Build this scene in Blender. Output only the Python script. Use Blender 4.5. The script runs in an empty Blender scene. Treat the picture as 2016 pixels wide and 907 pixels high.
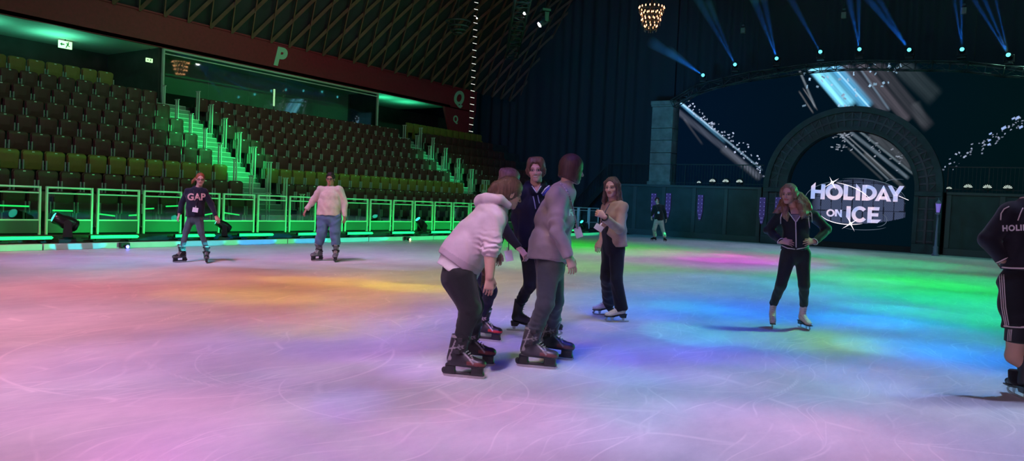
import bpy, bmesh, math, random
import numpy as np
from mathutils import Vector, Matrix
from mathutils.bvhtree import BVHTree

random.seed(7)
rng = np.random.default_rng(11)
SC = bpy.context.scene
COL = SC.collection
PI = math.pi

# ------------------------------------------------------------------ camera
# World frame: X runs across the rink, Y along it towards the stage, z = 0 is the ice.
FPX = 1456.0
CX, CY = 1008.0, 453.5
CAM = Vector((0, 0, 1.38))
YAW = math.radians(33.8)
FH = Vector((-math.sin(YAW), math.cos(YAW), 0))
RH = Vector((math.cos(YAW), math.sin(YAW), 0))
PITCH = math.atan((453.5 - 397.0) / FPX)
ROLL = math.atan(0.045)
FW = FH * math.cos(PITCH) - Vector((0, 0, 1)) * math.sin(PITCH)
U0 = FH * math.sin(PITCH) + Vector((0, 0, 1)) * math.cos(PITCH)
RT = RH * math.cos(ROLL) + U0 * math.sin(ROLL)
UP = U0 * math.cos(ROLL) - RH * math.sin(ROLL)

cam_d = bpy.data.cameras.new('camera')
cam_o = bpy.data.objects.new('camera', cam_d)
COL.objects.link(cam_o)
cam_d.sensor_width = 36.0
cam_d.lens = FPX / 2016 * 36.0
cam_d.clip_end = 300
m = Matrix((RT, UP, -FW)).transposed().to_4x4()
m.translation = CAM
cam_o.matrix_world = m
SC.camera = cam_o


def ray(px, py):
    return FW + RT * ((px - CX) / FPX) - UP * ((py - CY) / FPX)


def pix(px, py, d):
    """world point seen at (px, py), d metres in front of the lens plane"""
    return CAM + ray(px, py) * d


def on_x(px, py, x):
    r = ray(px, py)
    return CAM + r * ((x - CAM.x) / r.x)


def on_y(px, py, y):
    r = ray(px, py)
    return CAM + r * ((y - CAM.y) / r.y)


def on_z(px, py, z=0.0):
    r = ray(px, py)
    return CAM + r * ((z - CAM.z) / r.z)


def proj(P):
    """world points (N,3) -> pixels (N,2)"""
    P = np.asarray(P, dtype=np.float64) - np.array(CAM)
    d = P @ np.array(FW)
    return np.stack([CX + FPX * (P @ np.array(RT)) / d, CY - FPX * (P @ np.array(UP)) / d], 1)


def V(r, f, u):
    """direction given as right / away / up seen from where the photographer stands"""
    return RH * r + FH * f + Vector((0, 0, u))


# ------------------------------------------------------------------ colours and materials
def lin(r, g, b):
    def f(c):
        c /= 255.0
        return c / 12.92 if c <= 0.04045 else ((c + 0.055) / 1.055) ** 2.4
    return (f(r), f(g), f(b))


MATS = {}


def mat(name, col=(0.5, 0.5, 0.5), rough=0.6, metal=0.0, emit=None, estr=1.0, noise=None, bump=None,
        attr=False, spec=0.5, stretch=None, sheen=0.0):
    if name in MATS:
        return MATS[name]
    M = bpy.data.materials.new(name)
    M.use_nodes = True
    nt = M.node_tree
    b = nt.nodes['Principled BSDF']
    b.inputs['Base Color'].default_value = (*col, 1)
    b.inputs['Roughness'].default_value = rough
    b.inputs['Metallic'].default_value = metal
    b.inputs['Specular IOR Level'].default_value = spec
    if sheen:
        b.inputs['Sheen Weight'].default_value = sheen
    if emit is not None:
        b.inputs['Emission Color'].default_value = (*emit, 1)
        b.inputs['Emission Strength'].default_value = estr
    src = None
    if attr:
        a = nt.nodes.new('ShaderNodeAttribute')
        a.attribute_name = 'col'
        src = a.outputs['Color']
    tc = nt.nodes.new('ShaderNodeTexCoord')
    vec = tc.outputs['Object']
    if stretch:
        mp = nt.nodes.new('ShaderNodeMapping')
        mp.inputs['Scale'].default_value = stretch
        nt.links.new(vec, mp.inputs['Vector'])
        vec = mp.outputs['Vector']
    if noise:
        sc, amt = noise
        n = nt.nodes.new('ShaderNodeTexNoise')
        n.inputs['Scale'].default_value = sc
        n.inputs['Detail'].default_value = 4
        nt.links.new(vec, n.inputs['Vector'])
        mr = nt.nodes.new('ShaderNodeMapRange')
        mr.inputs['From Min'].default_value = 0.3
        mr.inputs['From Max'].default_value = 0.7
        mr.inputs['To Min'].default_value = 1 - amt
        mr.inputs['To Max'].default_value = 1 + amt
        nt.links.new(n.outputs['Fac'], mr.inputs['Value'])
        mx = nt.nodes.new('ShaderNodeMix')
        mx.data_type = 'RGBA'
        mx.blend_type = 'MULTIPLY'
        mx.inputs[0].default_value = 1
        mx.inputs[6].default_value = (*col, 1)
        if src:
            nt.links.new(src, mx.inputs[6])
        nt.links.new(mr.outputs['Result'], mx.inputs[7])
        src = mx.outputs[2]
    if src:
        nt.links.new(src, b.inputs['Base Color'])
    if bump:
        sc, st, dist = bump
        n = nt.nodes.new('ShaderNodeTexNoise')
        n.inputs['Scale'].default_value = sc
        n.inputs['Detail'].default_value = 3
        nt.links.new(vec, n.inputs['Vector'])
        bp = nt.nodes.new('ShaderNodeBump')
        bp.inputs['Strength'].default_value = st
        bp.inputs['Distance'].default_value = dist
        nt.links.new(n.outputs['Fac'], bp.inputs['Height'])
        nt.links.new(bp.outputs['Normal'], b.inputs['Normal'])
    MATS[name] = M
    return M


def glass_mat(name, tint=(0.8, 1, 0.9), refl=0.12, rough=0.02):
    M = bpy.data.materials.new(name)
    M.use_nodes = True
    nt = M.node_tree
    nt.nodes.clear()
    out = nt.nodes.new('ShaderNodeOutputMaterial')
    tr = nt.nodes.new('ShaderNodeBsdfTransparent')
    tr.inputs['Color'].default_value = (*tint, 1)
    gl = nt.nodes.new('ShaderNodeBsdfGlossy')
    gl.inputs['Roughness'].default_value = rough
    fr = nt.nodes.new('ShaderNodeLayerWeight')
    fr.inputs['Blend'].default_value = 0.25
    ma = nt.nodes.new('ShaderNodeMath')
    ma.operation = 'MULTIPLY_ADD'
    ma.inputs[1].default_value = 0.6
    ma.inputs[2].default_value = refl
    nt.links.new(fr.outputs['Facing'], ma.inputs[0])
    mx = nt.nodes.new('ShaderNodeMixShader')
    nt.links.new(ma.outputs[0], mx.inputs[0])
    nt.links.new(tr.outputs[0], mx.inputs[1])
    nt.links.new(gl.outputs[0], mx.inputs[2])
    nt.links.new(mx.outputs[0], out.inputs['Surface'])
    return M


# ------------------------------------------------------------------ object helpers
def tag(o, label=None, cat=None, group=None, kind=None):
    if label:
        o['label'] = label
    if cat:
        o['category'] = cat
    if group:
        o['group'] = group
    if kind:
        o['kind'] = kind
    return o


def link(name, me, parent=None, M=None):
    o = bpy.data.objects.new(name, me)
    COL.objects.link(o)
    if parent is not None:
        o.parent = parent
    if M is not None and me is not None and not me.materials:
        me.materials.append(M)
    return o


def empty(name, loc=(0, 0, 0), rz=0.0, label=None, cat=None, group=None):
    o = bpy.data.objects.new(name, None)
    o.empty_display_size = 0.1
    COL.objects.link(o)
    o.location = loc
    o.rotation_euler = (0, 0, rz)
    tag(o, label, cat, group)
    return o


def children(o):
    return KIDS.get(o.name, [])


KIDS = {}


def copy_tree(o, parent=None):
    """copy a thing, its parts and their sub-parts (mesh data shared)"""
    c = o.copy()
    COL.objects.link(c)
    if parent is not None:
        c.parent = parent
    for ch in list(o.children):
        copy_tree(ch, c)
    return c


class MB:
    """collects simple solids, then links them as one mesh object"""

    def __init__(s):
        s.v = []
        s.f = []
        s.smooth = []

    def add(s, vs, fs, smooth=False):
        b = len(s.v)
        s.v.extend([tuple(v) for v in vs])
        s.f.extend([tuple(b + i for i in f) for f in fs])
        s.smooth.extend([smooth] * len(fs))
        return s

    def box(s, lo, hi, mtx=None, bev=0.0):
        x0, y0, z0 = lo
        x1, y1, z1 = hi
        if bev > 0:
            bm = bmesh.new()
            bmesh.ops.create_cube(bm, size=1.0)
            for v in bm.verts:
                v.co = Vector(((x0 + x1) / 2 + v.co.x * (x1 - x0), (y0 + y1) / 2 + v.co.y * (y1 - y0),
                               (z0 + z1) / 2 + v.co.z * (z1 - z0)))
            bmesh.ops.bevel(bm, geom=list(bm.edges), offset=bev, segments=2, affect='EDGES', profile=0.5)
            bm.verts.index_update()
            vs = [v.co.copy() for v in bm.verts]
            fs = [[v.index for v in f.verts] for f in bm.faces]
            bm.free()
        else:
            vs = [Vector(p) for p in ((x0, y0, z0), (x1, y0, z0), (x1, y1, z0), (x0, y1, z0),
                                      (x0, y0, z1), (x1, y0, z1), (x1, y1, z1), (x0, y1, z1))]
            fs = [(0, 3, 2, 1), (4, 5, 6, 7), (0, 1, 5, 4), (1, 2, 6, 5), (2, 3, 7, 6), (3, 0, 4, 7)]
        if mtx is not None:
            vs = [mtx @ v for v in vs]
        return s.add(vs, fs)

    def bar(s, a, b, w, h=None, up=(0, 0, 1)):
        """rectangular bar from a to b"""
        a, b = Vector(a), Vector(b)
        h = w if h is None else h
        d = (b - a).normalized()
        u = Vector(up)
        if abs(d.dot(u)) > 0.98:
            u = Vector((1, 0, 0))
        x = d.cross(u).normalized()
        u = x.cross(d).normalized()
        vs = []
        for p in (a, b):
            for sx, su in ((-1, -1), (1, -1), (1, 1), (-1, 1)):
                vs.append(p + x * (sx * w / 2) + u * (su * h / 2))
        return s.add(vs, [(3, 2, 1, 0), (4, 5, 6, 7), (0, 1, 5, 4), (1, 2, 6, 5), (2, 3, 7, 6), (3, 0, 4, 7)])

    def tube(s, pts, r, n=8, closed=False, cap=True):
        pts = [Vector(p) for p in pts]
        rs = r if isinstance(r, (list, tuple)) else [r] * len(pts)
        N = len(pts)
        rings = []
        prev = None
        for i, p in enumerate(pts):
            if closed:
                d = pts[(i + 1) % N] - pts[i - 1]
            else:
                d = pts[min(i + 1, N - 1)] - pts[max(i - 1, 0)]
            if d.length < 1e-9:
                d = Vector((0, 0, 1))
            d.normalize()
            if prev is None:
                u = Vector((0, 0, 1)) if abs(d.z) < 0.9 else Vector((1, 0, 0))
                prev = d.cross(u).normalized()
            x = (prev - d * prev.dot(d))
            x = x.normalized() if x.length > 1e-6 else d.orthogonal().normalized()
            prev = x
            y = d.cross(x)
            rings.append([p + (x * math.cos(2 * PI * k / n) + y * math.sin(2 * PI * k / n)) * rs[i] for k in range(n)])
        vs = [v for rg in rings for v in rg]
        fs = []
        for i in range(N if closed else N - 1):
            j = (i + 1) % N
            for k in range(n):
                l = (k + 1) % n
                fs.append((i * n + k, i * n + l, j * n + l, j * n + k))
        if cap and not closed:
            fs.append(tuple(range(n))[::-1])
            fs.append(tuple((N - 1) * n + k for k in range(n)))
        return s.add(vs, fs, True)

    def cyl(s, c, axis, r0, r1, h, n=20):
        c = Vector(c)
        a = Vector(axis).normalized()
        return s.tube([c, c + a * h], [r0, r1], n)

    def lathe(s, prof, c=(0, 0, 0), n=24, axis=(0, 0, 1), half=None):
        c = Vector(c)
        a = Vector(axis).normalized()
        x = a.orthogonal().normalized()
        y = a.cross(x)
        vs, fs = [], []
        for (r, z) in prof:
            for k in range(n):
                t = 2 * PI * k / n
                vs.append(c + a * z + (x * math.cos(t) + y * math.sin(t)) * r)
        for i in range(len(prof) - 1):
            for k in range(n):
                l = (k + 1) % n
                fs.append((i * n + k, i * n + l, (i + 1) * n + l, (i + 1) * n + k))
        fs.append(tuple(range(n))[::-1])
        fs.append(tuple((len(prof) - 1) * n + k for k in range(n)))
        return s.add(vs, fs, True)

    def prism(s, poly, o, ax, ay, n, th):
        """polygon (2-D) in the plane o + ax*u + ay*v, extruded th along n"""
        o, ax, ay, n = Vector(o), Vector(ax), Vector(ay), Vector(n)
        N = len(poly)
        a = [o + ax * u + ay * v for u, v in poly]
        b = [p + n * th for p in a]
        fs = [tuple(range(N))[::-1], tuple(N + i for i in range(N))]
        fs += [(i, (i + 1) % N, N + (i + 1) % N, N + i) for i in range(N)]
        return s.add(a + b, fs)

    def mesh(s, name='m'):
        me = bpy.data.meshes.new(name)
        me.from_pydata(s.v, [], s.f)
        me.polygons.foreach_set('use_smooth', s.smooth)
        me.update()
        bm = bmesh.new()
        bm.from_mesh(me)
        bmesh.ops.recalc_face_normals(bm, faces=bm.faces)
        bm.to_mesh(me)
        bm.free()
        return me

    def build(s, name, M, parent=None):
        me = s.mesh(name)
        me.materials.append(M)
        o = link(name, me, parent)
        if any(s.smooth) and not all(s.smooth):
            pass
        return o


def fast_mesh(name, v, f, smooth=True, col=None):
    me = bpy.data.meshes.new(name)
    v = np.asarray(v, dtype=np.float32)
    f = np.asarray(f, dtype=np.int32)
    k = f.shape[1]
    me.vertices.add(len(v))
    me.vertices.foreach_set('co', v.ravel())
    me.loops.add(f.size)
    me.loops.foreach_set('vertex_index', f.ravel())
    me.polygons.add(len(f))
    me.polygons.foreach_set('loop_start', np.arange(0, f.size, k, dtype=np.int32))
    me.polygons.foreach_set('loop_total', np.full(len(f), k, dtype=np.int32))
    me.polygons.foreach_set('use_smooth', np.full(len(f), smooth))
    me.update(calc_edges=True)
    if col is not None:
        a = me.color_attributes.new('col', 'FLOAT_COLOR', 'POINT')
        c = np.ones((len(v), 4), dtype=np.float32)
        c[:, :3] = col
        a.data.foreach_set('color', c.ravel())
    return me


# ------------------------------------------------------------------ distance-field modeller (bodies, clothes, boots)
def A(v):
    return np.array(v, dtype=np.float32)


class Fr:
    """local frame: x = side, y = forward, z = up"""

    def __init__(s, o, fwd, up=(0, 0, 1)):
        s.o = Vector(o)
        s.y = Vector(fwd).normalized()
        u = Vector(up)
        s.x = s.y.cross(u).normalized()
        s.z = s.x.cross(s.y).normalized()

    def __call__(s, x, y, z):
        return s.o + s.x * x + s.y * y + s.z * z

    def d(s, x, y, z):
        return s.x * x + s.y * y + s.z * z

    def rows(s):
        return np.array([s.x, s.y, s.z], dtype=np.float32)

    def loc(s, P):
        return (np.asarray(P, dtype=np.float32) - A(s.o)) @ s.rows().T


class Sdf:
    def __init__(s):
        s.p = []
        s.post = []

    def rc(s, a, b, ra, rb, k=0.02, op='u', fa=False, fb=False):
        a, b = A(a), A(b)
        r = max(ra, rb)
        lo = np.minimum(a, b) - r
        hi = np.maximum(a, b) + r
        ab = b - a
        L = float(np.linalg.norm(ab)) + 1e-9

        def f(X):
            q = X - a
            t = (q @ ab) / (L * L)
            tc = np.clip(t, 0, 1)
            d = np.linalg.norm(q - tc[..., None] * ab, axis=-1) - (ra + (rb - ra) * tc)
            if fa:
                d = np.maximum(d, -t * L)
            if fb:
                d = np.maximum(d, (t - 1) * L)
            return d
        s.p.append((f, lo, hi, k, op))
        return s

    def ec(s, a, b, wa, wb, side, k=0.03, op='u', fa=False, fb=False):
        """limb with elliptic section: wa, wb = (half width along side, half depth)"""
        a, b = A(a), A(b)
        ab = b - a
        L = float(np.linalg.norm(ab)) + 1e-9
        ax = ab / L
        sd = A(side)
        sd = sd - ax * (sd @ ax)
        sd /= np.linalg.norm(sd) + 1e-9
        fr = np.cross(ax, sd)
        r = max(wa + wb)
        lo = np.minimum(a, b) - r
        hi = np.maximum(a, b) + r

        def f(X):
            q = X - a
            h = q @ ax
            t = np.clip(h / L, 0, 1)
            u = q @ sd
            v = q @ fr
            W = wa[0] + (wb[0] - wa[0]) * t
            D = wa[1] + (wb[1] - wa[1]) * t
            m_ = np.minimum(W, D)
            e = np.where(h < 0, -h, np.where(h > L, h - L, 0)) / m_
            g0 = np.sqrt((u / W) ** 2 + (v / D) ** 2 + e * e) + 1e-6
            g1 = np.sqrt((u / W ** 2) ** 2 + (v / D ** 2) ** 2 + (e / m_) ** 2) + 1e-6
            d = g0 * (g0 - 1) / g1
            if fa:
                d = np.maximum(d, -h)
            if fb:
                d = np.maximum(d, h - L)
            return d
        s.p.append((f, lo, hi, k, op))
        return s

    def el(s, c, r, rows=None, k=0.02, op='u'):
        c = A(c)
        rr = A(r)
        R = np.eye(3, dtype=np.float32) if rows is None else rows
        m_ = float(rr.max())

        def f(X):
            q = (X - c) @ R.T
            k0 = np.linalg.norm(q / rr, axis=-1) + 1e-6
            k1 = np.linalg.norm(q / (rr * rr), axis=-1) + 1e-6
            return k0 * (k0 - 1) / k1
        s.p.append((f, c - m_, c + m_, k, op))
        return s

    def bx(s, c, h, rows=None, rd=0.005, k=0.01, op='u'):
        c = A(c)
        hh = A(h)
        R = np.eye(3, dtype=np.float32) if rows is None else rows
        m_ = float(np.linalg.norm(hh))

        def f(X):
            q = np.abs((X - c) @ R.T) - (hh - rd)
            return np.linalg.norm(np.maximum(q, 0), axis=-1) + np.minimum(q.max(-1), 0) - rd
        s.p.append((f, c - m_, c + m_, k, op))
        return s

    def chain(s, pts, rs, k=0.02, op='u'):
        for i in range(len(pts) - 1):
            s.rc(pts[i], pts[i + 1], rs[i], rs[i + 1], k, op)
        return s

    def noise(s, amp, freq, c=None, R=None, dirv=None, seed=0):
        """cloth folds: gently warped waves, all over or around one point"""
        g = np.random.default_rng(seed)
        ks = g.normal(size=(3, 3)).astype(np.float32)
        ks /= np.linalg.norm(ks, axis=1)[:, None]
        ph = g.uniform(0, 6.28, 3)

        def f(X, F):
            w = np.sin(X @ ks[1] * freq * 0.55 + ph[1]) + 0.6 * np.sin(X @ ks[2] * freq * 0.9 + ph[2])
            kd = ks[0] if dirv is None else A(dirv) / np.linalg.norm(A(dirv))
            n = np.sin(X @ kd * freq + ph[0] + 1.3 * w)
            if c is not None:
                n = n * np.exp(-((X - A(c)) ** 2).sum(-1) / (R * R))
            return F + amp * n
        s.post.append(f)
        return s

    def plane(s, p, n):
        """keep only the side the normal points away from"""
        p, n = A(p), A(Vector(n).normalized())
        s.post.append(lambda X, F: np.maximum(F, (X - p) @ n))
        return s

    def grid(s, h):
        us = [q for q in s.p if q[4] == 'u']
        lo = np.min([q[1] for q in us], axis=0) - 3 * h - 0.012
        hi = np.max([q[2] for q in us], axis=0) + 3 * h + 0.012
        n = np.ceil((hi - lo) / h).astype(int) + 1
        F = np.full(n, 0.5, dtype=np.float32)
        axs = [lo[i] + h * np.arange(n[i], dtype=np.float32) for i in range(3)]
        for f, l, u, k, op in s.p:
            mg = k + 3 * h + 0.006
            i0 = np.clip(np.floor((l - mg - lo) / h).astype(int), 0, n)
            i1 = np.clip(np.ceil((u + mg - lo) / h).astype(int) + 1, 0, n)
            if np.any(i1 <= i0):
                continue
            sl = tuple(slice(i0[j], i1[j]) for j in range(3))
            X = np.stack(np.meshgrid(*[axs[j][i0[j]:i1[j]] for j in range(3)], indexing='ij'), -1)
            d = f(X).astype(np.float32)
            B = F[sl]
            if op == 'u':
                hh = np.clip(0.5 + 0.5 * (B - d) / max(k, 1e-5), 0, 1)
                F[sl] = B * (1 - hh) + d * hh - k * hh * (1 - hh)
            elif op == 's':
                d = -d
                hh = np.clip(0.5 - 0.5 * (B - d) / max(k, 1e-5), 0, 1)
                F[sl] = B * (1 - hh) + d * hh + k * hh * (1 - hh)
            elif op == 'i':
                full = np.full_like(F, 0.5)
                full[sl] = d
                F = np.maximum(F, full)
        if s.post:
            X = np.stack(np.meshgrid(*axs, indexing='ij'), -1)
            msk = np.abs(F) < 0.08
            Xm = X[msk]
            Fm = F[msk]
            for f in s.post:
                Fm = f(Xm, Fm)
            F[msk] = Fm
            # points deep inside must obey the clip planes as well
            deep = F <= -0.08
            if deep.any():
                Xm = X[deep]
                Fm = F[deep]
                for f in s.post:
                    Fm = f(Xm, Fm)
                F[deep] = Fm
        return F, lo, n

    def mesh(s, h):
        F, lo, n = s.grid(h)
        F[0] = F[-1] = 0.5
        F[:, 0] = F[:, -1] = 0.5
        F[:, :, 0] = F[:, :, -1] = 0.5
        return nets(F, lo, h)


def nets(F, lo, h):
    S = F < 0
    n = np.array(F.shape)
    cn = n - 1
    tot = int(cn.prod())
    acc = np.zeros((tot, 3))
    cnt = np.zeros(tot)
    st = np.array([cn[1] * cn[2], cn[2], 1])
    quads = []
    for ax in range(3):
        sa = [slice(None)] * 3
        sb = [slice(None)] * 3
        sa[ax] = slice(0, -1)
        sb[ax] = slice(1, None)
        a, b = F[tuple(sa)], F[tuple(sb)]
        cr = S[tuple(sa)] != S[tuple(sb)]
        ijk = np.argwhere(cr)
        if len(ijk) == 0:
            continue
        va, vb = a[cr], b[cr]
        pos = ijk.astype(np.float64)
        pos[:, ax] += va / (va - vb)
        u, v = (ax + 1) % 3, (ax + 2) % 3
        ids = []
        for du, dv in ((0, 0), (1, 0), (1, 1), (0, 1)):
            c = ijk.copy()
            c[:, u] -= du
            c[:, v] -= dv
            fl = c @ st
            ids.append(fl)
            for j in range(3):
                acc[:, j] += np.bincount(fl, weights=pos[:, j], minlength=tot)
            cnt += np.bincount(fl, minlength=tot)
        q = np.stack(ids, 1)
        fl = va < vb
        q[~fl] = q[~fl][:, ::-1]
        quads.append(q)
    Q = np.concatenate(quads)
    used = np.flatnonzero(cnt)
    mp = np.full(tot, -1, dtype=np.int64)
    mp[used] = np.arange(len(used))
    vs = acc[used] / cnt[used][:, None] * h + lo
    return vs.astype(np.float32), mp[Q]


def join_meshes(parts):
    vs, fs, cs = [], [], []
    b = 0
    for v, f, c in parts:
        vs.append(v)
        fs.append(f + b)
        cs.append(np.broadcast_to(np.asarray(c, dtype=np.float32), (len(v), 3)))
        b += len(v)
    return np.concatenate(vs), np.concatenate(fs), np.concatenate(cs)
# ================================================================== THE PLACE
X_KERB = -15.85      # left edge of the ice
Y_STAGE = 35.0

# ------------------------------------------------------------------ ice
def ice_material():
    M = bpy.data.materials.new('scratched_ice')
    M.use_nodes = True
    nt = M.node_tree
    N, L = nt.nodes, nt.links
    b = N['Principled BSDF']

    def nd(t, **kw):
        n = N.new(t)
        for k, v in kw.items():
            setattr(n, k, v)
        return n

    def math_(op, a, b_=None, c=None, clamp=False):
        n = nd('ShaderNodeMath', operation=op, use_clamp=clamp)
        for i, v in enumerate((a, b_, c)):
            if v is None:
                continue
            if isinstance(v, (int, float)):
                n.inputs[i].default_value = v
            else:
                L.new(v, n.inputs[i])
        return n.outputs[0]

    tc = nd('ShaderNodeTexCoord')
    P = tc.outputs['Object']
    warp = nd('ShaderNodeTexNoise')
    warp.inputs['Scale'].default_value = 0.7
    warp.inputs['Detail'].default_value = 1
    L.new(P, warp.inputs['Vector'])
    wm = nd('ShaderNodeVectorMath', operation='MULTIPLY_ADD')
    L.new(warp.outputs['Color'], wm.inputs[0])
    wm.inputs[1].default_value = (1.1, 1.1, 0)
    L.new(P, wm.inputs[2])

    def scratches(scale, width, rot, seed):
        """long fine blade cuts: thin edges of stretched cells"""
        mp = nd('ShaderNodeMapping')
        mp.inputs['Rotation'].default_value = (0, 0, rot)
        mp.inputs['Scale'].default_value = (scale, scale * 0.22, 1)
        mp.inputs['Location'].default_value = (seed, seed * 1.7, 0)
        L.new(wm.outputs[0], mp.inputs['Vector'])
        v = nd('ShaderNodeTexVoronoi', feature='DISTANCE_TO_EDGE', voronoi_dimensions='2D')
        v.inputs['Scale'].default_value = 1
        L.new(mp.outputs[0], v.inputs['Vector'])
        r = nd('ShaderNodeMapRange')
        r.inputs['From Min'].default_value = 0
        r.inputs['From Max'].default_value = width
        r.inputs['To Min'].default_value = 1
        r.inputs['To Max'].default_value = 0
        L.new(v.outputs['Distance'], r.inputs['Value'])
        n = nd('ShaderNodeTexNoise')
        n.inputs['Scale'].default_value = 1.3
        n.inputs['Detail'].default_value = 3
        mp2 = nd('ShaderNodeMapping')
        mp2.inputs['Location'].default_value = (seed * 3, seed, 0)
        L.new(P, mp2.inputs['Vector'])
        L.new(mp2.outputs[0], n.inputs['Vector'])
        mr = nd('ShaderNodeMapRange')
        mr.inputs['From Min'].default_value = 0.46
        mr.inputs['From Max'].default_value = 0.68
        L.new(n.outputs['Fac'], mr.inputs['Value'])
        return math_('MULTIPLY', r.outputs[0], mr.outputs[0])

    tot = None
    for sc, w, rot, sd in ((1.0, 0.010, 0.3, 1.0), (1.3, 0.012, 1.2, 4.0), (0.8, 0.008, 2.2, 9.0), (2.2, 0.02, 0.8, 14.0),
                           (2.6, 0.02, 1.9, 21.0), (5.0, 0.05, 2.7, 33.0)):
        s = scratches(sc, w, rot, sd)
        tot = s if tot is None else math_('MAXIMUM', tot, s)
    # curved cuts left by turning skates: rings broken up by noise
    sep = nd('ShaderNodeSeparateXYZ')
    L.new(P, sep.inputs[0])
    arcs = [(on_z(930, 640), 3.05, 0.012, 1), (on_z(700, 700), 1.15, 0.012, 0), (on_z(700, 700), 1.22, 0.010, 0), (on_z(420, 690), 1.5, 0.02, 0),
            (on_z(1150, 690), 1.9, 0.014, 1), (on_z(800, 760), 0.9, 0.010, 0),
            (on_z(1500, 720), 2.2, 0.010, 0), (on_z(1300, 700), 1.35, 0.010, 0), (on_z(1750, 760), 1.8, 0.01, 1), (on_z(300, 640), 2.6, 0.015, 0)]
    nz = nd('ShaderNodeTexNoise')
    nz.inputs['Scale'].default_value = 0.9
    L.new(P, nz.inputs['Vector'])
    brk = nd('ShaderNodeMapRange')
    brk.inputs['From Min'].default_value = 0.47
    brk.inputs['From Max'].default_value = 0.58
    L.new(nz.outputs['Fac'], brk.inputs['Value'])
    for i, (c, r, w, dash) in enumerate(arcs):
        dx = math_('SUBTRACT', sep.outputs[0], c.x)
        dy = math_('SUBTRACT', sep.outputs[1], c.y)
        # slightly oval
        d = math_('SQRT', math_('ADD', math_('MULTIPLY', dx, dx), math_('MULTIPLY', math_('MULTIPLY', dy, dy), 0.8 + 0.05 * i)))
        e = math_('ABSOLUTE', math_('SUBTRACT', d, r))
        if dash:
            ang = math_('ARCTAN2', dy, dx)
            sn = math_('SINE', math_('MULTIPLY', ang, r * 90))
            e = math_('ADD', e, math_('MULTIPLY', sn, 0.006))
            e2 = math_('ABSOLUTE', math_('SUBTRACT', e, 0.006))
            line = math_('SUBTRACT', 1.0, math_('DIVIDE', e2, w), clamp=True)
        else:
            line = math_('SUBTRACT', 1.0, math_('DIVIDE', e, w), clamp=True)
        line = math_('MULTIPLY', line, brk.outputs[0] if i % 2 == 0 else math_('SUBTRACT', 1.2, brk.outputs[0], clamp=True))
        tot = math_('MAXIMUM', tot, math_('MULTIPLY', line, 0.85))
    # snow dust and cloudy patches
    dust = nd('ShaderNodeTexNoise')
    dust.inputs['Scale'].default_value = 2.2
    dust.inputs['Detail'].default_value = 7
    dust.inputs['Roughness'].default_value = 0.72
    mpd = nd('ShaderNodeMapping')
    mpd.inputs['Rotation'].default_value = (0, 0, 0.5)
    mpd.inputs['Scale'].default_value = (1, 0.45, 1)
    L.new(P, mpd.inputs['Vector'])
    L.new(mpd.outputs[0], dust.inputs['Vector'])
    mix = nd('ShaderNodeMapRange')
    mix.inputs['From Min'].default_value = 0.35
    mix.inputs['From Max'].default_value = 0.7
    mix.inputs['To Min'].default_value = 0.0
    mix.inputs['To Max'].default_value = 1.0
    L.new(dust.outputs['Fac'], mix.inputs['Value'])
    c1 = nd('ShaderNodeMix', data_type='RGBA')
    L.new(mix.outputs[0], c1.inputs[0])
    c1.inputs[6].default_value = (0.60, 0.64, 0.68, 1)
    c1.inputs[7].default_value = (0.78, 0.80, 0.82, 1)
    c2 = nd('ShaderNodeMix', data_type='RGBA')
    L.new(math_('MULTIPLY', tot, 0.66), c2.inputs[0])
    L.new(c1.outputs[2], c2.inputs[6])
    c2.inputs[7].default_value = (0.97, 0.97, 0.97, 1)
    L.new(c2.outputs[2], b.inputs['Base Color'])
    b.inputs['Roughness'].default_value = 0.42
    b.inputs['Specular IOR Level'].default_value = 0.35
    bp = nd('ShaderNodeBump')
    bp.inputs['Strength'].default_value = 0.25
    bp.inputs['Distance'].default_value = 0.004
    hh = math_('ADD', math_('MULTIPLY', tot, -0.6), math_('MULTIPLY', dust.outputs['Fac'], 0.8))
    L.new(hh, bp.inputs['Height'])
    L.new(bp.outputs['Normal'], b.inputs['Normal'])
    return M


bmx = MB()
bmx.add([(X_KERB, -14, 0), (16, -14, 0), (16, Y_STAGE + 1, 0), (X_KERB, Y_STAGE + 1, 0)], [(0, 1, 2, 3)])
floor = bmx.build('floor', ice_material())
tag(floor, 'white scratched ice rink lit in pink, violet, blue, yellow and green', 'ice rink', kind='structure')

conc = mat('dark_concrete', (0.035, 0.035, 0.035), 0.85, noise=(3, 0.25))
black = mat('black_paint', (0.012, 0.012, 0.013), 0.6)
blackg = mat('black_gloss', (0.015, 0.015, 0.017), 0.3)
steel = mat('brushed_steel', (0.55, 0.57, 0.56), 0.35, metal=0.7)
rail_m = mat('pale_rail_metal', (0.62, 0.64, 0.62), 0.4, metal=0.25)

fb = MB()
fb.add([(-40, -14, -0.02), (X_KERB, -14, -0.02), (X_KERB, 60, -0.02), (-40, 60, -0.02)], [(0, 1, 2, 3)])
fb.add([(16, -14, -0.02), (40, -14, -0.02), (40, 60, -0.02), (16, 60, -0.02)], [(0, 1, 2, 3)])
fb.add([(X_KERB, Y_STAGE + 1, -0.02), (16, Y_STAGE + 1, -0.02), (16, 60, -0.02), (X_KERB, 60, -0.02)], [(0, 1, 2, 3)])
tag(fb.build('ground', conc), kind='structure')

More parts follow.
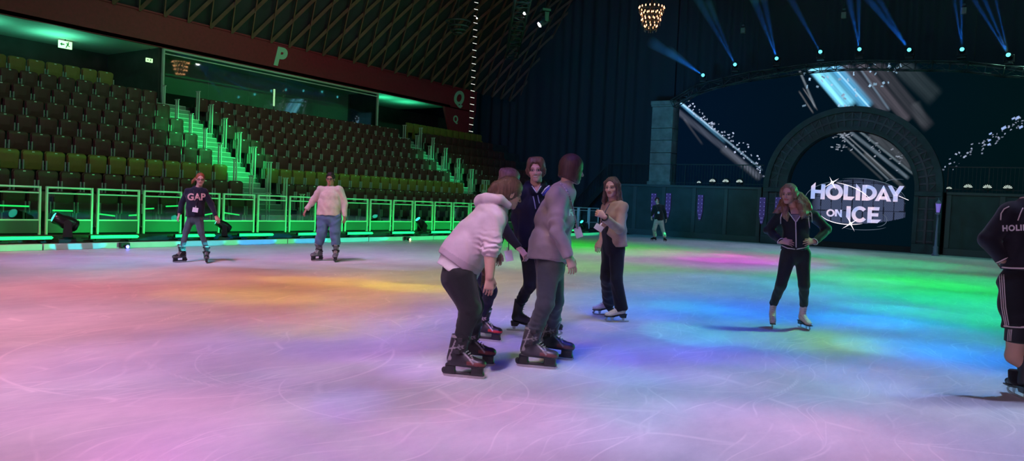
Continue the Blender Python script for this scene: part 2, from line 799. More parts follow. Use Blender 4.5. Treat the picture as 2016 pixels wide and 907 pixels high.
# low white kerb round the ice: separate boards set end to end
kerb_m = mat('white_kerb_board', (0.50, 0.52, 0.52), 0.5, noise=(2, 0.08))
kerb_proto = None
kerb_spots = [-2.0 + 3.0 * i for i in range(12)]
proto_kerb = MB().box((0, 0.012, 0), (0.10, 2.988, 0.125), bev=0.012)
proto_kerb.box((-0.012, 0.05, 0.02), (0.0, 2.95, 0.035))
for i, y in enumerate(kerb_spots):
    if i == 0:
        kerb_proto = proto_kerb.build('kerb_board', kerb_m)
        o = kerb_proto
    else:
        o = kerb_proto.copy()
        COL.objects.link(o)
    o.location = (X_KERB - 0.10, y, 0)
    tag(o, 'low white board edging the ice below the light bars', 'kerb board', 'kerb boards along the left edge of the ice')

# dark platform between kerb and fence, with a raised rear step the fence stands on
pb = MB()
pb.box((-17.05, -4, 0.0), (X_KERB - 0.11, 34.5, 0.07))
pb.box((-18.2, -4, 0.0), (-17.05, 34.5, 0.20))
tag(pb.build('technical_walkway', conc), 'dark walkway carrying lights between the ice and the fence', 'walkway', kind='structure')

# cables lying on the walkway
cab_m = mat('black_cable', (0.02, 0.02, 0.02), 0.45)
for i, (y0, y1) in enumerate(((7.2, 11.5), (10.8, 14.6), (13.0, 17.5), (16.4, 21.0))):
    pts = []
    n = 26
    for k in range(n):
        t = k / (n - 1)
        pts.append((-16.22 + 0.13 * (i % 2) + 0.03 * math.sin(9 * t + i) + 0.015 * math.sin(23 * t + 2 * i), y0 + (y1 - y0) * t, 0.083 + 0.01 * (k % 2)))
    o = MB().tube(pts, 0.012, 6).build('cable', cab_m)
    tag(o, 'black cable lying loose along the walkway between the light bars', 'cable', 'cables on the walkway')

# ------------------------------------------------------------------ seating terrace
TR = 0.80      # tread
RS = 0.49      # rise
XR0 = -18.55   # front of first seat row (top of seat back plane is XR0 - 0.05)
Z0 = 0.30


def row_x(k):
    return XR0 - TR * k


def row_z(k):
    return Z0 + RS * k


tb = MB()
for k in range(-1, 10):
    x1 = row_x(k) + 0.45
    if k == -1:
        continue
    tb.box((-32.0, -6, row_z(k) - RS - 0.02), (x1, 37, row_z(k)))
tag(tb.build('seating_terrace', conc), 'dark stepped concrete terrace carrying the seat rows', 'terrace', kind='structure')

AISLES = [(14.24, 15.40), (26.20, 27.25)]


def aisle_stairs(y0, y1, lab):
    t = empty('aisle_stairs', (row_x(0) + 0.45, (y0 + y1) / 2, 0.2), 0, lab, 'stairs')
    st = mat('stair_paint', (0.24, 0.28, 0.25), 0.55, noise=(4, 0.15))
    ns = mat('stair_nosing', (0.85, 0.9, 0.86), 0.35)
    s = MB()
    nos = MB()
    w = (y1 - y0) / 2
    for k in range(0, 9):
        for h in (0, 1, 2):
            x = 0.02 + TR * 2 / 3 - TR * k - TR / 3 * h
            z = row_z(k) - 0.2 - RS + RS * (h + 1) / 3
            if z < 0.02:
                continue
            s.box((x - 0.30, -w, z - 0.20), (x, w, z))
            nos.box((x - 0.06, -w + 0.02, z - 0.005), (x + 0.006, w - 0.02, z + 0.012))
    s.build('steps', st, t)
    nos.build('step_edging', ns, t)
    return t


aisle_stairs(*AISLES[0], 'green lit stair aisle climbing the stand behind the two skaters')
aisle_stairs(*AISLES[1], 'green lit stair aisle nearer the stage, right of the first stairs')

# ------------------------------------------------------------------ seats
seat_red = mat('maroon_seat', (0.115, 0.024, 0.024), 0.55, noise=(6, 0.12))
seat_yel = mat('ochre_seat', (0.26, 0.165, 0.03), 0.55, noise=(6, 0.12))
seat_leg = mat('seat_bracket', (0.42, 0.55, 0.45), 0.35)
plate_m = mat('number_plate', (0.8, 0.82, 0.8), 0.4)


def shell(w_top, w_bot, h, r, th):
    """upholstered board with rounded top corners, in the y-z plane, thickness along -x"""
    n = 5
    pts = [(-w_bot / 2 + 0.02, 0), (w_bot / 2 - 0.02, 0), (w_bot / 2, 0.03)]
    for k in range(n + 1):
        a = k / n * PI / 2
        pts.append((w_top / 2 - r + r * math.cos(a), h - r + r * math.sin(a)))
    for k in range(n + 1):
        a = PI / 2 + k / n * PI / 2
        pts.append((-w_top / 2 + r + r * math.cos(a), h - r + r * math.sin(a)))
    pts.append((-w_bot / 2, 0.03))
    return pts


def pad(poly, x0, th, z0, bow=0.02):
    """board whose front face bulges a little"""
    N = len(poly)
    cy = sum(p[0] for p in poly) / N
    cz = sum(p[1] for p in poly) / N
    mb = MB()
    rings = []
    for s, x in ((1.0, x0 - th), (1.0, x0 - 0.008), (0.95, x0), (0.5, x0 + bow * 0.7)):
        rings.append([(x, cy + (p[0] - cy) * s, z0 + cz + (p[1] - cz) * s) for p in poly])
    vs = [v for r in rings for v in r]
    fs = [tuple(range(N))[::-1]]
    for i in range(3):
        for k in range(N):
            l = (k + 1) % N
            fs.append((i * N + k, i * N + l, (i + 1) * N + l, (i + 1) * N + k))
    fs.append(tuple(3 * N + k for k in range(N)))
    mb.add(vs, fs)
    return mb


def make_seat(M, lab, grp):
    t = empty('folding_seat', (0, 0, 0), 0, lab, 'seat', grp)
    o = pad(shell(0.47, 0.43, 0.46, 0.07, 0.02), -0.045, 0.03, 0.385, 0.012).build('backrest', M, t)
    o = pad(shell(0.455, 0.405, 0.455, 0.06, 0.03), 0.02, 0.05, 0.365, 0.02).build('seat_pan', M, t)
    for s in (-1, 1):
        b = MB()
        b.box((-0.02, s * 0.222 - 0.012, 0.34), (0.055, s * 0.222 + 0.012, 0.60), bev=0.006)
        b.box((-0.08, s * 0.222 - 0.010, 0.0), (-0.02, s * 0.222 + 0.010, 0.50))
        b.box((-0.09, s * 0.215 - 0.02, 0.0), (0.03, s * 0.215 + 0.02, 0.02))
        b.build('bracket', seat_leg, t)
    MB().box((0.026, -0.030, 0.786), (0.034, 0.030, 0.812), bev=0.003).build('number_plate', plate_m, t)
    return t


seat_spots = []   # (row, x, y)
PITCH_S = 0.527
SECT = [(6.4, 14.15, 'front'), (15.6, 26.1, 'mid'), (27.35, 33.8, 'far')]
for (ya, yb, nm) in SECT:
    n = int(round((yb - ya) / PITCH_S))
    for k in range(0, 9):
        lim = yb
        top = ya
        if nm == 'front' and k == 8:
            lim = 12.9
        if nm == 'mid' and k >= 8:
            continue
        for j in range(n):
            y = yb - PITCH_S * (j + 0.5)
            if y > lim:
                continue
            x = row_x(k)
            seat_spots.append((k, x, y, nm))
# keep those the photograph can see
vis = []
for (k, x, y, nm) in seat_spots:
    q = proj([(x, y, row_z(k) + 0.6)])[0]
    if q[0] > -30 and q[0] < 1100:
        vis.append((k, x, y, nm))
vis.sort(key=lambda s: (s[1] ** 2 + s[2] ** 2))
protos = {}
ROWN = ['first', 'second', 'third', 'fourth', 'fifth', 'sixth', 'seventh', 'eighth', 'top']
SEC = {'front': 'stand left of first stairs', 'mid': 'stand between the two stairs', 'far': 'stand beyond second stairs'}


def seat_col(k):
    return 'yellow' if k in (2, 8) else 'red'


n_ind = 0
rest = []
for (k, x, y, nm) in vis:
    c = seat_col(k)
    if n_ind >= 296:
        rest.append((k, x, y, nm))
        continue
    n_ind += 1
    if c not in protos:
        protos[c] = o = make_seat(seat_yel if c == 'yellow' else seat_red, '', '')
    else:
        o = copy_tree(protos[c])
    o.location = (x, y, row_z(k))
    colw = 'ochre yellow' if c == 'yellow' else 'dark maroon'
    w = SEC[nm]
    o['label'] = f'folded {colw} seat, {ROWN[k]} row up, {w}'
    o['group'] = f'{ROWN[k]} row seats, {w}'
# the farthest seats past the count, one object
if rest:
    mb = {'yellow': MB(), 'red': MB()}
    for (k, x, y, nm) in rest:
        T = Matrix.Translation((x, y, row_z(k)))
        q = pad(shell(0.47, 0.43, 0.46, 0.07, 0.02), -0.045, 0.03, 0.385, 0.012)
        q2 = pad(shell(0.455, 0.405, 0.455, 0.06, 0.03), 0.02, 0.05, 0.365, 0.02)
        for s in (-1, 1):
            q2.box((-0.02, s * 0.215 - 0.014, 0.0), (0.075, s * 0.215 + 0.014, 0.50))
        for qq in (q, q2):
            mb[seat_col(k)].add([T @ Vector(v) for v in qq.v], qq.f)
    me = None
    o = mb['red'].build('distant_seats', seat_red)
    tag(o, 'farthest dark maroon seats of the stand, beyond the second stairs', 'seats', kind='stuff')
    if mb['yellow'].v:
        o = mb['yellow'].build('distant_seats', seat_yel)
        tag(o, 'farthest ochre seats of the stand, beyond the second stairs', 'seats', kind='stuff')

# ------------------------------------------------------------------ hand rails beside the aisles
def rail_post(h=1.0):
    t = empty('aisle_rail', (0, 0, 0), 0)
    for dx in (-0.06, 0.06):
        MB().box((dx - 0.022, -0.018, 0.0), (dx + 0.022, 0.018, h), bev=0.004).build('post', rail_m, t)
    MB().box((-0.12, -0.022, h), (0.12, 0.022, h + 0.03), bev=0.006).build('cap_rail', rail_m, t)
    MB().box((-0.1, -0.05, 0.0), (0.1, 0.05, 0.012)).build('foot_plate', rail_m, t)
    return t


rp = None
for ai, (y0, y1) in enumerate(AISLES):
    for side, y in (('left', y0 - 0.055), ('right', y1 + 0.055)):
        for k in range(0, 8):
            if rp is None:
                rp = o = rail_post()
            else:
                o = copy_tree(rp)
            o.location = (row_x(k) + 0.30, y, row_z(k))
            o['label'] = 'upright metal rail post pair on the %s side of the %s stair aisle' % (side, ('first', 'second')[ai])
            o['category'] = 'hand rail'
            o['group'] = 'rail posts on the %s side of the %s stair aisle' % (side, ('first', 'second')[ai])

# ------------------------------------------------------------------ glass fence in front of the stand
fence_glass = glass_mat('fence_glass', (0.86, 0.97, 0.9), 0.10)
fence_m = mat('fence_metal', (0.7, 0.72, 0.7), 0.38, metal=0.15)
skirt_m = mat('grey_fence_board', (0.085, 0.095, 0.09), 0.5)


def make_panel():
    t = empty('fence_panel', (0, 0, 0), 0)
    for y in (0.0, 0.96):
        MB().box((-0.03, y, 0.0), (0.03, y + 0.04, 1.06), bev=0.005).build('post', fence_m, t)
    MB().box((-0.022, 0.04, 1.02), (0.022, 0.96, 1.06), bev=0.005).build('top_rail', fence_m, t)
    MB().box((-0.018, 0.04, 0.90), (0.018, 0.96, 0.93), bev=0.004).build('middle_rail', fence_m, t)
    MB().box((-0.006, 0.04, 0.34), (0.006, 0.96, 0.90)).build('pane', fence_glass, t)
    MB().box((-0.018, 0.04, 0.305), (0.018, 0.96, 0.34), bev=0.004).build('lower_rail', fence_m, t)
    MB().box((-0.012, 0.04, 0.04), (0.012, 0.96, 0.305)).build('kick_board', skirt_m, t)
    return t


pan = None
for i in range(26):
    y = 5.56 + 1.1 * i
    if pan is None:
        pan = o = make_panel()
    else:
        o = copy_tree(pan)
    o.location = (-17.5, y, 0.20)
    o['category'] = 'fence panel'
    if y < 12.9:
        o['label'] = 'glazed metal fence panel before the stand left of the stairs'
        o['group'] = 'fence panels left of the stairs'
    elif y < 16:
        o['label'] = 'glazed metal fence panel standing before the foot of the first stairs'
        o['group'] = 'fence panels at the first stairs'
    else:
        o['label'] = 'narrow looking glazed fence panel beyond the first stairs towards the stage'
        o['group'] = 'fence panels beyond the stairs'

# ------------------------------------------------------------------ light bars on the walkway
led_g = mat('green_diodes', (0.0, 0.2, 0.05), 0.4, emit=(0.01, 1.0, 0.17), estr=2.4)


def make_bar():
    t = empty('light_bar', (0, 0, 0), 0)
    MB().box((-0.05, 0, 0.03), (0.035, 1.08, 0.115), bev=0.008).build('housing', blackg, t)
    d = MB()
    for k in range(27):
        y = 0.04 + k * 0.04
        d.lathe([(0.016, 0), (0.018, 0.006), (0.012, 0.016), (0.004, 0.021)], (0.036, y - 0.003, 0.073), 8, (1, 0, 0.15))
    d.box((0.030, 0.01, 0.040), (0.040, 1.07, 0.106))
    d.build('diode_row', led_g, t)
    for y in (0.12, 0.92):
        b = MB()
        b.box((-0.045, y, 0.0), (0.03, y + 0.05, 0.012))
        b.bar((-0.01, y + 0.025, 0.01), (-0.01, y + 0.025, 0.05), 0.02, 0.03)
        b.build('foot', black, t)
    return t


bar = None
bars_y = [4.6, 6.5, 8.36, 10.36, 12.16, 14.1, 16.0, 17.98, 19.96, 21.9, 23.9, 25.8, 27.8, 29.8]
for i, y in enumerate(bars_y):
    if bar is None:
        bar = o = make_bar()
    else:
        o = copy_tree(bar)
    o.location = (-16.8, y, 0.11)
    MBz = None
    o['category'] = 'light bar'
    if y < 8:
        o['label'] = 'glowing green light bar at the left edge of the picture'
        o['group'] = 'green light bars at the left edge'
    elif y < 13.9:
        o['label'] = 'glowing green light bar on the walkway left of the skater in the cream sweater'
        o['group'] = 'green light bars before the first seats'
    else:
        o['label'] = 'glowing green light bar on the walkway beyond the first stairs'
        o['group'] = 'green light bars beyond the first stairs'
# bearers under the bars
bs = MB()
for y in bars_y:
    bs.box((-16.88, y + 0.05, 0.07), (-16.74, y + 0.24, 0.11))
    bs.box((-16.88, y + 0.84, 0.07), (-16.74, y + 1.03, 0.11))
tag(bs.build('bar_bearer_blocks', black), 'small black blocks lifting the light bars off the walkway', 'blocks', kind='stuff')

# glowing tubes added behind the fence glass to imitate reflections in it
refl_glow = mat('green_reflection_glow', (0.0, 0.2, 0.05), 0.4, emit=(0.03, 1.0, 0.20), estr=1.2)
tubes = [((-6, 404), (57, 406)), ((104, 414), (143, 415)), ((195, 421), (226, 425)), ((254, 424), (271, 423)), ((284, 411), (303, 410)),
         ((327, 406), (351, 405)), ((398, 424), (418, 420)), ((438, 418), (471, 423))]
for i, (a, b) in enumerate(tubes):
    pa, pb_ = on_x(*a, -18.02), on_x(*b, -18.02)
    t = empty('reflection_tube', (pa + pb_) / 2, 0, 'short added green glow imitating a reflection in the fence glass before the lowest seats', 'light tube',
              'added green reflection tubes at the fence glass')
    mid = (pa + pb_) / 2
    MB().tube([pa - mid, pb_ - mid], 0.018, 10).build('tube', refl_glow, t)
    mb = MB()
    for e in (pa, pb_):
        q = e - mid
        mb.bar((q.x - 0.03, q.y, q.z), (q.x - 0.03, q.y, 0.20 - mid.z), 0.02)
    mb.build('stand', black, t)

# ------------------------------------------------------------------ rear of the stand: soffit, red fascia, glazed box
soffit_m = mat('pale_soffit', (0.5, 0.55, 0.52), 0.7, noise=(0.6, 0.1))
wall_dark = mat('dark_rear_wall', (0.05, 0.055, 0.055), 0.8, noise=(2, 0.2))
red_m = mat('red_fascia', (0.26, 0.012, 0.030), 0.6, noise=(8, 0.15))
XF = -25.0
ZS, ZT = 6.25, 7.33
w = MB()
w.box((-29.0, -6, 0), (-28.7, 40, ZS))
tag(w.build('wall_left', wall_dark), kind='structure')
w = MB()
w.box((-29.0, -6, ZS), (XF, 30.9, ZS + 0.12))
tag(w.build('ceiling_soffit', soffit_m), kind='structure')
w = MB()
w.box((XF - 0.12, -6, ZS - 0.02), (XF, 33.2, ZT))
w.box((XF - 0.2, -6, ZT), (XF + 0.05, 33.2, ZT + 0.06))
tag(w.build('trim_1', red_m), 'dark red fascia band above the stand', 'fascia', kind='structure')
# red pier at the end of the fascia
w = MB()
w.prism([(30.4, ZS + 0.03), (33.2, ZS + 0.03), (32.9, 5.4), (32.3, 4.75), (31.4, 4.6), (30.9, 5.1)], (XF - 0.13, 0, 0), (0, 1, 0), (0, 0, 1), (1, 0, 0), 0.13)
tag(w.build('trim_2', red_m), 'dark red rounded end of the fascia below the letter', 'fascia', kind='structure')

# glazed box
box_wall = mat('box_wall', (0.45, 0.55, 0.50), 0.7, noise=(0.8, 0.1))
w = MB()
w.box((-28.7, 14.8, 4.3), (XF - 0.25, 14.9, ZS))
tag(w.build('wall_box_side', wall_dark), kind='structure')
w = MB()
w.box((-27.2, 14.9, 4.3), (-27.1, 25.6, ZS))
tag(w.build('wall_box_rear', box_wall), kind='structure')
w = MB()
w.box((-28.7, 25.6, 4.3), (XF - 0.25, 25.7, ZS))
tag(w.build('wall_box_end', wall_dark), kind='structure')
box_glass = glass_mat('box_glass', (0.75, 0.95, 0.85), 0.10, 0.03)
wn = empty('window_1', (XF - 0.1, 14.85, 4.3), 0)
tag(wn, 'long green lit glazed front of the box above the seats', 'window', kind='structure')
MB().box((-0.05, 0, 1.86), (0.05, 10.75, 1.93)).build('top_frame', soffit_m, wn)
MB().box((-0.05, 0, 1.74), (0.02, 10.75, 1.78)).build('frame_rail', soffit_m, wn)
MB().box((-0.05, 0, 0), (0.05, 0.06, 1.86)).build('frame_post', soffit_m, wn)
MB().box((-0.05, 10.69, 0), (0.05, 10.75, 1.86)).build('frame_post', soffit_m, wn)
for i in range(6):
    MB().box((-0.012, 0.06 + i * 1.775, 0.0), (0.0, 0.06 + (i + 1) * 1.775 - 0.012, 1.86)).build('pane', box_glass, wn)
# narrow bright sign inside
o = MB().box((-25.6, 20.0, 4.9), (-25.56, 20.06, 5.6)).build('slim_light', mat('pale_light', (0.5, 0.5, 0.5), emit=(0.8, 1, 0.6), estr=1.2))

tag(o, 'short upright pale light inside the glazed box', 'wall light')
o.location.z = 0.0
MB().box((-25.595, 20.02, 4.3), (-25.575, 20.04, 4.9)).build('stand', black, o)


# letters
def text_mesh(body, size, shear=0.0, ext=0.0, offset=0.0, spacing=1.0):
    cu = bpy.data.curves.new('t', 'FONT')
    cu.body = body
    cu.size = size
    cu.shear = shear
    cu.extrude = ext
    cu.offset = offset
    cu.space_character = spacing
    cu.align_x = 'CENTER'
    cu.align_y = 'CENTER'
    ob = bpy.data.objects.new('t', cu)
    COL.objects.link(ob)
    dg = bpy.context.evaluated_depsgraph_get()
    me = bpy.data.meshes.new_from_object(ob.evaluated_get(dg))
    bpy.data.objects.remove(ob)
    bpy.data.curves.remove(cu)
    me.materials.clear()
    return me


letter_m = mat('pale_letter', (0.42, 0.62, 0.52), 0.5)


def letter(body, size, px, py, lab, shear=0.25, off=0.05):
    me = text_mesh(body, size, shear, 0.012, off)
    me.materials.append(letter_m)
    o = link('letter_sign', me)
    p = on_x(px, py, XF + 0.02)
    # text lies in its xy plane; turn so x runs along +Y of the wall and y up, facing +X
    o.matrix_world = Matrix(((0, 0, 1, p.x), (1, 0, 0, p.y), (0, 1, 0, p.z), (0, 0, 0, 1)))
    tag(o, lab, 'letter sign')
    return o


letter('P', 1.0, 549, 113, 'large pale slanted letter P on the red fascia')
letter('Q', 1.0, 902, 194, 'large pale slanted letter Q at the end of the red fascia')
letter('Q', 0.5, 897, 235, 'small pale letter Q under the large one', 0.0, 0.015)

# exit sign with running figure
ex_m = mat('exit_sign_glow', (0.6, 0.9, 0.6), 0.5, emit=(0.55, 1.0, 0.45), estr=1.3)
ex_g = mat('exit_sign_mark', (0.0, 0.16, 0.05), 0.5)


def exit_sign(p, s, lab, mirror=1):
    t = empty('exit_sign', p, 0, lab, 'exit sign')
    MB().box((-0.05, -0.24 * s, -0.14 * s), (0.0, 0.24 * s, 0.14 * s), bev=0.01).build('light_box', ex_m, t)
    g = MB()
    ax, ay, nn = Vector((0, mirror, 0)), Vector((0, 0, 1)), Vector((1, 0, 0))
    o0 = Vector((0.0, 0, 0))

    def pr(poly):
        g.prism([(u * s, v * s) for u, v in poly], o0, ax, ay, nn, 0.006)
    pr([(0.09, 0.075), (0.12, 0.075), (0.125, 0.105), (0.10, 0.115), (0.08, 0.10)])
    pr([(0.06, 0.07), (0.12, 0.065), (0.10, -0.01), (0.16, -0.04), (0.15, -0.06), (0.07, -0.03), (0.03, -0.11), (0.0, -0.11), (0.05, 0.0)])
    pr([(0.06, 0.07), (0.03, 0.03), (0.01, 0.03), (0.045, 0.085)])
    pr([(-0.20, 0.0), (-0.12, 0.06), (-0.12, 0.02), (-0.04, 0.02), (-0.04, -0.02), (-0.12, -0.02), (-0.12, -0.06)])
    g.build('pictogram', ex_g, t)
    MB().bar((-0.025, 0, 0.14 * s), (-0.025, 0, 0.40), 0.03).build('hanger', black, t)
    return t


pe = on_x(129, 88, -27.2)
exit_sign(Vector((-27.2, pe.y, pe.z)), 0.92, 'lit exit sign hanging below the soffit at upper left')
pe = on_x(313, 122, -25.4)  # small copy added where the glass mirrors the exit sign
pe.y = 14.55
e2 = exit_sign(pe, 0.5, 'small dim stand-in for a reflection of the exit sign, beside the glazed box')

# ------------------------------------------------------------------ roof vault with crossed timber ribs
RR = 28.0
A0 = math.asin(25.0 / RR)
ZC = ZT - RR * math.cos(A0)


def vault(x, lift=0.0):
    return ZC + math.sqrt(max((RR - lift) ** 2 - x * x, 0))


def vpt(s, y, lift=0.0):
    """s = arc length up from the left springing"""
    a = -A0 + s / RR
    r = RR - lift
    return Vector((r * math.sin(a), y, ZC + r * math.cos(a)))


roof_m = mat('dark_roof_boards', (0.030, 0.028, 0.034), 0.85, noise=(1.0, 0.3))
w = MB()
ns = 40
smax = 2 * A0 * RR
vs, fs = [], []
for i in range(ns + 1):
    for y in (-10, 60):
        vs.append(vpt(smax * i / ns, y, -0.15))
for i in range(ns):
    fs.append((2 * i, 2 * i + 1, 2 * i + 3, 2 * i + 2))
w.add(vs, fs)
tag(w.build('ceiling', roof_m), 'dark vaulted roof above the arena', 'roof', kind='structure')
rib_m = mat('brown_timber_rib', (0.16, 0.070, 0.045), 0.7, noise=(3, 0.2))
w = MB()
SL = 16.0
for fam, mm in ((0, -0.22), (1, 0.58)):
    for j in range(-12, 48):
        y0 = 4.0 + 0.9 * j
        pts = []
        for q in range(9):
            s = SL * q / 8
            y = y0 + mm * s
            if 3 < y < 44:
                pts.append(vpt(s, y, 0.02))
        for a, b in zip(pts[:-1], pts[1:]):
            w.bar(a, b, 0.045, 0.13)
tag(w.build('ceiling_ribs', rib_m), 'crossed brown timber ribs of the vaulted roof', 'roof ribs', kind='structure')

# ------------------------------------------------------------------ black drapes behind the stage and round the hall
def drape(name, pts, z0, z1, M, depth=0.12, lab=None, cat='drape'):
    vs, fs = [], []
    n = 0
    cols = []
    for (a, b) in zip(pts[:-1], pts[1:]):
        a, b = Vector(a), Vector(b)
        L = (b - a).length
        k = max(2, int(L / 0.11))
        d = (b - a).normalized()
        nn = Vector((d.y, -d.x, 0))
        for i in range(k):
            t = i / k * L
            cols.append(a + d * t + nn * (depth * math.sin(t * 9.0 + 1.3 * math.sin(t * 1.7)) * (0.6 + 0.4 * math.sin(t * 0.8))))
    for c in cols:
        vs.append((c.x, c.y, z0))
        vs.append((c.x, c.y, z1))
    for i in range(len(cols) - 1):
        fs.append((2 * i, 2 * i + 2, 2 * i + 3, 2 * i + 1))
    mb = MB()
    mb.add(vs, fs, True)
    o = mb.build(name, M)
    if lab:
        tag(o, lab, cat)
    return o


drape_m = mat('black_molton_drape', (0.030, 0.036, 0.045), 0.95)
drape('stage_drape', [(-29, 37.2, 0), (-14.9, 37.2, 0)], 0.0, 15.5, drape_m, lab='tall black drape between the stand and the stage')
drape('rear_drape', [(-15.2, 37.6, 0), (22, 37.6, 0)], 0.0, 20.0, drape_m, lab='tall black drape hanging behind the arch screen')
w = MB()
w.box((-40, 41.5, 0), (40, 41.8, 23))
tag(w.build('wall_stage', wall_dark), kind='structure')
w = MB()
w.box((28, -14, 0), (28.3, 41.5, 10))
tag(w.build('wall_right', wall_dark), kind='structure')
w = MB()
w.box((-40, -14.3, 0), (40, -14, 23))
tag(w.build('wall_back', wall_dark), kind='structure')
# ================================================================== STAGE
XA = -5.86           # centre line of the arch
ZD = 2.55            # deck height
stage_m = mat('teal_stage_flat', (0.030, 0.050, 0.052), 0.6, noise=(1.5, 0.3))
stage_trim = mat('stage_trim', (0.055, 0.075, 0.078), 0.5)

# deck with front wall divided into bays, left and right of the arch
for (x0, x1, nm, lab) in ((-17.6, -9.56, 'stage_deck', 'dark stage block with railing left of the arch'),
                          (-2.16, 9.0, 'stage_deck', 'dark stage block with railing right of the arch')):
    t = empty(nm, ((x0 + x1) / 2, 35.6, 0), 0, lab, 'stage')
    cx = (x0 + x1) / 2
    fw_ = MB().box((x0 - cx, -0.6, 0.0), (x1 - cx, -0.03, ZD))
    if x0 < -10:
        fw_.box((x0 - cx, -0.03, 0.0), (-14.12 - cx, 1.4, ZD))
    fw_.build('front_wall', stage_m, t)
    MB().box((x0 - cx - (0.05 if x0 < -10 else 0.0), -0.72, ZD - 0.09), (x1 - cx + (0.05 if x0 > -10 else 0.0), -0.03, ZD + 0.02), bev=0.01).build('cornice', stage_trim, t)
    MB().box((x0 - cx, -0.66, 0.0), (x1 - cx, -0.6, 0.28), bev=0.01).build('plinth', stage_trim, t)
    n = int(round((x1 - x0) / 1.75))
    for i in range(n + 1):
        x = x0 - cx + 0.10 + (x1 - x0 - 0.20) * i / n
        MB().box((x - 0.09, -0.68, 0.28), (x + 0.09, -0.6, ZD - 0.09), bev=0.01).build('pilaster', stage_trim, t)
    # railing on the deck
    r = MB()
    r.bar((x0 - cx, -0.5, ZD + 1.05), (x1 - cx, -0.5, ZD + 1.05), 0.045)
    r.bar((x0 - cx, -0.5, ZD + 0.15), (x1 - cx, -0.5, ZD + 0.15), 0.03)
    k = int((x1 - x0) / 0.14)
    for i in range(k + 1):
        x = x0 - cx + (x1 - x0) * i / k
        r.bar((x, -0.5, ZD), (x, -0.5, ZD + 1.05), 0.045 if i % 10 == 0 else 0.016)
    r.build('railing', mat('dark_iron', (0.03, 0.035, 0.037), 0.5, metal=0.4), t)
# sloping stair rail left of the pillar
sr = MB()
for i in range(15):
    u = i / 14
    x = -19.95 + 2.2 * u
    z = 1.1 + (ZD + 0.9 - 1.1) * u
    sr.bar((x, 35.1, z - 1.0), (x, 35.1, z), 0.02)
sr.bar((-19.95, 35.1, 1.1), (-17.75, 35.1, ZD + 0.9), 0.045)
sr.bar((-19.95, 35.1, 0.12), (-17.75, 35.1, ZD - 0.1), 0.08, 0.25)
tag(sr.build('stair_railing', MATS['dark_iron']), 'dark sloping stair rail at the left end of the stage', 'railing')

# stone pillar
pill_m = mat('grey_stone_pillar', (0.16, 0.17, 0.155), 0.75, noise=(2.5, 0.35), bump=(6, 0.5, 0.02))
for (xa, xb, lab) in ((-15.30, -14.12, 'tall grey stone pillar at the left end of the screen'),):
    t = empty('stone_pillar', ((xa + xb) / 2, 35.62, ZD + 0.005), 0, lab, 'pillar')
    hw = (xb - xa) / 2
    m_ = MB()
    for (z0, z1) in ((0.0, 1.05), (1.06, 1.62), (1.63, 2.25), (2.26, 2.85), (2.86, 3.93)):
        m_.box((-hw + 0.03, -hw + 0.03, z0), (hw - 0.03, hw - 0.03, z1 - 0.012), bev=0.012)
    m_.build('shaft', pill_m, t)
    MB().box((-hw - 0.02, -hw - 0.02, 3.93), (hw + 0.02, hw + 0.02, 4.02), bev=0.02).box((-hw - 0.05, -hw - 0.05, 4.02), (hw + 0.05, hw + 0.05, 4.22), bev=0.03).build('capital', pill_m, t)
    MB().box((-hw - 0.04, -hw - 0.04, 0.0), (hw + 0.04, hw + 0.04, 0.18), bev=0.02).build('plinth', pill_m, t)

# violet punched light strips on the stage front
vio_m = mat('violet_strip', (0.05, 0.03, 0.12), 0.5, emit=(0.04, 0.025, 0.16), estr=0.5, noise=(4, 0.4))
dot_m = mat('violet_dot', (0.4, 0.4, 0.8), 0.5, emit=(0.4, 0.38, 0.9), estr=0.6)
for (px, py) in ((1286, 404), (1315, 404), (1378, 408), (1500, 414), (1531, 414)):
    p = on_y(px, py, 34.56 if px > 1490 else 34.86)
    t = empty('light_strip', p, 0, 'faint violet light strip with small bright dots on the stage front', 'light strip', 'violet strips on the stage front')
    MB().prism([(-0.13, 0.60), (0.13, 0.60), (0.13, -0.2), (0.04, -0.62), (-0.04, -0.62), (-0.13, -0.2)], (0, 0, 0), (1, 0, 0), (0, 0, 1), (0, 0.03, 0), 1).build('strip_board', vio_m, t)
    for k in range(7):
        for s in (-1, 1):
            d = MB()
            x = s * 0.085 if k < 5 else s * 0.03
            d.lathe([(0.016, 0), (0.012, 0.008)], (x, -0.001, 0.55 - 0.18 * k), 8, (0, -1, 0))
            d.build('dot_lamp', dot_m, t)

# ------------------------------------------------------------------ arch
arch_m = mat('painted_arch_stone', (0.032, 0.050, 0.064), 0.6, noise=(1.6, 0.35), bump=(5, 0.4, 0.02))
arch_m2 = mat('arch_iron_inlay', (0.05, 0.055, 0.08), 0.45, noise=(3, 0.3))
RO, RI = 3.58, 2.56
ZSPR = ZD + 0.02
t = empty('arch_portal', (XA, 35.0, 0), 0, 'large round dark arch in the middle of the stage framing the screen', 'arch')


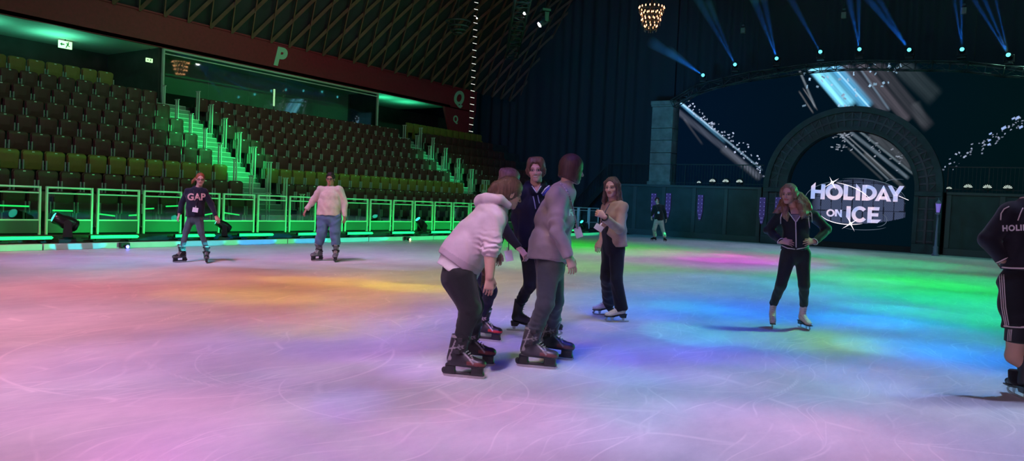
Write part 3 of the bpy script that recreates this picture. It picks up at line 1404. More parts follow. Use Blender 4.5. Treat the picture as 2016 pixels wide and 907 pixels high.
def ring(r0, r1, y0, y1, n=48, z0=ZSPR, gap=0.0):
    """half ring plus legs down to the ice"""
    prof = [(-1, 0.0)] + [None]
    mb = MB()
    A_, B_ = [], []
    path = [(-1.0, 0.0, 0.0)]
    outer = [(-r1, 0)] + [(-r1 * math.cos(PI * k / n), z0 + r1 * math.sin(PI * k / n)) for k in range(n + 1)] + [(r1, 0)]
    inner = [(-r0, 0)] + [(-r0 * math.cos(PI * k / n), z0 + r0 * math.sin(PI * k / n)) for k in range(n + 1)] + [(r0, 0)]
    N = len(outer)
    vs = [(x, y0, z) for x, z in outer] + [(x, y0, z) for x, z in inner] + [(x, y1, z) for x, z in outer] + [(x, y1, z) for x, z in inner]
    fs = []
    for i in range(N - 1):
        fs += [(i, i + 1, N + i + 1, N + i), (2 * N + i, 3 * N + i, 3 * N + i + 1, 2 * N + i + 1),
               (i, 2 * N + i, 2 * N + i + 1, i + 1), (N + i, N + i + 1, 3 * N + i + 1, 3 * N + i)]
    for i in (0, N - 1):
        fs.append((i, N + i, 3 * N + i, 2 * N + i))
    mb.add(vs, fs)
    return mb


ring(RI + 0.02, RO - 0.02, -0.18, 0.5).build('ring_body', arch_m, t)
ring(RO - 0.24, RO, -0.34, 0.5).build('outer_moulding', arch_m, t)
ring(RI, RI + 0.16, -0.30, 0.5).build('inner_moulding', arch_m, t)
ring(RI + 0.42, RI + 0.50, -0.25, 0.0).build('middle_moulding', arch_m2, t)
# radial struts and cross bars of the iron inlay
for k in range(0, 31):
    a = PI * k / 30
    c, s = -math.cos(a), math.sin(a)
    MB().bar((c * (RI + 0.14), -0.2, ZSPR + s * (RI + 0.14)), (c * (RO - 0.22), -0.2, ZSPR + s * (RO - 0.22)), 0.07, 0.08, (0, 1, 0)).build('strut', arch_m2, t)
    if k < 30:
        a2 = PI * (k + 1) / 30
        c2, s2 = -math.cos(a2), math.sin(a2)
        if k % 2:
            c, s, c2, s2 = c2, s2, c, s
        MB().bar((c * (RI + 0.5), -0.2, ZSPR + s * (RI + 0.5)), (c2 * (RO - 0.24), -0.2, ZSPR + s2 * (RO - 0.24)), 0.03, 0.05, (0, 1, 0)).build('brace', arch_m2, t)
for sx in (-1, 1):
    for k in range(5):
        z = 0.5 + 0.45 * k
        MB().bar((sx * (RI + 0.14), -0.2, z), (sx * (RO - 0.22), -0.2, z), 0.05, 0.06, (0, 0, 1)).build('strut', arch_m2, t)
for sx in (-1, 1):
    MB().box((sx * (RI + RO) / 2 - 0.50 - 0.06 * (sx > 0) * 0, -0.42, 0), (sx * (RI + RO) / 2 + 0.50, 0.5, 0.4), bev=0.02).build('foot_block', arch_m, t)
    MB().box((sx * (RI + RO) / 2 - 0.50, -0.40, ZSPR - 0.2), (sx * (RI + RO) / 2 + 0.50, 0.5, ZSPR), bev=0.02).build('impost', arch_m, t)

# ------------------------------------------------------------------ screens (they give off the picture)
YS = 35.62      # main screen
YDS = 35.20     # screen inside the arch
g2 = np.random.default_rng(5)
STREAKS = [
    # x0, y0, x1, y1, half width, colour, fade-out power
    (1634, 124, 1712, 214, 15, (0.10, 0.42, 0.72), 0.0),
    (1600, 126, 1678, 212, 17, (0.22, 0.72, 1.0), 0.0),
    (1592, 128, 1660, 212, 7, (0.16, 0.50, 0.75), 0.0),
    (1634, 124, 1716, 216, 2.5, (0.30, 0.42, 0.55), 0.1),
    (1655, 122, 1748, 224, 14, (0.10, 0.10, 0.13), 0.2),
    (1690, 122, 1790, 240, 12, (0.11, 0.095, 0.115), 0.2),
    (1722, 122, 1832, 254, 15, (0.055, 0.052, 0.062), 0.3),
    (1690, 130, 1752, 218, 3, (0.10, 0.16, 0.22), 0.3),
    (1768, 124, 1846, 196, 22, (0.030, 0.040, 0.045), 0.4),
    (1800, 200, 1822, 250, 12, (0.035, 0.04, 0.045), 0.6),
    (1571, 132, 1606, 214, 3, (0.20, 0.24, 0.28), 0.2),
    (1572, 178, 1602, 224, 2.2, (0.16, 0.16, 0.17), 0.2),
    (1580, 172, 1610, 218, 1.6, (0.22, 0.22, 0.24), 0.2),
    (1331, 194, 1502, 336, 2.6, (0.45, 0.72, 0.98), 0.8),
    (1331, 196, 1430, 282, 4.0, (0.10, 0.30, 0.50), 0.8),
    (1328, 214, 1500, 352, 7, (0.055, 0.062, 0.085), 0.1),
    (1345, 232, 1384, 286, 3, (0.06, 0.06, 0.07), 0.5),
    (1420, 290, 1498, 352, 9, (0.06, 0.065, 0.075), 0.2),
    (1648, 258, 1752, 356, 2.4, (0.24, 0.30, 0.36), 0.5),
    (1658, 258, 1768, 358, 2.0, (0.25, 0.28, 0.32), 0.3),
    (1672, 258, 1790, 352, 4.5, (0.12, 0.16, 0.20), 0.2),
    (1690, 256, 1800, 344, 3, (0.20, 0.26, 0.30), 0.4),
    (1712, 258, 1800, 330, 12, (0.07, 0.075, 0.085), 0.1),
    (1700, 300, 1782, 372, 5, (0.08, 0.085, 0.09), 0.2),
    (1668, 290, 1740, 356, 3, (0.05, 0.055, 0.06), 0.2),
]


def picture(P):
    """what the screen shows at world points P"""
    q = proj(P)
    x, y = q[:, 0], q[:, 1]
    c = np.zeros((len(q), 3), dtype=np.float32)
    f = np.clip((x - 1300) / 700, 0, 1)
    c[:] = np.array([0.0003, 0.0040, 0.0140])[None] * (1 - f[:, None]) + np.array([0.0003, 0.0052, 0.0065])[None] * f[:, None]
    n1 = 0.75 + 0.25 * np.sin(x * 0.31 - y * 0.27 + 1.3 * np.sin(x * 0.05)) + 0.12 * np.sin(x * 0.9 - y * 0.8)
    inner = ((P[:, 0] - XA) ** 2 + np.maximum(P[:, 2] - ZSPR, 0) ** 2) < (RI + 0.3) ** 2
    for (x0, y0, x1, y1, w_, col, fade) in STREAKS:
        dx, dy = x1 - x0, y1 - y0
        L = math.hypot(dx, dy)
        t_ = ((x - x0) * dx + (y - y0) * dy) / L
        s_ = np.abs((x - x0) * dy - (y - y0) * dx) / L
        a = np.clip((w_ * 1.15 - s_) / (0.75 * w_ + 0.8), 0, 1)
        a = a * a * (3 - 2 * a)
        if col[2] < 1.5 * col[0]:
            col = tuple(q * 0.75 for q in col)
        e = np.clip(t_ / 6, 0, 1) * np.clip((L - t_) / (6 + 0.35 * w_), 0, 1)
        a = a * e * (1 - fade * np.clip(t_ / L, 0, 1)) * (0.8 + 0.25 * (n1 - 0.75) / 0.25 * 0.5)
        top = y0 < 240 and x0 > 1540
        if x0 > 1640 and y0 > 250:
            a = a * inner
        c += a[:, None] * np.array(col)[None]
    # confetti: small bright scraps
    def scraps(cx, cy, w_, h_, ang, col):
        nonlocal c
        ca, sa = math.cos(ang), math.sin(ang)
        u = (x - cx) * ca + (y - cy) * sa
        v = -(x - cx) * sa + (y - cy) * ca
        m2 = (np.abs(u) < w_) & (np.abs(v) < h_)
        c[m2] = np.array(col)
    for _ in range(46):
        cx = g2.uniform(1580, 1790)
        cy = g2.uniform(122, 172) if cx > 1700 else g2.uniform(122, 214)
        b = g2.uniform(0.25, 0.8)
        scraps(cx, cy, g2.uniform(1.2, 4.0), g2.uniform(1.0, 2.6), g2.uniform(0, 3), (0.45 * b, 0.72 * b, b))
    for _ in range(80):
        t_ = g2.uniform(0, 1) ** 0.7
        cx, cy = 1345 + 155 * t_ + g2.normal() * 3, 196 + 134 * t_ + g2.normal() * (4 + 6 * t_)
        b = g2.uniform(0.3, 0.95)
        scraps(cx, cy, g2.uniform(0.6, 1.9), g2.uniform(0.8, 2.0), g2.uniform(0, 3), (0.62 * b, 0.72 * b, b))
    for _ in range(30):
        cx = g2.uniform(1633, 1680)
        cy = g2.uniform(260, 306)
        b = g2.uniform(0.1, 0.45)
        scraps(cx, cy, g2.uniform(1, 4), g2.uniform(0.7, 1.4), g2.uniform(-0.6, 0.4), (0.7 * b, 0.8 * b, b))
    for _ in range(24):
        cx = g2.uniform(1700, 1780)
        cy = 275 + (cx - 1700) * 0.45 + g2.normal() * 10
        b = g2.uniform(0.1, 0.4)
        scraps(cx, cy, g2.uniform(1, 3), g2.uniform(0.7, 1.4), g2.uniform(-0.6, 0.4), (0.7 * b, 0.8 * b, b))
    for (cx, cy, s_) in ((2003, 232, 5), (1976, 252, 5), (1950, 263, 3), (1948, 276, 3), (2010, 250, 4), (1947, 284, 3), (1995, 233, 3)):
        scraps(cx, cy, s_, s_ * 0.5, -0.5, (0.30, 0.42, 0.75))
    for _ in range(60):
        t_ = g2.uniform(0, 1)
        cx, cy = 1848 + 165 * t_ + g2.normal() * 3, 336 - 100 * t_ + g2.normal() * 7
        b = g2.uniform(0.12, 0.6)
        scraps(cx, cy, g2.uniform(0.6, 1.8), g2.uniform(0.8, 2.4), g2.uniform(0.9, 2.2), (0.62 * b, 0.72 * b, b))
    # dark globe behind the lettering
    gx, gy = (x - 1690) / 92.0, (y - 402) / 50.0
    yb = np.clip(1 - gx ** 2, 0, None)
    dome = (np.abs(gx) < 1) & (y > 402 - 50 * np.sqrt(yb)) & (y < 440 - 12 * gx ** 2)
    shade = 0.75 + 0.25 * np.sin(x * 1.7) * np.sin(y * 1.2)
    dc = np.array([0.060, 0.080, 0.155])[None] * shade[:, None]
    lines = (np.abs(((x - 1636.5 + (y - 402) * 0.03) % 20.6) - 10.3) > 9.4) | (np.abs((y - 0.02 * x - 368) % 27 - 13) < 0.7)
    dc = np.where(lines[:, None], dc * 0.12, dc)
    edge = (y < 402 - 50 * np.sqrt(yb) + 6)
    dc = np.where(edge[:, None], dc * 0.5, dc)
    left_fade = np.clip((x - 1592) / 20, 0, 1)
    c[dome] = (dc * left_fade[:, None])[dome]
    return c


def screen_mesh(name, xs, zs, keep, y):
    X, Z_ = np.meshgrid(xs, zs, indexing='ij')
    V_ = np.stack([X.ravel(), np.full(X.size, y), Z_.ravel()], 1)
    nx, nz = len(xs), len(zs)
    i, j = np.meshgrid(np.arange(nx - 1), np.arange(nz - 1), indexing='ij')
    a = (i * nz + j).ravel()
    F_ = np.stack([a, a + nz, a + nz + 1, a + 1], 1)
    cen = V_[F_].mean(1)
    F_ = F_[keep(cen)]
    used = np.unique(F_)
    mp = np.full(len(V_), -1)
    mp[used] = np.arange(len(used))
    V_ = V_[used]
    F_ = mp[F_]
    return fast_mesh(name, V_, F_, False, picture(V_))


scr_mat = bpy.data.materials.new('screen_picture')
scr_mat.use_nodes = True
nt = scr_mat.node_tree
b = nt.nodes['Principled BSDF']
b.inputs['Base Color'].default_value = (0.003, 0.004, 0.006, 1)
b.inputs['Roughness'].default_value = 0.9
b.inputs['Specular IOR Level'].default_value = 0.05
a_ = nt.nodes.new('ShaderNodeAttribute')
a_.attribute_name = 'col'
nt.links.new(a_.outputs['Color'], b.inputs['Emission Color'])
b.inputs['Emission Strength'].default_value = 1.15

ZTOP = 8.12
RS_ = 25.6  # radius of the curved top edge


def top_z(x):
    return ZTOP - RS_ + np.sqrt(RS_ ** 2 - (x - XA) ** 2)


scr = empty('video_screen', (XA, YS, ZD), 0, 'huge curved video screen with pale light streaks and confetti behind the arch', 'screen')
me = screen_mesh('main', np.arange(-14.05, 2.4, 0.020), np.arange(ZD + 0.05, 8.2, 0.020),
                 lambda c: (c[:, 2] < top_z(c[:, 0])) & (((c[:, 0] - XA) ** 2 + (c[:, 2] - ZSPR) ** 2) > (RI + 0.35) ** 2), YS)
me.materials.append(scr_mat)
o = link('picture_panel', me, scr)
o.location = (-XA, -YS, -ZD)
bx = MB()
n = 40
xs = [-14.05 + 16.45 * i / n for i in range(n + 1)]
poly = [(x - XA, top_z(x) - ZD) for x in xs] + [(2.4 - XA, 0.0), (-14.05 - XA, 0.0)]
bx.prism(poly, (0, 0.02, 0), (1, 0, 0), (0, 0, 1), (0, 1, 0), 0.15)
bx.build('screen_cabinet', black, scr)
rim = MB()
rim.tube([(x - XA, -0.02, top_z(x) - ZD + 0.03) for x in xs], 0.05, 8)
rim.build('top_edge', stage_trim, scr)

scr2 = empty('door_screen', (XA, YDS, 0), 0, 'lit screen inside the arch showing the show title in pale letters', 'screen')
me = screen_mesh('inner', np.arange(XA - 2.56, XA + 2.56, 0.024), np.arange(0.25, 5.2, 0.024),
                 lambda c: (((c[:, 0] - XA) ** 2 + np.maximum(c[:, 2] - ZSPR, 0) ** 2) < (RI - 0.04) ** 2), YDS)
me.materials.append(scr_mat)
o = link('picture_panel', me, scr2)
o.location = (-XA, -YDS, 0)
MB().prism([(-RI + 0.01, 0), (RI - 0.01, 0)] + [((RI - 0.01) * math.cos(PI * k / 24), ZSPR + (RI - 0.01) * math.sin(PI * k / 24)) for k in range(25)], (0, 0.02, 0), (1, 0, 0), (0, 0, 1), (0, 1, 0), 0.1).build('screen_cabinet', black, scr2)

# title lettering
let_m = bpy.data.materials.new('lit_title_letters')
let_m.use_nodes = True
nt = let_m.node_tree
b = nt.nodes['Principled BSDF']
b.inputs['Base Color'].default_value = (0.3, 0.3, 0.3, 1)
tc = nt.nodes.new('ShaderNodeTexCoord')
nz_ = nt.nodes.new('ShaderNodeTexNoise')
nz_.inputs['Scale'].default_value = 1.6
rp_ = nt.nodes.new('ShaderNodeValToRGB')
rp_.color_ramp.elements[0].position = 0.35
rp_.color_ramp.elements[0].color = (0.42, 0.52, 1.0, 1)
rp_.color_ramp.elements[1].position = 0.62
rp_.color_ramp.elements[1].color = (0.95, 0.72, 0.92, 1)
nt.links.new(tc.outputs['Object'], nz_.inputs['Vector'])
nt.links.new(nz_.outputs['Fac'], rp_.inputs['Fac'])
nt.links.new(rp_.outputs['Color'], b.inputs['Emission Color'])
b.inputs['Emission Strength'].default_value = 0.85
glow_m = mat('white_glow', (0.5, 0.5, 0.5), emit=(1.0, 0.85, 0.95), estr=1.6)
line_m = mat('thin_glow_line', (0.3, 0.3, 0.4), emit=(0.35, 0.38, 0.65), estr=0.7)
dim_line = mat('dim_glow_line', (0.1, 0.1, 0.1), emit=(0.09, 0.11, 0.16), estr=1.0)
YL = YDS - 0.012


def lp(u, v):
    p = on_y(1570 + u / 7.558, 340 + v / 7.558, YL)
    return (p.x, p.z)


def flat(polys, name, M, parent, y=YL, th=0.006):
    m_ = MB()
    for pl in polys:
        pts = [lp(u, v) for u, v in pl]
        m_.add([(x, y, z) for x, z in pts], [tuple(range(len(pts)))])
    # reference is world, parent sits at its own place
    o = m_.build(name, M, parent)
    o.location = (-parent.location.x, -parent.location.y, -parent.location.z)
    return o


def ringp(cx, cy, ax, ay, bx_, by_, a0=0, a1=360, n=44):
    out = []
    for i in range(n):
        t0 = math.radians(a0 + (a1 - a0) * i / n)
        t1 = math.radians(a0 + (a1 - a0) * (i + 1) / n)
        out.append([(cx + ax * math.cos(t0), cy + ay * math.sin(t0)), (cx + ax * math.cos(t1), cy + ay * math.sin(t1)),
                    (cx + bx_ * math.cos(t1), cy + by_ * math.sin(t1)), (cx + bx_ * math.cos(t0), cy + by_ * math.sin(t0))])
    return out


LET = [
    [(195, 385), (205, 198), (272, 140), (257, 385)], [(340, 392), (357, 168), (418, 172), (404, 395)], [(262, 250), (352, 256), (349, 306), (259, 300)],
    [(682, 402), (692, 178), (757, 182), (747, 352), (747, 404)], [(747, 352), (852, 356), (805, 408), (745, 404)],
    [(862, 408), (874, 160), (938, 235), (930, 412)],
    [(955, 412), (968, 180), (1030, 181), (1018, 413)],
    [(1148, 418), (1270, 205), (1285, 185), (1303, 250), (1215, 420)], [(1262, 225), (1285, 185), (1395, 428), (1325, 426)],
    [(1225, 350), (1325, 353), (1340, 402), (1200, 398)],
    [(1345, 190), (1405, 190), (1458, 280), (1492, 342), (1425, 338)], [(1520, 195), (1590, 198), (1492, 342), (1446, 300)],
    [(1425, 325), (1494, 330), (1490, 430), (1420, 430)],
    [(555, 648), (558, 545), (588, 545), (586, 648)], [(558, 545), (597, 545), (660, 662), (630, 650)], [(634, 655), (634, 550), (662, 550), (660, 662)],
    [(722, 655), (732, 495), (795, 498), (785, 740)],
    [(1035, 742), (1048, 508), (1112, 510), (1100, 745)], [(1105, 509), (1225, 512), (1213, 562), (1104, 558)],
    [(1102, 600), (1206, 602), (1200, 652), (1100, 648)], [(1098, 694), (1248, 697), (1190, 748), (1096, 745)],
]
LET += ringp(547, 285, 130, 119, 66, 60)
LET += ringp(492, 596, 62, 56, 36, 32)
LET += ringp(1030, 297, 152, 117, 86, 64, -90, 90)
LET += [[(1018, 180), (1035, 180), (1035, 233), (1018, 233)], [(1018, 361), (1035, 361), (1035, 414), (1018, 414)]]
LET += ringp(925, 618, 120, 121, 62, 66, 38, 322)
flat(LET, 'title_letters', let_m, scr2)


def arcline(cx, cy, rx, ry, a0, a1, w0, rot=0.0, n=36):
    out = []
    cr, sr_ = math.cos(rot), math.sin(rot)

    def pt(t, r):
        x, y = (rx + r) * math.cos(t), (ry + r) * math.sin(t)
        return (cx + x * cr - y * sr_, cy + x * sr_ + y * cr)
    for i in range(n):
        t0 = math.radians(a0 + (a1 - a0) * i / n)
        t1 = math.radians(a0 + (a1 - a0) * (i + 1) / n)
        w = w0 * math.sin(PI * (i + 0.5) / n) ** 0.5
        out.append([pt(t0, -w), pt(t1, -w), pt(t1, w), pt(t0, w)])
    return out


SW = arcline(560, 520, 620, 372, 265, 322, 5, 0.20) + arcline(800, 560, 480, 208, 70, 158, 5, 0.0)
SW += [[(1505, 340), (1515, 352), (1655, 412), (1650, 402)]]
flat(SW, 'bright_swoosh', glow_m, scr2, YL - 0.004)
DM = arcline(800, 430, 690, 310, 150, 268, 5, 0.06) + arcline(860, 430, 760, 350, 255, 352, 5, 0.02) + arcline(1180, 700, 150, 100, -60, 90, 5)
DM += arcline(1000, 790, 340, 60, 20, 150, 4) + arcline(1490, 150, 180, 55, 180, 300, 4)
flat(DM, 'faint_swoosh', dim_line, scr2, YL + 0.004)


def star(cx, cy, r, rot=0.2):
    out = []
    for k, (a, l) in enumerate(((-2.0, 1.0), (-0.55, 1.25), (1.1, 1.3), (2.6, 1.5))):
        dx, dy = math.cos(a), math.sin(a)
        out.append([(cx - dy * 9, cy + dx * 9), (cx + dx * r * l, cy + dy * r * l), (cx + dy * 9, cy - dx * 9)])
    out.append([(cx + 24 * math.cos(2 * PI * k / 12), cy + 24 * math.sin(2 * PI * k / 12)) for k in range(12)])
    return out


flat(star(518, 145, 95) + star(790, 756, 100), 'sparkle', glow_m, scr2, YL - 0.008)

# ------------------------------------------------------------------ blinders on the deck
fan_m = mat('blinder_glow', (0.8, 0.8, 0.8), emit=(0.9, 1.0, 0.85), estr=1.0)


def blinder():
    t = empty('blinder_lamp', (0, 0, 0), 0)
    MB().lathe([(0.11, 0.0), (0.15, 0.05), (0.155, 0.22), (0.14, 0.23)], (0, 0.12, 0), 20, (0, -1, 0)).build('housing', black, t)
    g = MB()
    for k in range(7):
        a = PI * (0.08 + 0.14 * k)
        c, s = math.cos(a), math.sin(a)
        q = [(c * 0.02, s * 0.02 - 0.05), (c * 0.15 - s * 0.013, s * 0.13 - 0.05 + c * 0.013), (c * 0.17, s * 0.15 - 0.05), (c * 0.15 + s * 0.013, s * 0.13 - 0.05 - c * 0.013)]
        g.add([(x, -0.118, z) for x, z in q], [(0, 1, 2, 3)])
    g.build('lamp_louvre', fan_m, t)
    b_ = MB()
    b_.bar((-0.18, 0.0, -0.25), (-0.18, 0.0, 0.02), 0.02)
    b_.bar((0.18, 0.0, -0.25), (0.18, 0.0, 0.02), 0.02)
    b_.bar((-0.19, 0.0, -0.245), (0.19, 0.0, -0.245), 0.04, 0.015)
    b_.build('bracket', black, t)
    return t


bl = None
for i, (px, py) in enumerate(((1377, 357), (1404, 356), (1430, 356), (1457, 356), (1869, 367), (1906, 368), (1944, 368), (1984, 369))):
    p = on_y(px, py, 34.93)
    if bl is None:
        bl = o = blinder()
    else:
        o = copy_tree(bl)
    o.location = p
    s = 0.62 if i in (0, 4) else 0.95
    o.scale = (s, s, s) if True else o.scale
    o.location.z = ZD + 0.02 + 0.255 * s
    side = 'left' if i < 4 else 'right'
    o['category'] = 'stage lamp'
    if i in (0, 4):
        o['label'] = 'smallest dim lamp of the row on the stage ledge, %s of the arch' % side
    else:
        o['label'] = 'bright white ribbed lamp in the row on the stage ledge, %s of the arch' % side
        o['group'] = 'bright lamps on the ledge %s of the arch' % side

# ------------------------------------------------------------------ lamp post
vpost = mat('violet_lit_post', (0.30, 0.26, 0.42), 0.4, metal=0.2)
p = on_y(1845, 440, 33.75)
p.z = 0.0
t = empty('lamp_post', p, 0, 'slim violet lit lamp post standing at the edge of the ice before the stage', 'lamp post')
MB().lathe([(0.13, 0.0), (0.13, 0.05), (0.09, 0.09), (0.085, 0.30), (0.10, 0.33), (0.055, 0.40), (0.045, 0.9), (0.05, 0.92), (0.038, 1.0), (0.035, 1.62)], n=18).build('post', vpost, t)
MB().lathe([(0.05, 1.62), (0.085, 1.66), (0.085, 1.69), (0.05, 1.72)], n=18).build('collar', vpost, t)
MB().lathe([(0.06, 1.72), (0.095, 2.02), (0.10, 2.06)], n=12).build('lantern_glass', mat('violet_lamp_glass', (0.3, 0.25, 0.6), 0.2, emit=(0.14, 0.08, 0.42), estr=1.0), t)
MB().lathe([(0.11, 2.06), (0.115, 2.08), (0.05, 2.18), (0.012, 2.22), (0.018, 2.26), (0.002, 2.30)], n=12).build('lantern_cap', vpost, t)


# ------------------------------------------------------------------ truss helper
def truss(a, b, w=0.35, n=None, r=0.025):
    a, b = Vector(a), Vector(b)
    d = (b - a)
    L = d.length
    d.normalize()
    u = Vector((0, 0, 1)) if abs(d.z) < 0.9 else Vector((0, 1, 0))
    x = d.cross(u).normalized()
    u = x.cross(d).normalized()
    m_ = MB()
    cs = [x * sx * w / 2 + u * su * w / 2 for sx, su in ((-1, -1), (1, -1), (1, 1), (-1, 1))]
    for c in cs:
        m_.tube([a + c, b + c], r, 6)
    n = n or max(2, int(L / w / 1.2))
    for i in range(n):
        p0, p1 = a + d * (L * i / n), a + d * (L * (i + 1) / n)
        for k in range(4):
            c0, c1 = cs[k], cs[(k + 1) % 4]
            if i % 2:
                c0, c1 = c1, c0
            m_.tube([p0 + c0, p1 + c1], r * 0.6, 5)
            m_.tube([p0 + cs[k], p0 + cs[(k + 1) % 4]], r * 0.6, 5)
    return m_


truss_m = mat('dark_truss', (0.06, 0.065, 0.07), 0.5, metal=0.5)
# curved truss above the screen, in short straight pieces
HEADS = [(1384, 148), (1447, 127), (1529, 115), (1615, 102), (1692, 97), (1790, 98), (1894, 97), (1985, 108)]
YT = 34.6
hp = [on_y(px, py, YT) for px, py in HEADS]
zt = sum(top_z(p.x) for p in hp) / len(hp)
m_ = MB()
xs = [-14.0 + 17.2 * i / 14 for i in range(15)]


def ttz(x):
    return float(np.interp(x, [p.x for p in hp], [p.z for p in hp])) - 0.66 if -13.2 < x < 0.6 else (hp[0].z - 0.60 - (hp[0].x - x) * 0.5 if x < 0 else hp[-1].z - 0.60 - (x - hp[-1].x) * 0.15)


for a, b_ in zip(xs[:-1], xs[1:]):
    q = truss((a, YT, ttz(a)), (b_, YT, ttz(b_)), 0.36)
    m_.add(q.v, q.f, True)
tr = m_.build('lighting_truss', truss_m)
tag(tr, 'dark curved truss carrying the blue beam lamps above the screen', 'truss')
hang = MB()
for x in (-13.5, -10, -5.8, -1.5, 2.6):
    hang.tube([(x, YT, ttz(x) + 0.15), (x, YT, 20)], 0.012, 5)
hang.build('hanging_wire', black, tr)


# ------------------------------------------------------------------ moving-head lamps
def moving_head(lens_m, tilt, pan, s=1.0, hang=False):
    """base, yoke and tiltable head; tilt from upright towards +X before pan"""
    t = empty('moving_head_lamp', (0, 0, 0), 0)
    B = MB()
    B.box((-0.16, -0.19, 0.0), (0.16, 0.19, 0.11), bev=0.02)
    B.lathe([(0.12, 0.11), (0.11, 0.14)], n=16)
    B.build('base', black, t)
    Y = MB()
    Y.box((-0.09, -0.20, 0.14), (0.09, 0.20, 0.18), bev=0.015)
    for sy in (-1, 1):
        Y.prism([(-0.085, 0.15), (0.085, 0.15), (0.06, 0.46), (0.0, 0.50), (-0.06, 0.46)], (0, sy * 0.20 - 0.025, 0), (1, 0, 0), (0, 0, 1), (0, 1, 0), 0.05)
    Y.build('yoke', black, t)
    H = MB()
    prof = [(0.06, -0.20), (0.115, -0.17), (0.135, -0.05), (0.14, 0.05), (0.115, 0.14), (0.12, 0.25), (0.105, 0.26)]
    H.lathe(prof, (0, 0, 0), 20)
    for k in range(5):
        H.lathe([(0.118, -0.15 + 0.03 * k), (0.142, -0.147 + 0.03 * k), (0.118, -0.138 + 0.03 * k)], (0, 0, 0), 20)
    h = H.build('head', blackg, t)
    h.location = (0, 0, 0.42)
    h.rotation_euler = (0, tilt, 0)
    l = MB().lathe([(0.098, 0.262), (0.085, 0.280), (0.04, 0.290)], (0, 0, 0), 20).build('lens', lens_m, h)
    t.rotation_euler = (PI if hang else 0, 0, pan)
    t.scale = (s, s, s)
    return t


cy_m = mat('cyan_lens', (0.1, 0.6, 0.8), emit=(0.12, 0.85, 1.0), estr=2.2)
BEAMS = [((1384, 148), (1290, 88)), ((1447, 127), (1368, 0)), ((1529, 115), (1488, 0)), ((1615, 102), (1556, 0)),
         ((1692, 97), (1678, 0)), ((1790, 98), (1712, 0)), ((1894, 97), (1882, 0)), ((1985, 108), (1925, 0))]
beam_dirs = []
for i, ((a, b_)) in enumerate(BEAMS):
    p = hp[i]
    # the shafts come out over the rink, tilted towards the hall
    d2 = pix(*b_, 24.0)
    q = d2
    v = (q - p).normalized()
    # keep the same apparent line but choose a plausible slope
    beam_dirs.append((p.copy(), v))
    pan = math.atan2(v.y, v.x)
    tilt = math.acos(max(-1, min(1, v.z)))
    o = moving_head(cy_m, tilt, pan, 0.8)
    o.location = (p.x - v.x * 0.2, YT - v.y * 0.2, p.z - 0.336 - v.z * 0.22)
    cat_ = 'stage lamp'
    wh = ['first from the left end', 'second one along', 'third one along', 'fourth one along', 'straight above the arch',
          'above right half of arch', 'third last, right of the arch', 'nearest the right edge'][i]
    wh = wh.replace('third last, right of the arch', 'just right of the arch')
    tag(o, 'moving lamp with a blue beam on the curved truss, ' + wh, cat_)

# walkway lamps
cyw = mat('teal_lens', (0.1, 0.6, 0.5), emit=(0.05, 1.0, 0.70), estr=1.6)
for i, (px, py, y_, sc, tl, pn, lab) in enumerate((
        (133, 463, None, 1.05, 1.15, -2.0, 'large black moving lamp on the walkway between the first two light bars'),
        (442, 463, None, 0.85, 1.0, -2.2, 'black moving lamp on the walkway beside the skater in the dark hoodie'),
        (830, 463, None, 0.95, 0.75, -1.9, 'black moving lamp with a teal beam before the yellow seats'),
        (1150, 458, None, 0.9, 0.9, -1.9, 'far black moving lamp between the short haired skater and the woman in beige'))):
    p = on_x(px, py, -16.45)
    o = moving_head(cyw, tl, pn, sc)
    o.location = (-16.45, p.y, 0.072)
    tag(o, lab, 'stage lamp')
    # little teal shaft of the third one is lit in d_light

# little lamps on the kerb
for (px, py, M_, lab) in ((249, 486, mat('blue_lens', (0.1, 0.1, 0.5), emit=(0.08, 0.10, 1.0), estr=12), 'tiny blue lamp clipped to the kerb left of the skater in the dark hoodie'),
                          (805, 473, mat('amber_lens', (0.5, 0.4, 0.2), emit=(1.0, 0.75, 0.35), estr=8), 'tiny amber lamp clipped to the kerb beyond the skater in cream')):
    p = on_x(px, py, X_KERB + 0.16)
    p.z = 0.045
    t = empty('kerb_lamp', p, 0, lab, 'small lamp')
    MB().box((-0.14, -0.10, -0.02), (-0.03, 0.10, 0.08), bev=0.012).build('clamp', black, t)
    MB().lathe([(0.03, -0.05), (0.045, 0.0), (0.045, 0.05)], (0, 0, 0.0), 14, (1, 0, 0)).build('barrel', blackg, t)
    MB().lathe([(0.038, 0.05), (0.02, 0.062)], (0, 0, 0.0), 14, (1, 0, 0)).build('lens', M_, t)

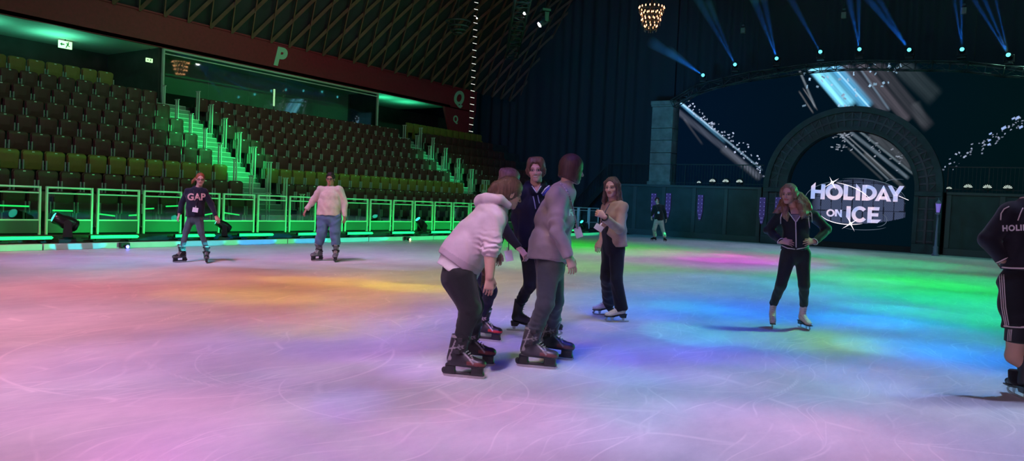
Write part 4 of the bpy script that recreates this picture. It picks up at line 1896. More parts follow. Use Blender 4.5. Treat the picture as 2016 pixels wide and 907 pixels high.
# ------------------------------------------------------------------ chandelier
ch = pix(1282, 36, 26.0)
t = empty('chandelier', ch, 0, 'chandelier with four shrinking tiers of small orange candle lamps, hanging high', 'chandelier')
brass = mat('dark_brass', (0.10, 0.055, 0.025), 0.35, metal=0.7)
bul = mat('candle_glow', (0.9, 0.5, 0.3), emit=(1.0, 0.42, 0.18), estr=5.0)
cr = mat('glass_drop', (0.35, 0.22, 0.18), 0.1, metal=0.2)
f_ = MB()
dr = MB()
lamps = MB()
for r, z, n in ((0.44, 0.28, 18), (0.36, 0.06, 15), (0.33, -0.14, 13), (0.22, -0.36, 9)):
    f_.tube([(r * math.cos(2 * PI * k / 32), r * math.sin(2 * PI * k / 32), z) for k in range(32)], 0.012, 6, closed=True)
    for k in range(n):
        a = 2 * PI * (k + 0.3) / n
        x, y = r * math.cos(a), r * math.sin(a)
        f_.tube([(x, y, z - 0.02), (x, y, z + 0.05)], 0.012, 6)
        lm = MB().lathe([(0.010, 0.05), (0.019, 0.07), (0.017, 0.095), (0.004, 0.125)], (x, y, z), 8)
        lamps.add(lm.v, lm.f, True)
        dr.lathe([(0.002, -0.12), (0.010, -0.08), (0.002, -0.03)], (x * 0.97, y * 0.97, z), 6)
        if k % 3 == 0:
            f_.tube([(x, y, z), (0.05 * math.cos(a), 0.05 * math.sin(a), z + 0.02)], 0.007, 5)
f_.tube([(0, 0, -0.5), (0, 0, 0.5)], 0.025, 8)
for k in range(6):
    a = 2 * PI * k / 6
    f_.tube([(0.44 * math.cos(a), 0.44 * math.sin(a), 0.28), (0, 0, 0.75)], 0.006, 4)
f_.tube([(0, 0, 0.5), (0, 0, 9.0)], 0.01, 5)
f_.build('frame', brass, t)
dr.build('glass_drops', cr, t)
lamps.build('candle_lamps', bul, t)

# unlit round fixture and the led rope ladder
p = pix(902, 46, 27.0)
t = empty('unlit_chandelier', p, 0, 'unlit dark ring chandelier hanging below the ribs, left of the white lamp ladder', 'chandelier')
g_ = MB()
for r, z in ((0.44, 0.06), (0.36, -0.12), (0.26, -0.26), (0.15, -0.36)):
    g_.tube([(r * math.cos(2 * PI * k / 28), r * math.sin(2 * PI * k / 28), z) for k in range(28)], 0.035, 6, closed=True)
g_.tube([(0, 0, -0.38), (0, 0, 9)], 0.012, 5)
for k in range(5):
    a = 2 * PI * k / 5
    g_.tube([(0.44 * math.cos(a), 0.44 * math.sin(a), 0.06), (0.15 * math.cos(a), 0.15 * math.sin(a), -0.36)], 0.012, 5)
    g_.tube([(0.44 * math.cos(a), 0.44 * math.sin(a), 0.06), (0, 0, 0.9)], 0.006, 4)
g_.build('frame', mat('dull_dark_metal', (0.035, 0.04, 0.05), 0.4, metal=0.6), t)

rung_m = mat('lit_rung', (0.8, 0.8, 0.8), emit=(1.0, 0.9, 0.9), estr=0.9)
D_L = 31.0
pT, pB = pix(938, 4, D_L), pix(938, 4, D_L)
botz = pix(915, 262, D_L).z
t = empty('lamp_ladder', (pT.x, pT.y, botz), 0, 'long vertical ladder of thin white lit rungs hanging beside the red pier', 'lamp ladder')
sd = (RT * 1.0)
sd.z = 0
sd.normalize()
H_ = pT.z - botz + 2.0
r_ = MB()
for s in (-1, 1):
    r_.tube([sd * (0.09 * s), sd * (0.09 * s) + Vector((0, 0, vault(pT.x) - botz - 0.4))], 0.008, 5)
r_.build('side_wires', black, t)
g_ = MB()
k = 0
z = 0.1
while z < H_:
    g_.tube([sd * -0.085 + Vector((0, 0, z + 0.02)), sd * 0.085 + Vector((0, 0, z - 0.01))], 0.012, 6)
    z += 0.283
g_.build('rungs', rung_m, t)

# white lamps on the roof truss
p0, p1 = pix(1008, 104, 36.0), pix(1040, -60, 24.0)
tr2 = truss(p0, p1, 0.55).build('roof_truss', truss_m)
tag(tr2, 'dark straight truss running towards the viewer under the roof', 'truss')
MB().tube([p0 + Vector((0, 0, 0.2)), p0 + Vector((0, 0, 12))], 0.012, 5).tube([p1 + Vector((0, 0, 0.2)), p1 + Vector((0, 0, 8))], 0.012, 5).build('hanging_wire', black, tr2)
wh_m = mat('white_lens', (0.9, 0.9, 0.9), emit=(1.0, 0.93, 0.95), estr=30)
for (px, py, d, s, lab) in ((1073, 41, 27.0, 1.0, 'bright white moving lamp hanging right of the roof truss'),
                            (1036, 23, 29.0, 0.6, 'smaller white moving lamp close beside the roof truss'),
                            (941, 34, 30.0, 0.32, 'tiny white lamp hanging on the lamp ladder')):
    p = pix(px, py, d)
    o = moving_head(wh_m, 0.9, -2.3 if px > 1050 else -1.6, s, hang=True)
    hd = Vector((0, 0, 0))
    o.location = (p.x, p.y, p.z + 0.42 * s)
    tag(o, lab, 'stage lamp')
    MB().tube([(0, 0, 0), (0, 0, -8)], 0.012 / s, 5).build('hanging_wire', black, o)

# small boxes hanging on cables above the screen
hb = mat('dull_hoist', (0.16, 0.15, 0.12), 0.5)
for (px, py0, py1, lab) in ((1463, 50, 66, 'small hoist box hanging between the second and third beam lamps'),
                            (1661, 12, 36, 'small hoist box hanging left of the fifth beam'),
                            (1897, 8, 28, 'small hoist box hanging beside the beam right of the arch')):
    p = on_y(px, py1, 34.2)
    o = empty('chain_hoist', p, 0, lab, 'hoist')
    MB().box((-0.10, -0.08, 0.0), (0.10, 0.08, 0.26), bev=0.02).build('motor_box', hb, o)
    MB().box((-0.07, -0.06, 0.32), (0.07, 0.06, 0.42), bev=0.02).tube([(0, 0, 0.26), (0, 0, vault(p.x) - p.z - 0.3)], 0.01, 5).build('chain', truss_m, o)
# ================================================================== PEOPLE
skin_m = mat('skin', attr=True, rough=0.5, spec=0.35)
skin_m.node_tree.nodes['Principled BSDF'].inputs['Subsurface Weight'].default_value = 0.0


def cloth(name, col=None, nz=0.10, rough=0.85, sheen=0.15, bump=(140, 0.25, 0.002)):
    return mat(name, col, rough, noise=(14, nz), bump=bump, sheen=sheen, spec=0.2)


def hair_mat(name, c=None):
    return mat(name, c, 0.5, noise=(70, 0.45), stretch=(1, 1, 0.10), spec=0.35, bump=(120, 0.6, 0.004))


leather_b = mat('black_leather', attr=True, rough=0.38)
leather_w = mat('white_leather', attr=True, rough=0.45)
plastic_k = mat('black_plastic', (0.016, 0.016, 0.018), 0.35)
blade_m = mat('blade_steel', (0.62, 0.63, 0.65), 0.25, metal=0.9)
lace_m = mat('lace', (0.45, 0.45, 0.45), 0.7)

SKIN = (0.66, 0.40, 0.31)
SKIN_D = (0.36, 0.20, 0.14)


def sstep(x, a, b):
    t = np.clip((x - a) / (b - a), 0, 1)
    return t * t * (3 - 2 * t)


def head_prims(sd, f, s=1.0, smile=False, wide=1.0):
    """f: head frame, origin at the middle of the head between the eyes' height and the ears"""
    R = f.rows()

    def p(x, y, z):
        return f(x * s * wide, y * s, z * s)

    def r_(*a):
        return tuple(q * s for q in a)
    sd.el(p(0, -0.012, 0.034), r_(0.075 * wide, 0.094, 0.086), R, k=0.02)
    sd.el(p(0, 0.026, -0.022), r_(0.062 * wide, 0.062, 0.078), R, k=0.025)
    sd.rc(p(-0.040, 0.008, -0.062), p(-0.012, 0.066, -0.096), 0.018 * s, 0.017 * s, k=0.02)
    sd.rc(p(0.040, 0.008, -0.062), p(0.012, 0.066, -0.096), 0.018 * s, 0.017 * s, k=0.02)
    sd.el(p(0, 0.052, -0.074), r_(0.034, 0.034, 0.032), R, k=0.018)
    # brow, cheek bones
    sd.rc(p(-0.034, 0.072, 0.020), p(0.034, 0.072, 0.020), 0.014 * s, 0.014 * s, k=0.014)
    sd.el(p(-0.040, 0.056, -0.028), r_(0.020, 0.020, 0.018), R, k=0.018)
    sd.el(p(0.040, 0.056, -0.028), r_(0.020, 0.020, 0.018), R, k=0.018)
    # eye hollows, then the balls
    for sx in (-1, 1):
        sd.el(p(sx * 0.031, 0.094, 0.000), r_(0.017, 0.014, 0.011), R, k=0.008, op='s')
        sd.el(p(sx * 0.030, 0.072, 0.000), r_(0.0145, 0.0145, 0.012), R, k=0.003)
    # nose
    sd.rc(p(0, 0.084, 0.006), p(0, 0.106, -0.032), 0.0075 * s, 0.0110 * s, k=0.010)
    for sx in (-1, 1):
        sd.el(p(sx * 0.012, 0.094, -0.036), r_(0.008, 0.010, 0.007), R, k=0.006)
    # lips
    sd.rc(p(-0.019, 0.082, -0.057), p(0.019, 0.082, -0.057), 0.0065 * s, 0.0065 * s, k=0.006)
    sd.rc(p(-0.015, 0.083, -0.067), p(0.015, 0.083, -0.067), 0.0070 * s, 0.0070 * s, k=0.006)
    # ears
    for sx in (-1, 1):
        sd.el(p(sx * 0.076, -0.006, -0.004), r_(0.010, 0.020, 0.032), R, k=0.008)
        sd.el(p(sx * 0.085, 0.000, -0.002), r_(0.007, 0.010, 0.018), R, k=0.006, op='s')
    return sd


def face_col(P, f, s=1.0, skin=SKIN, smile=False, brow=(0.12, 0.07, 0.04), lip=(0.50, 0.17, 0.15), wide=1.0):
    q = f.loc(P) / s
    q[:, 0] /= wide
    c = np.empty((len(P), 3), dtype=np.float32)
    c[:] = skin
    x, y, z = q[:, 0], q[:, 1], q[:, 2]
    ax = np.abs(x)

    def put(mask, col):
        c[:] = c * (1 - mask[:, None]) + np.array(col, dtype=np.float32) * mask[:, None]
    front = (y > 0.03)
    blush = np.exp(-(((ax - 0.042) / 0.018) ** 2 + ((z + 0.034) / 0.018) ** 2)) * front
    put(0.25 * blush, (skin[0], skin[1] * 0.6, skin[2] * 0.6))
    em = np.clip(1.25 - np.sqrt(((ax - 0.031) / 0.0145) ** 2 + ((z + 0.0005) / 0.0050) ** 2), 0, 1) * 3
    em = np.clip(em, 0, 1) * (y > 0.06)
    lid = np.clip(1.6 - np.sqrt(((ax - 0.031) / 0.019) ** 2 + ((z - 0.001) / 0.0105) ** 2), 0, 1) * (y > 0.055)
    put(np.clip(lid * 1.6, 0, 0.75), (0.14, 0.07, 0.05))
    put(em * 0.85, (0.50, 0.46, 0.44))
    ir = np.clip(1.5 - np.sqrt(((ax - 0.031) / 0.0062) ** 2 + ((z - 0.0005) / 0.0062) ** 2), 0, 1) * 2
    put(np.clip(ir, 0, 1) * (y > 0.06), (0.03, 0.025, 0.02))
    bz = 0.0195 + 0.004 * np.cos((ax - 0.034) / 0.02)
    bm = np.clip(1.4 - np.sqrt(((ax - 0.033) / 0.020) ** 2 + ((z - bz) / 0.0042) ** 2), 0, 1) * 2
    put(np.clip(bm, 0, 0.85) * (y > 0.05), brow)
    if smile:
        mz = -0.061 + 3.2 * ax ** 2 * 1.8
        mm = np.clip(1.5 - np.sqrt((ax / 0.024) ** 2 + ((z - mz) / 0.0085) ** 2), 0, 1) * 2
        put(np.clip(mm, 0, 1) * (y > 0.05), lip)
        tt = np.clip(1.5 - np.sqrt((ax / 0.018) ** 2 + ((z - mz) / 0.0040) ** 2), 0, 1) * 2
        put(np.clip(tt, 0, 1) * (y > 0.06), (0.78, 0.74, 0.70))
    else:
        mm = np.clip(1.5 - np.sqrt((ax / 0.0235) ** 2 + ((z + 0.0625) / 0.0098) ** 2), 0, 1) * 2
        put(np.clip(mm, 0, 0.9) * (y > 0.06), lip)
        ml = np.clip(1.4 - np.sqrt((ax / 0.022) ** 2 + ((z + 0.0622) / 0.0018) ** 2), 0, 1) * 2
        put(np.clip(ml, 0, 0.7) * (y > 0.06), (0.12, 0.04, 0.04))
    return c


def hand_prims(sd, f, side, curl=0.5, s=1.0, spread=0.0, thumb=0.0):
    """f: origin at the wrist, y along the fingers, z out of the back of the hand; side = +1 if the thumb is at +x"""
    def p(x, y, z):
        return f(x * side * s, y * s, z * s)
    sd.ec(p(0, -0.02, 0), p(0.002, 0.085, 0), (0.026 * s, 0.018 * s), (0.041 * s, 0.013 * s), f.x, k=0.01)
    sd.el(p(0.026, 0.030, -0.008), (0.018 * s, 0.028 * s, 0.014 * s), f.rows(), k=0.01)
    for i, (x, L) in enumerate(((0.031, 0.070), (0.0105, 0.080), (-0.0105, 0.075), (-0.031, 0.060))):
        a = 0.0
        pt = Vector((x, 0.083, -0.001))
        cur = curl * (1.0 + 0.10 * i)
        out = spread * (1.5 - i) * 0.10
        r = 0.0098 - 0.0007 * i
        for j, (fl, bend) in enumerate(((0.46, 0.55), (0.30, 1.0), (0.24, 0.8))):
            a += cur * bend
            nx = pt + Vector((out * L * fl, math.cos(a) * L * fl, -math.sin(a) * L * fl))
            sd.rc(p(*pt), p(*nx), r * s, (r - 0.0011) * s, k=0.0035)
            pt = nx
            r -= 0.0010
    b0 = Vector((0.028, 0.018, -0.006))
    b1 = Vector((0.052, 0.050, -0.014 - 0.008 * thumb))
    b2 = Vector((0.058 - 0.012 * thumb, 0.078, -0.022 - 0.012 * thumb))
    b3 = Vector((0.057 - 0.028 * thumb, 0.100, -0.028 - 0.018 * thumb))
    sd.rc(p(*b0), p(*b1), 0.015 * s, 0.0115 * s, k=0.008)
    sd.rc(p(*b1), p(*b2), 0.0112 * s, 0.0100 * s, k=0.004)
    sd.rc(p(*b2), p(*b3), 0.0100 * s, 0.0080 * s, k=0.004)


def bare(v, f, c):
    return (v, f, c)


class Person:
    def __init__(s, name, D, label, foot_px):
        s.D = D
        s.name = name
        base = on_z(*foot_px)
        s.root = empty(name, base, 0, label, 'person')
        s.base = base
        s.skin_parts = []
        s.kids = []

    def P(s, px, py, dd=0.0):
        return pix(px, py, s.D + dd)

    def add(s, name, v, f, M, col=None, parent=None):
        me = fast_mesh(name, v - np.array(s.base, dtype=np.float32), f, True, col)
        me.materials.append(M)
        return link(name, me, parent or s.root)

    def addmb(s, name, mb, M, parent=None):
        b = s.base
        me = mb.mesh(name)
        me.transform(Matrix.Translation(-b))
        me.materials.append(M)
        return link(name, me, parent or s.root)

    def field(s, name, sd, h, M, parent=None, col=None):
        v, f = sd.mesh(h)
        o = s.add(name, v, f, M, None if col is None else col(v), parent)
        o['_bv'] = 1
        BV[o.name] = (v, f)
        return o

    def body(s, sd, h=0.012):
        v, f = sd.mesh(h)
        s.skin_parts.append((v, f, s.skin))

    def finish_body(s):
        v, f, c = join_meshes(s.skin_parts)
        return s.add('body', v, f, skin_m, c)


BV = {}


def bvh_of(o):
    v, f = BV[o.name]
    return BVHTree.FromPolygons([tuple(map(float, q)) for q in v], [tuple(map(int, q)) for q in f])


def surf_line(tree, pts_px, lift=0.004, sub=6):
    """follow a garment's surface as seen from the front"""
    out = []
    for i in range(len(pts_px) - 1):
        for k in range(sub):
            t = k / sub
            x = pts_px[i][0] * (1 - t) + pts_px[i + 1][0] * t
            y = pts_px[i][1] * (1 - t) + pts_px[i + 1][1] * t
            r = ray(x, y).normalized()
            hit = tree.ray_cast(CAM, r)
            if hit[0] is not None:
                out.append(hit[0] - r * lift)
    x, y = pts_px[-1]
    r = ray(x, y).normalized()
    hit = tree.ray_cast(CAM, r)
    if hit[0] is not None:
        out.append(hit[0] - r * lift)
    return out


def surf_text(p, name, body, tree, px, py, size, M, slant=0.0, off=0.02, spacing=1.0, parent=None, clip=None):
    """lettering lying on a garment"""
    me = text_mesh(body, size, 0, 0.0, off * size, spacing)
    bm = bmesh.new()
    bm.from_mesh(me)
    bmesh.ops.triangulate(bm, faces=bm.faces)
    for _ in range(3):
        es = [e for e in bm.edges if e.calc_length() > 0.02]
        if es:
            bmesh.ops.subdivide_edges(bm, edges=es, cuts=1)
            bmesh.ops.triangulate(bm, faces=bm.faces)
    d0 = None
    r0 = ray(px, py).normalized()
    hit = tree.ray_cast(CAM, r0)
    if hit[0] is None:
        return None
    dist = (hit[0] - CAM).dot(FW)
    ok = True
    dead = []
    for v in bm.verts:
        c, s_ = math.cos(slant), math.sin(slant)
        u = v.co.x * c + v.co.y * s_
        w_ = -v.co.x * s_ + v.co.y * c
        x, y = px + u * FPX / dist, py - w_ * FPX / dist
        r = ray(x, y).normalized()
        h_ = tree.ray_cast(CAM, r)
        if h_[0] is None:
            dead.append(v)
            continue
        v.co = h_[0] - r * 0.005 - p.base
    if dead:
        bmesh.ops.delete(bm, geom=dead, context='VERTS')
    bm.to_mesh(me)
    bm.free()
    me.materials.append(M)
    return link(name, me, parent or p.root)


def surf_patch(p, name, tree, poly, M, parent=None, lift=0.004, cuts=3):
    """piece of cloth or skin lying on a garment inside an outline"""
    bm = bmesh.new()
    vs = [bm.verts.new((x, y, 0)) for x, y in poly]
    bm.faces.new(vs)
    bmesh.ops.triangulate(bm, faces=bm.faces)
    for _ in range(cuts):
        bmesh.ops.subdivide_edges(bm, edges=bm.edges[:], cuts=1, use_grid_fill=True)
        bmesh.ops.triangulate(bm, faces=bm.faces)
    dead = []
    for v in bm.verts:
        r = ray(v.co.x, v.co.y).normalized()
        h_ = tree.ray_cast(CAM, r)
        if h_[0] is None:
            dead.append(v)
        else:
            v.co = h_[0] - r * lift - p.base
    if dead:
        bmesh.ops.delete(bm, geom=dead, context='VERTS')
    me = bpy.data.meshes.new(name)
    bm.to_mesh(me)
    bm.free()
    me.polygons.foreach_set('use_smooth', [True] * len(me.polygons))
    me.materials.append(M)
    return link(name, me, parent or p.root)


# ------------------------------------------------------------------ skates (built once each, at the origin: y = toe, z = up)
def local_field(sd, h, colf=None):
    v, f = sd.mesh(h)
    return fast_mesh('boot', v, f, True, None if colf is None else colf(v))


FO = Fr((0, 0, 0), (0, 1, 0))


def hockey_meshes(c_main, c_trim, c_acc, key):
    sd = Sdf()
    sd.ec((0, -0.085, 0.118), (0, 0.085, 0.106), (0.040, 0.036), (0.045, 0.032), (1, 0, 0), k=0.02)
    sd.el((0, 0.112, 0.108), (0.046, 0.052, 0.038), k=0.02)
    sd.ec((0, -0.060, 0.165), (0, 0.060, 0.130), (0.040, 0.045), (0.036, 0.030), (1, 0, 0), k=0.025)
    sd.ec((0, -0.076, 0.14), (0, -0.040, 0.300), (0.044, 0.052), (0.052, 0.060), (1, 0, 0), k=0.025, fb=True)
    sd.ec((0, -0.01, 0.19), (0, 0.030, 0.318), (0.030, 0.020), (0.036, 0.016), (1, 0, 0), k=0.015)   # tongue
    sd.plane((0, 0, 0.080), (0, 0, -1))

    def cf(v):
        c = np.empty((len(v), 3), dtype=np.float32)
        c[:] = c_main
        x, y, z = v.T

        def put(m_, col):
            c[m_] = col
        put((z < 0.098), (0.012, 0.012, 0.014))
        put((z > 0.098) & (z < 0.128) & (y > 0.03) & (np.abs(z - 0.112 + 0.1 * (y - 0.08)) < 0.012), c_acc)
        put((np.abs(z - (0.15 + 0.9 * (0.04 - y))) < 0.006) & (y > -0.04) & (y < 0.08), c_trim)
        put((np.abs(z - (0.175 + 0.9 * (0.04 - y))) < 0.005) & (y > -0.04) & (y < 0.07), c_trim)
        put((np.abs(z - 0.235 - 0.25 * y) < 0.005) & (y < 0.0), c_trim)
        put((np.abs(z - 0.300) < 0.008), c_trim)
        put((np.abs(y + 0.085 - 0.35 * (z - 0.2)) < 0.005) & (z > 0.12), c_trim)
        put(((y + 0.095) ** 2 + (z - 0.145) ** 2 < 0.014 ** 2), c_trim)
        return c
    boot = local_field(sd, 0.0065, cf)
    sd = Sdf()
    sd.bx((0, 0.0, 0.031), (0.010, 0.150, 0.011), rd=0.006, k=0.006)
    sd.bx((0, 0.100, 0.060), (0.020, 0.044, 0.034), rd=0.008, k=0.016)
    sd.bx((0, -0.100, 0.062), (0.020, 0.036, 0.036), rd=0.008, k=0.016)
    sd.ec((0, -0.12, 0.094), (0, 0.135, 0.090), (0.034, 0.009), (0.038, 0.009), (1, 0, 0), k=0.008)
    sd.el((0, -0.148, 0.045), (0.010, 0.018, 0.024), k=0.01)
    hold = local_field(sd, 0.005)
    bl_ = MB().prism([(-0.156, 0.016), (-0.145, 0.004), (-0.10, 0.0), (0.10, 0.0), (0.145, 0.004), (0.160, 0.018), (0.154, 0.026), (-0.150, 0.026)],
                     (-0.002, 0, 0), (0, 1, 0), (0, 0, 1), (1, 0, 0), 0.004).mesh('blade')
    st = MB()

    def band(y0, z0, y1, z1, w_, halfw):
        """strap lying over the boot front from one side to the other"""
        pts = []
        for k in range(9):
            a = PI * k / 8
            x = -halfw * math.cos(a)
            t = math.sin(a)
            pts.append((x, y0 + (y1 - y0) * t, z0 + (z1 - z0) * t))
        for a, b in zip(pts[:-1], pts[1:]):
            st.bar(a, b, 0.007, w_, (0, 0.2, 1))
    band(-0.048, 0.278, 0.030, 0.282, 0.026, 0.058)
    s1 = st
    st = MB()
    band(-0.085, 0.165, 0.020, 0.212, 0.022, 0.055)
    for z, y in ((0.280, -0.02), (0.195, -0.04)):
        for sx in (-1, 1):
            (s1 if z > 0.25 else st).box((sx * 0.058 - 0.007, y - 0.016, z - 0.014), (sx * 0.058 + 0.007, y + 0.016, z + 0.014), bev=0.003)
    strap = st.mesh('strap')
    cuff = s1.mesh('cuff_strap')
    lc = MB()
    for k in range(5):
        y = 0.070 - 0.016 * k
        z = 0.150 + 0.014 * k
        lc.tube([(-0.024, y, z - 0.004), (0.0, y + 0.006, z + 0.006), (0.024, y - 0.006, z - 0.002)], 0.0032, 5)
    return dict(boot=boot, blade_holder=hold, blade=bl_, strap=strap, cuff_strap=cuff, lace=lc.mesh('lace'))


def figure_meshes(c_main, key):
    sd = Sdf()
    sd.ec((0, -0.080, 0.128), (0, 0.060, 0.098), (0.032, 0.030), (0.037, 0.026), (1, 0, 0), k=0.02)
    sd.el((0, 0.100, 0.092), (0.036, 0.048, 0.028), k=0.02)
    sd.ec((0, -0.055, 0.165), (0, 0.060, 0.112), (0.034, 0.040), (0.030, 0.026), (1, 0, 0), k=0.03)
    sd.ec((0, -0.070, 0.14), (0, -0.040, 0.315), (0.034, 0.044), (0.042, 0.054), (1, 0, 0), k=0.025, fb=True)
    n_ = Vector((0, -0.18, -1)).normalized()
    sd.plane((0, 0.05, 0.070), n_)

    def cf(v):
        c = np.empty((len(v), 3), dtype=np.float32)
        c[:] = c_main
        x, y, z = v.T
        sm = z < 0.078 - 0.18 * (y - 0.05)
        c[sm] = (0.015, 0.015, 0.016)
        seam = (np.abs(z - 0.13 - 0.4 * (0.05 - y)) < 0.0025) & (y > -0.05) & (np.abs(x) > 0.018)
        c[seam] = np.array(c_main) * 0.55
        return c
    boot = local_field(sd, 0.006, cf)
    hl = MB().prism([(-0.122, 0.100), (-0.115, 0.052), (-0.055, 0.052), (-0.030, 0.088)], (-0.026, 0, 0), (0, 1, 0), (0, 0, 1), (1, 0, 0), 0.052)
    hl.prism([(-0.122, 0.100), (-0.122, 0.092), (-0.030, 0.080), (0.05, 0.060), (0.142, 0.062), (0.142, 0.070), (0.05, 0.070), (-0.03, 0.090)],
             (-0.032, 0, 0), (0, 1, 0), (0, 0, 1), (1, 0, 0), 0.064)
    bl_ = MB()
    pr = lambda pts, w_=0.004: bl_.prism(pts, (-w_ / 2, 0, 0), (0, 1, 0), (0, 0, 1), (1, 0, 0), w_)
    pr([(-0.165, 0.012), (-0.15, 0.002), (-0.08, 0.0), (0.08, 0.0), (0.120, 0.004), (0.140, 0.018), (0.147, 0.030), (0.140, 0.040), (0.125, 0.024), (0.08, 0.018), (-0.158, 0.018)])
    pr([(-0.100, 0.018), (-0.075, 0.018), (-0.070, 0.052), (-0.105, 0.052)])
    pr([(0.040, 0.018), (0.062, 0.018), (0.075, 0.060), (0.030, 0.060)])
    pr([(0.122, 0.022), (0.142, 0.030), (0.130, 0.062), (0.105, 0.062)])
    bl_.box((-0.018, -0.110, 0.050), (0.018, -0.066, 0.054)).box((-0.02, 0.025, 0.058), (0.02, 0.130, 0.062))
    lc = MB()
    for k in range(9):
        if k < 4:
            y, z = 0.062 - 0.022 * k, 0.132 + 0.014 * k
        else:
            y, z = -0.006 + 0.005 * (k - 4), 0.19 + 0.026 * (k - 4)
        lc.tube([(-0.018, y - 0.004, z), (0.0, y + 0.008, z + 0.006), (0.018, y - 0.004, z + 0.002)], 0.003, 5)
    return dict(boot=boot, heel_sole=hl.mesh('heel_sole'), blade=bl_.mesh('blade'), lace=lc.mesh('lace'))


SK = {
    'hk_p3': (hockey_meshes((0.018, 0.017, 0.022), (0.30, 0.29, 0.30), (0.16, 0.04, 0.04), 'a'), 'hockey'),
    'hk_p4': (hockey_meshes((0.020, 0.018, 0.022), (0.75, 0.62, 0.70), (0.60, 0.03, 0.03), 'b'), 'hockey'),
    'hk_p6': (hockey_meshes((0.045, 0.042, 0.050), (0.30, 0.29, 0.29), (0.16, 0.05, 0.055), 'c'), 'hockey'),
    'hk_far': (hockey_meshes((0.020, 0.020, 0.022), (0.35, 0.36, 0.33), (0.12, 0.12, 0.11), 'd'), 'hockey'),
    'hk_grey': (hockey_meshes((0.10, 0.11, 0.13), (0.45, 0.45, 0.44), (0.20, 0.20, 0.22), 'e'), 'hockey'),
    'fg_white': (figure_meshes((0.78, 0.74, 0.72), 'w'), 'figure'),
    'fg_black': (figure_meshes((0.016, 0.015, 0.016), 'k'), 'figure'),
}


def skate(p, kind, at, toe, lift=0.0, pitch=0.0, scale=1.0, label=None):
    ms, typ = SK[kind]
    t = Vector(toe)
    t.z = 0
    fr = Fr(Vector(at) + Vector((0, 0, lift)), t)
    Mx = Matrix.Identity(4)
    for i, ax in enumerate((fr.x, fr.y, fr.z)):
        for j in range(3):
            Mx[j][i] = ax[j] * scale
    Mx = Mx @ Matrix.Rotation(pitch, 4, 'X')
    Mx.translation = fr.o - p.base
    me = ms['boot'].copy() if False else ms['boot']
    if not me.materials:
        me.materials.append(leather_w if kind == 'fg_white' else leather_b)
    b_ = link('ice_skate', me, p.root)
    b_.matrix_local = Mx
    if label:
        b_['label'] = label
    for nm, m_ in ms.items():
        if nm == 'boot':
            continue
        if not m_.materials:
            m_.materials.append({'blade': blade_m, 'blade_holder': plastic_k, 'strap': plastic_k, 'cuff_strap': plastic_k, 'lace': lace_m, 'heel_sole': plastic_k}[nm])
        link(nm, m_, b_)
    return b_


def ank(at, toe, z=0.26, back=0.045, s=1.0):
    """centre of the boot shaft at height z"""
    t = Vector(toe)
    t.z = 0
    t.normalize()
    return Vector(at) - t * back * s + Vector((0, 0, z * s))


def legs(sd, lst, k=0.02, bottom=True):
    for pts, rs in lst:
        for i in range(len(pts) - 1):
            sd.rc(pts[i], pts[i + 1], rs[i], rs[i + 1], k=k, fb=(bottom and i == len(pts) - 2))


def torso(sd, st, side, k=0.03, flat=True):
    """st: list of (point, half width, half depth) from hem to chest"""
    for i in range(len(st) - 1):
        a, b = st[i], st[i + 1]
        sd.ec(a[0], b[0], (a[1], a[2]), (b[1], b[2]), side, k=k, fa=(flat and i == 0))


def hair_grooves(sd, f, s, amp=0.0022, n=46, seed=0):
    amp, n = amp * 0.6, n * 1.4

    def g(X, F):
        q = (X - A(f.o)) @ f.rows().T / s
        ph = np.arctan2(q[..., 0], q[..., 1] + 0.02)
        v = np.sin(ph * n + 14 * q[..., 2] + 2 * np.sin(q[..., 2] * 40 + ph * 7 + seed)) + 0.6 * np.sin(ph * n * 2.3 + 25 * q[..., 2] + seed)
        return F + amp * v
    sd.post.append(g)


def cap_hair(sd, f, s=1.0, front=0.062, grow=0.010, low=-0.05, part=True):
    """hair close round the skull, open at the face"""
    R = f.rows()

    def p(x, y, z):
        return f(x * s, y * s, z * s)
    sd.el(p(0, -0.014, 0.036), tuple(q * s for q in (0.078 + grow, 0.096 + grow, 0.088 + grow)), R, k=0.01)
    sd.el(p(0, -0.035, -0.015), tuple(q * s for q in (0.072 + grow, 0.072 + grow, 0.070)), R, k=0.02)
    # open the face
    sd.el(p(0, 0.098, front - 0.100), tuple(q * s for q in (0.070, 0.066, 0.098)), R, k=0.012, op='s')
    for sx in (-1, 1):
        sd.el(p(sx * 0.095, 0.012, -0.020), tuple(q * s for q in (0.024, 0.028, 0.040)), R, k=0.012, op='s')


def lanyard(p, pts, badge_c, badge_n, w=0.085, h=0.125, M=None, tilt=0.0, r=0.005):
    t = p.addmb('lanyard', MB().tube(pts, r, 6), M or mat('dark_lanyard', (0.03, 0.03, 0.05), 0.7))
    n = Vector(badge_n).normalized()
    u = Vector((0, 0, 1))
    x = n.cross(u).normalized()
    u = x.cross(n)
    ca, sa = math.cos(tilt), math.sin(tilt)
    ax = x * ca + u * sa
    ay = u * ca - x * sa
    c = Vector(badge_c) - p.base
    mb = MB()
    poly = [(-w / 2, -h / 2), (w / 2, -h / 2), (w / 2, h / 2), (-w / 2, h / 2)]
    mb.prism(poly, c, ax, ay, n, 0.004)
    me = mb.mesh('badge')
    me.materials.append(mat('badge_card', (0.72, 0.72, 0.76), 0.35))
    link('badge', me, t)
    mb = MB()
    mb.prism([(-0.006, h / 2 - 0.01), (0.006, h / 2 - 0.01), (0.006, h / 2 + 0.03), (-0.006, h / 2 + 0.03)], c + n * 0.003, ax, ay, n, 0.004)
    me = mb.mesh('clip')
    me.materials.append(steel)
    link('clip', me, t)
    return t


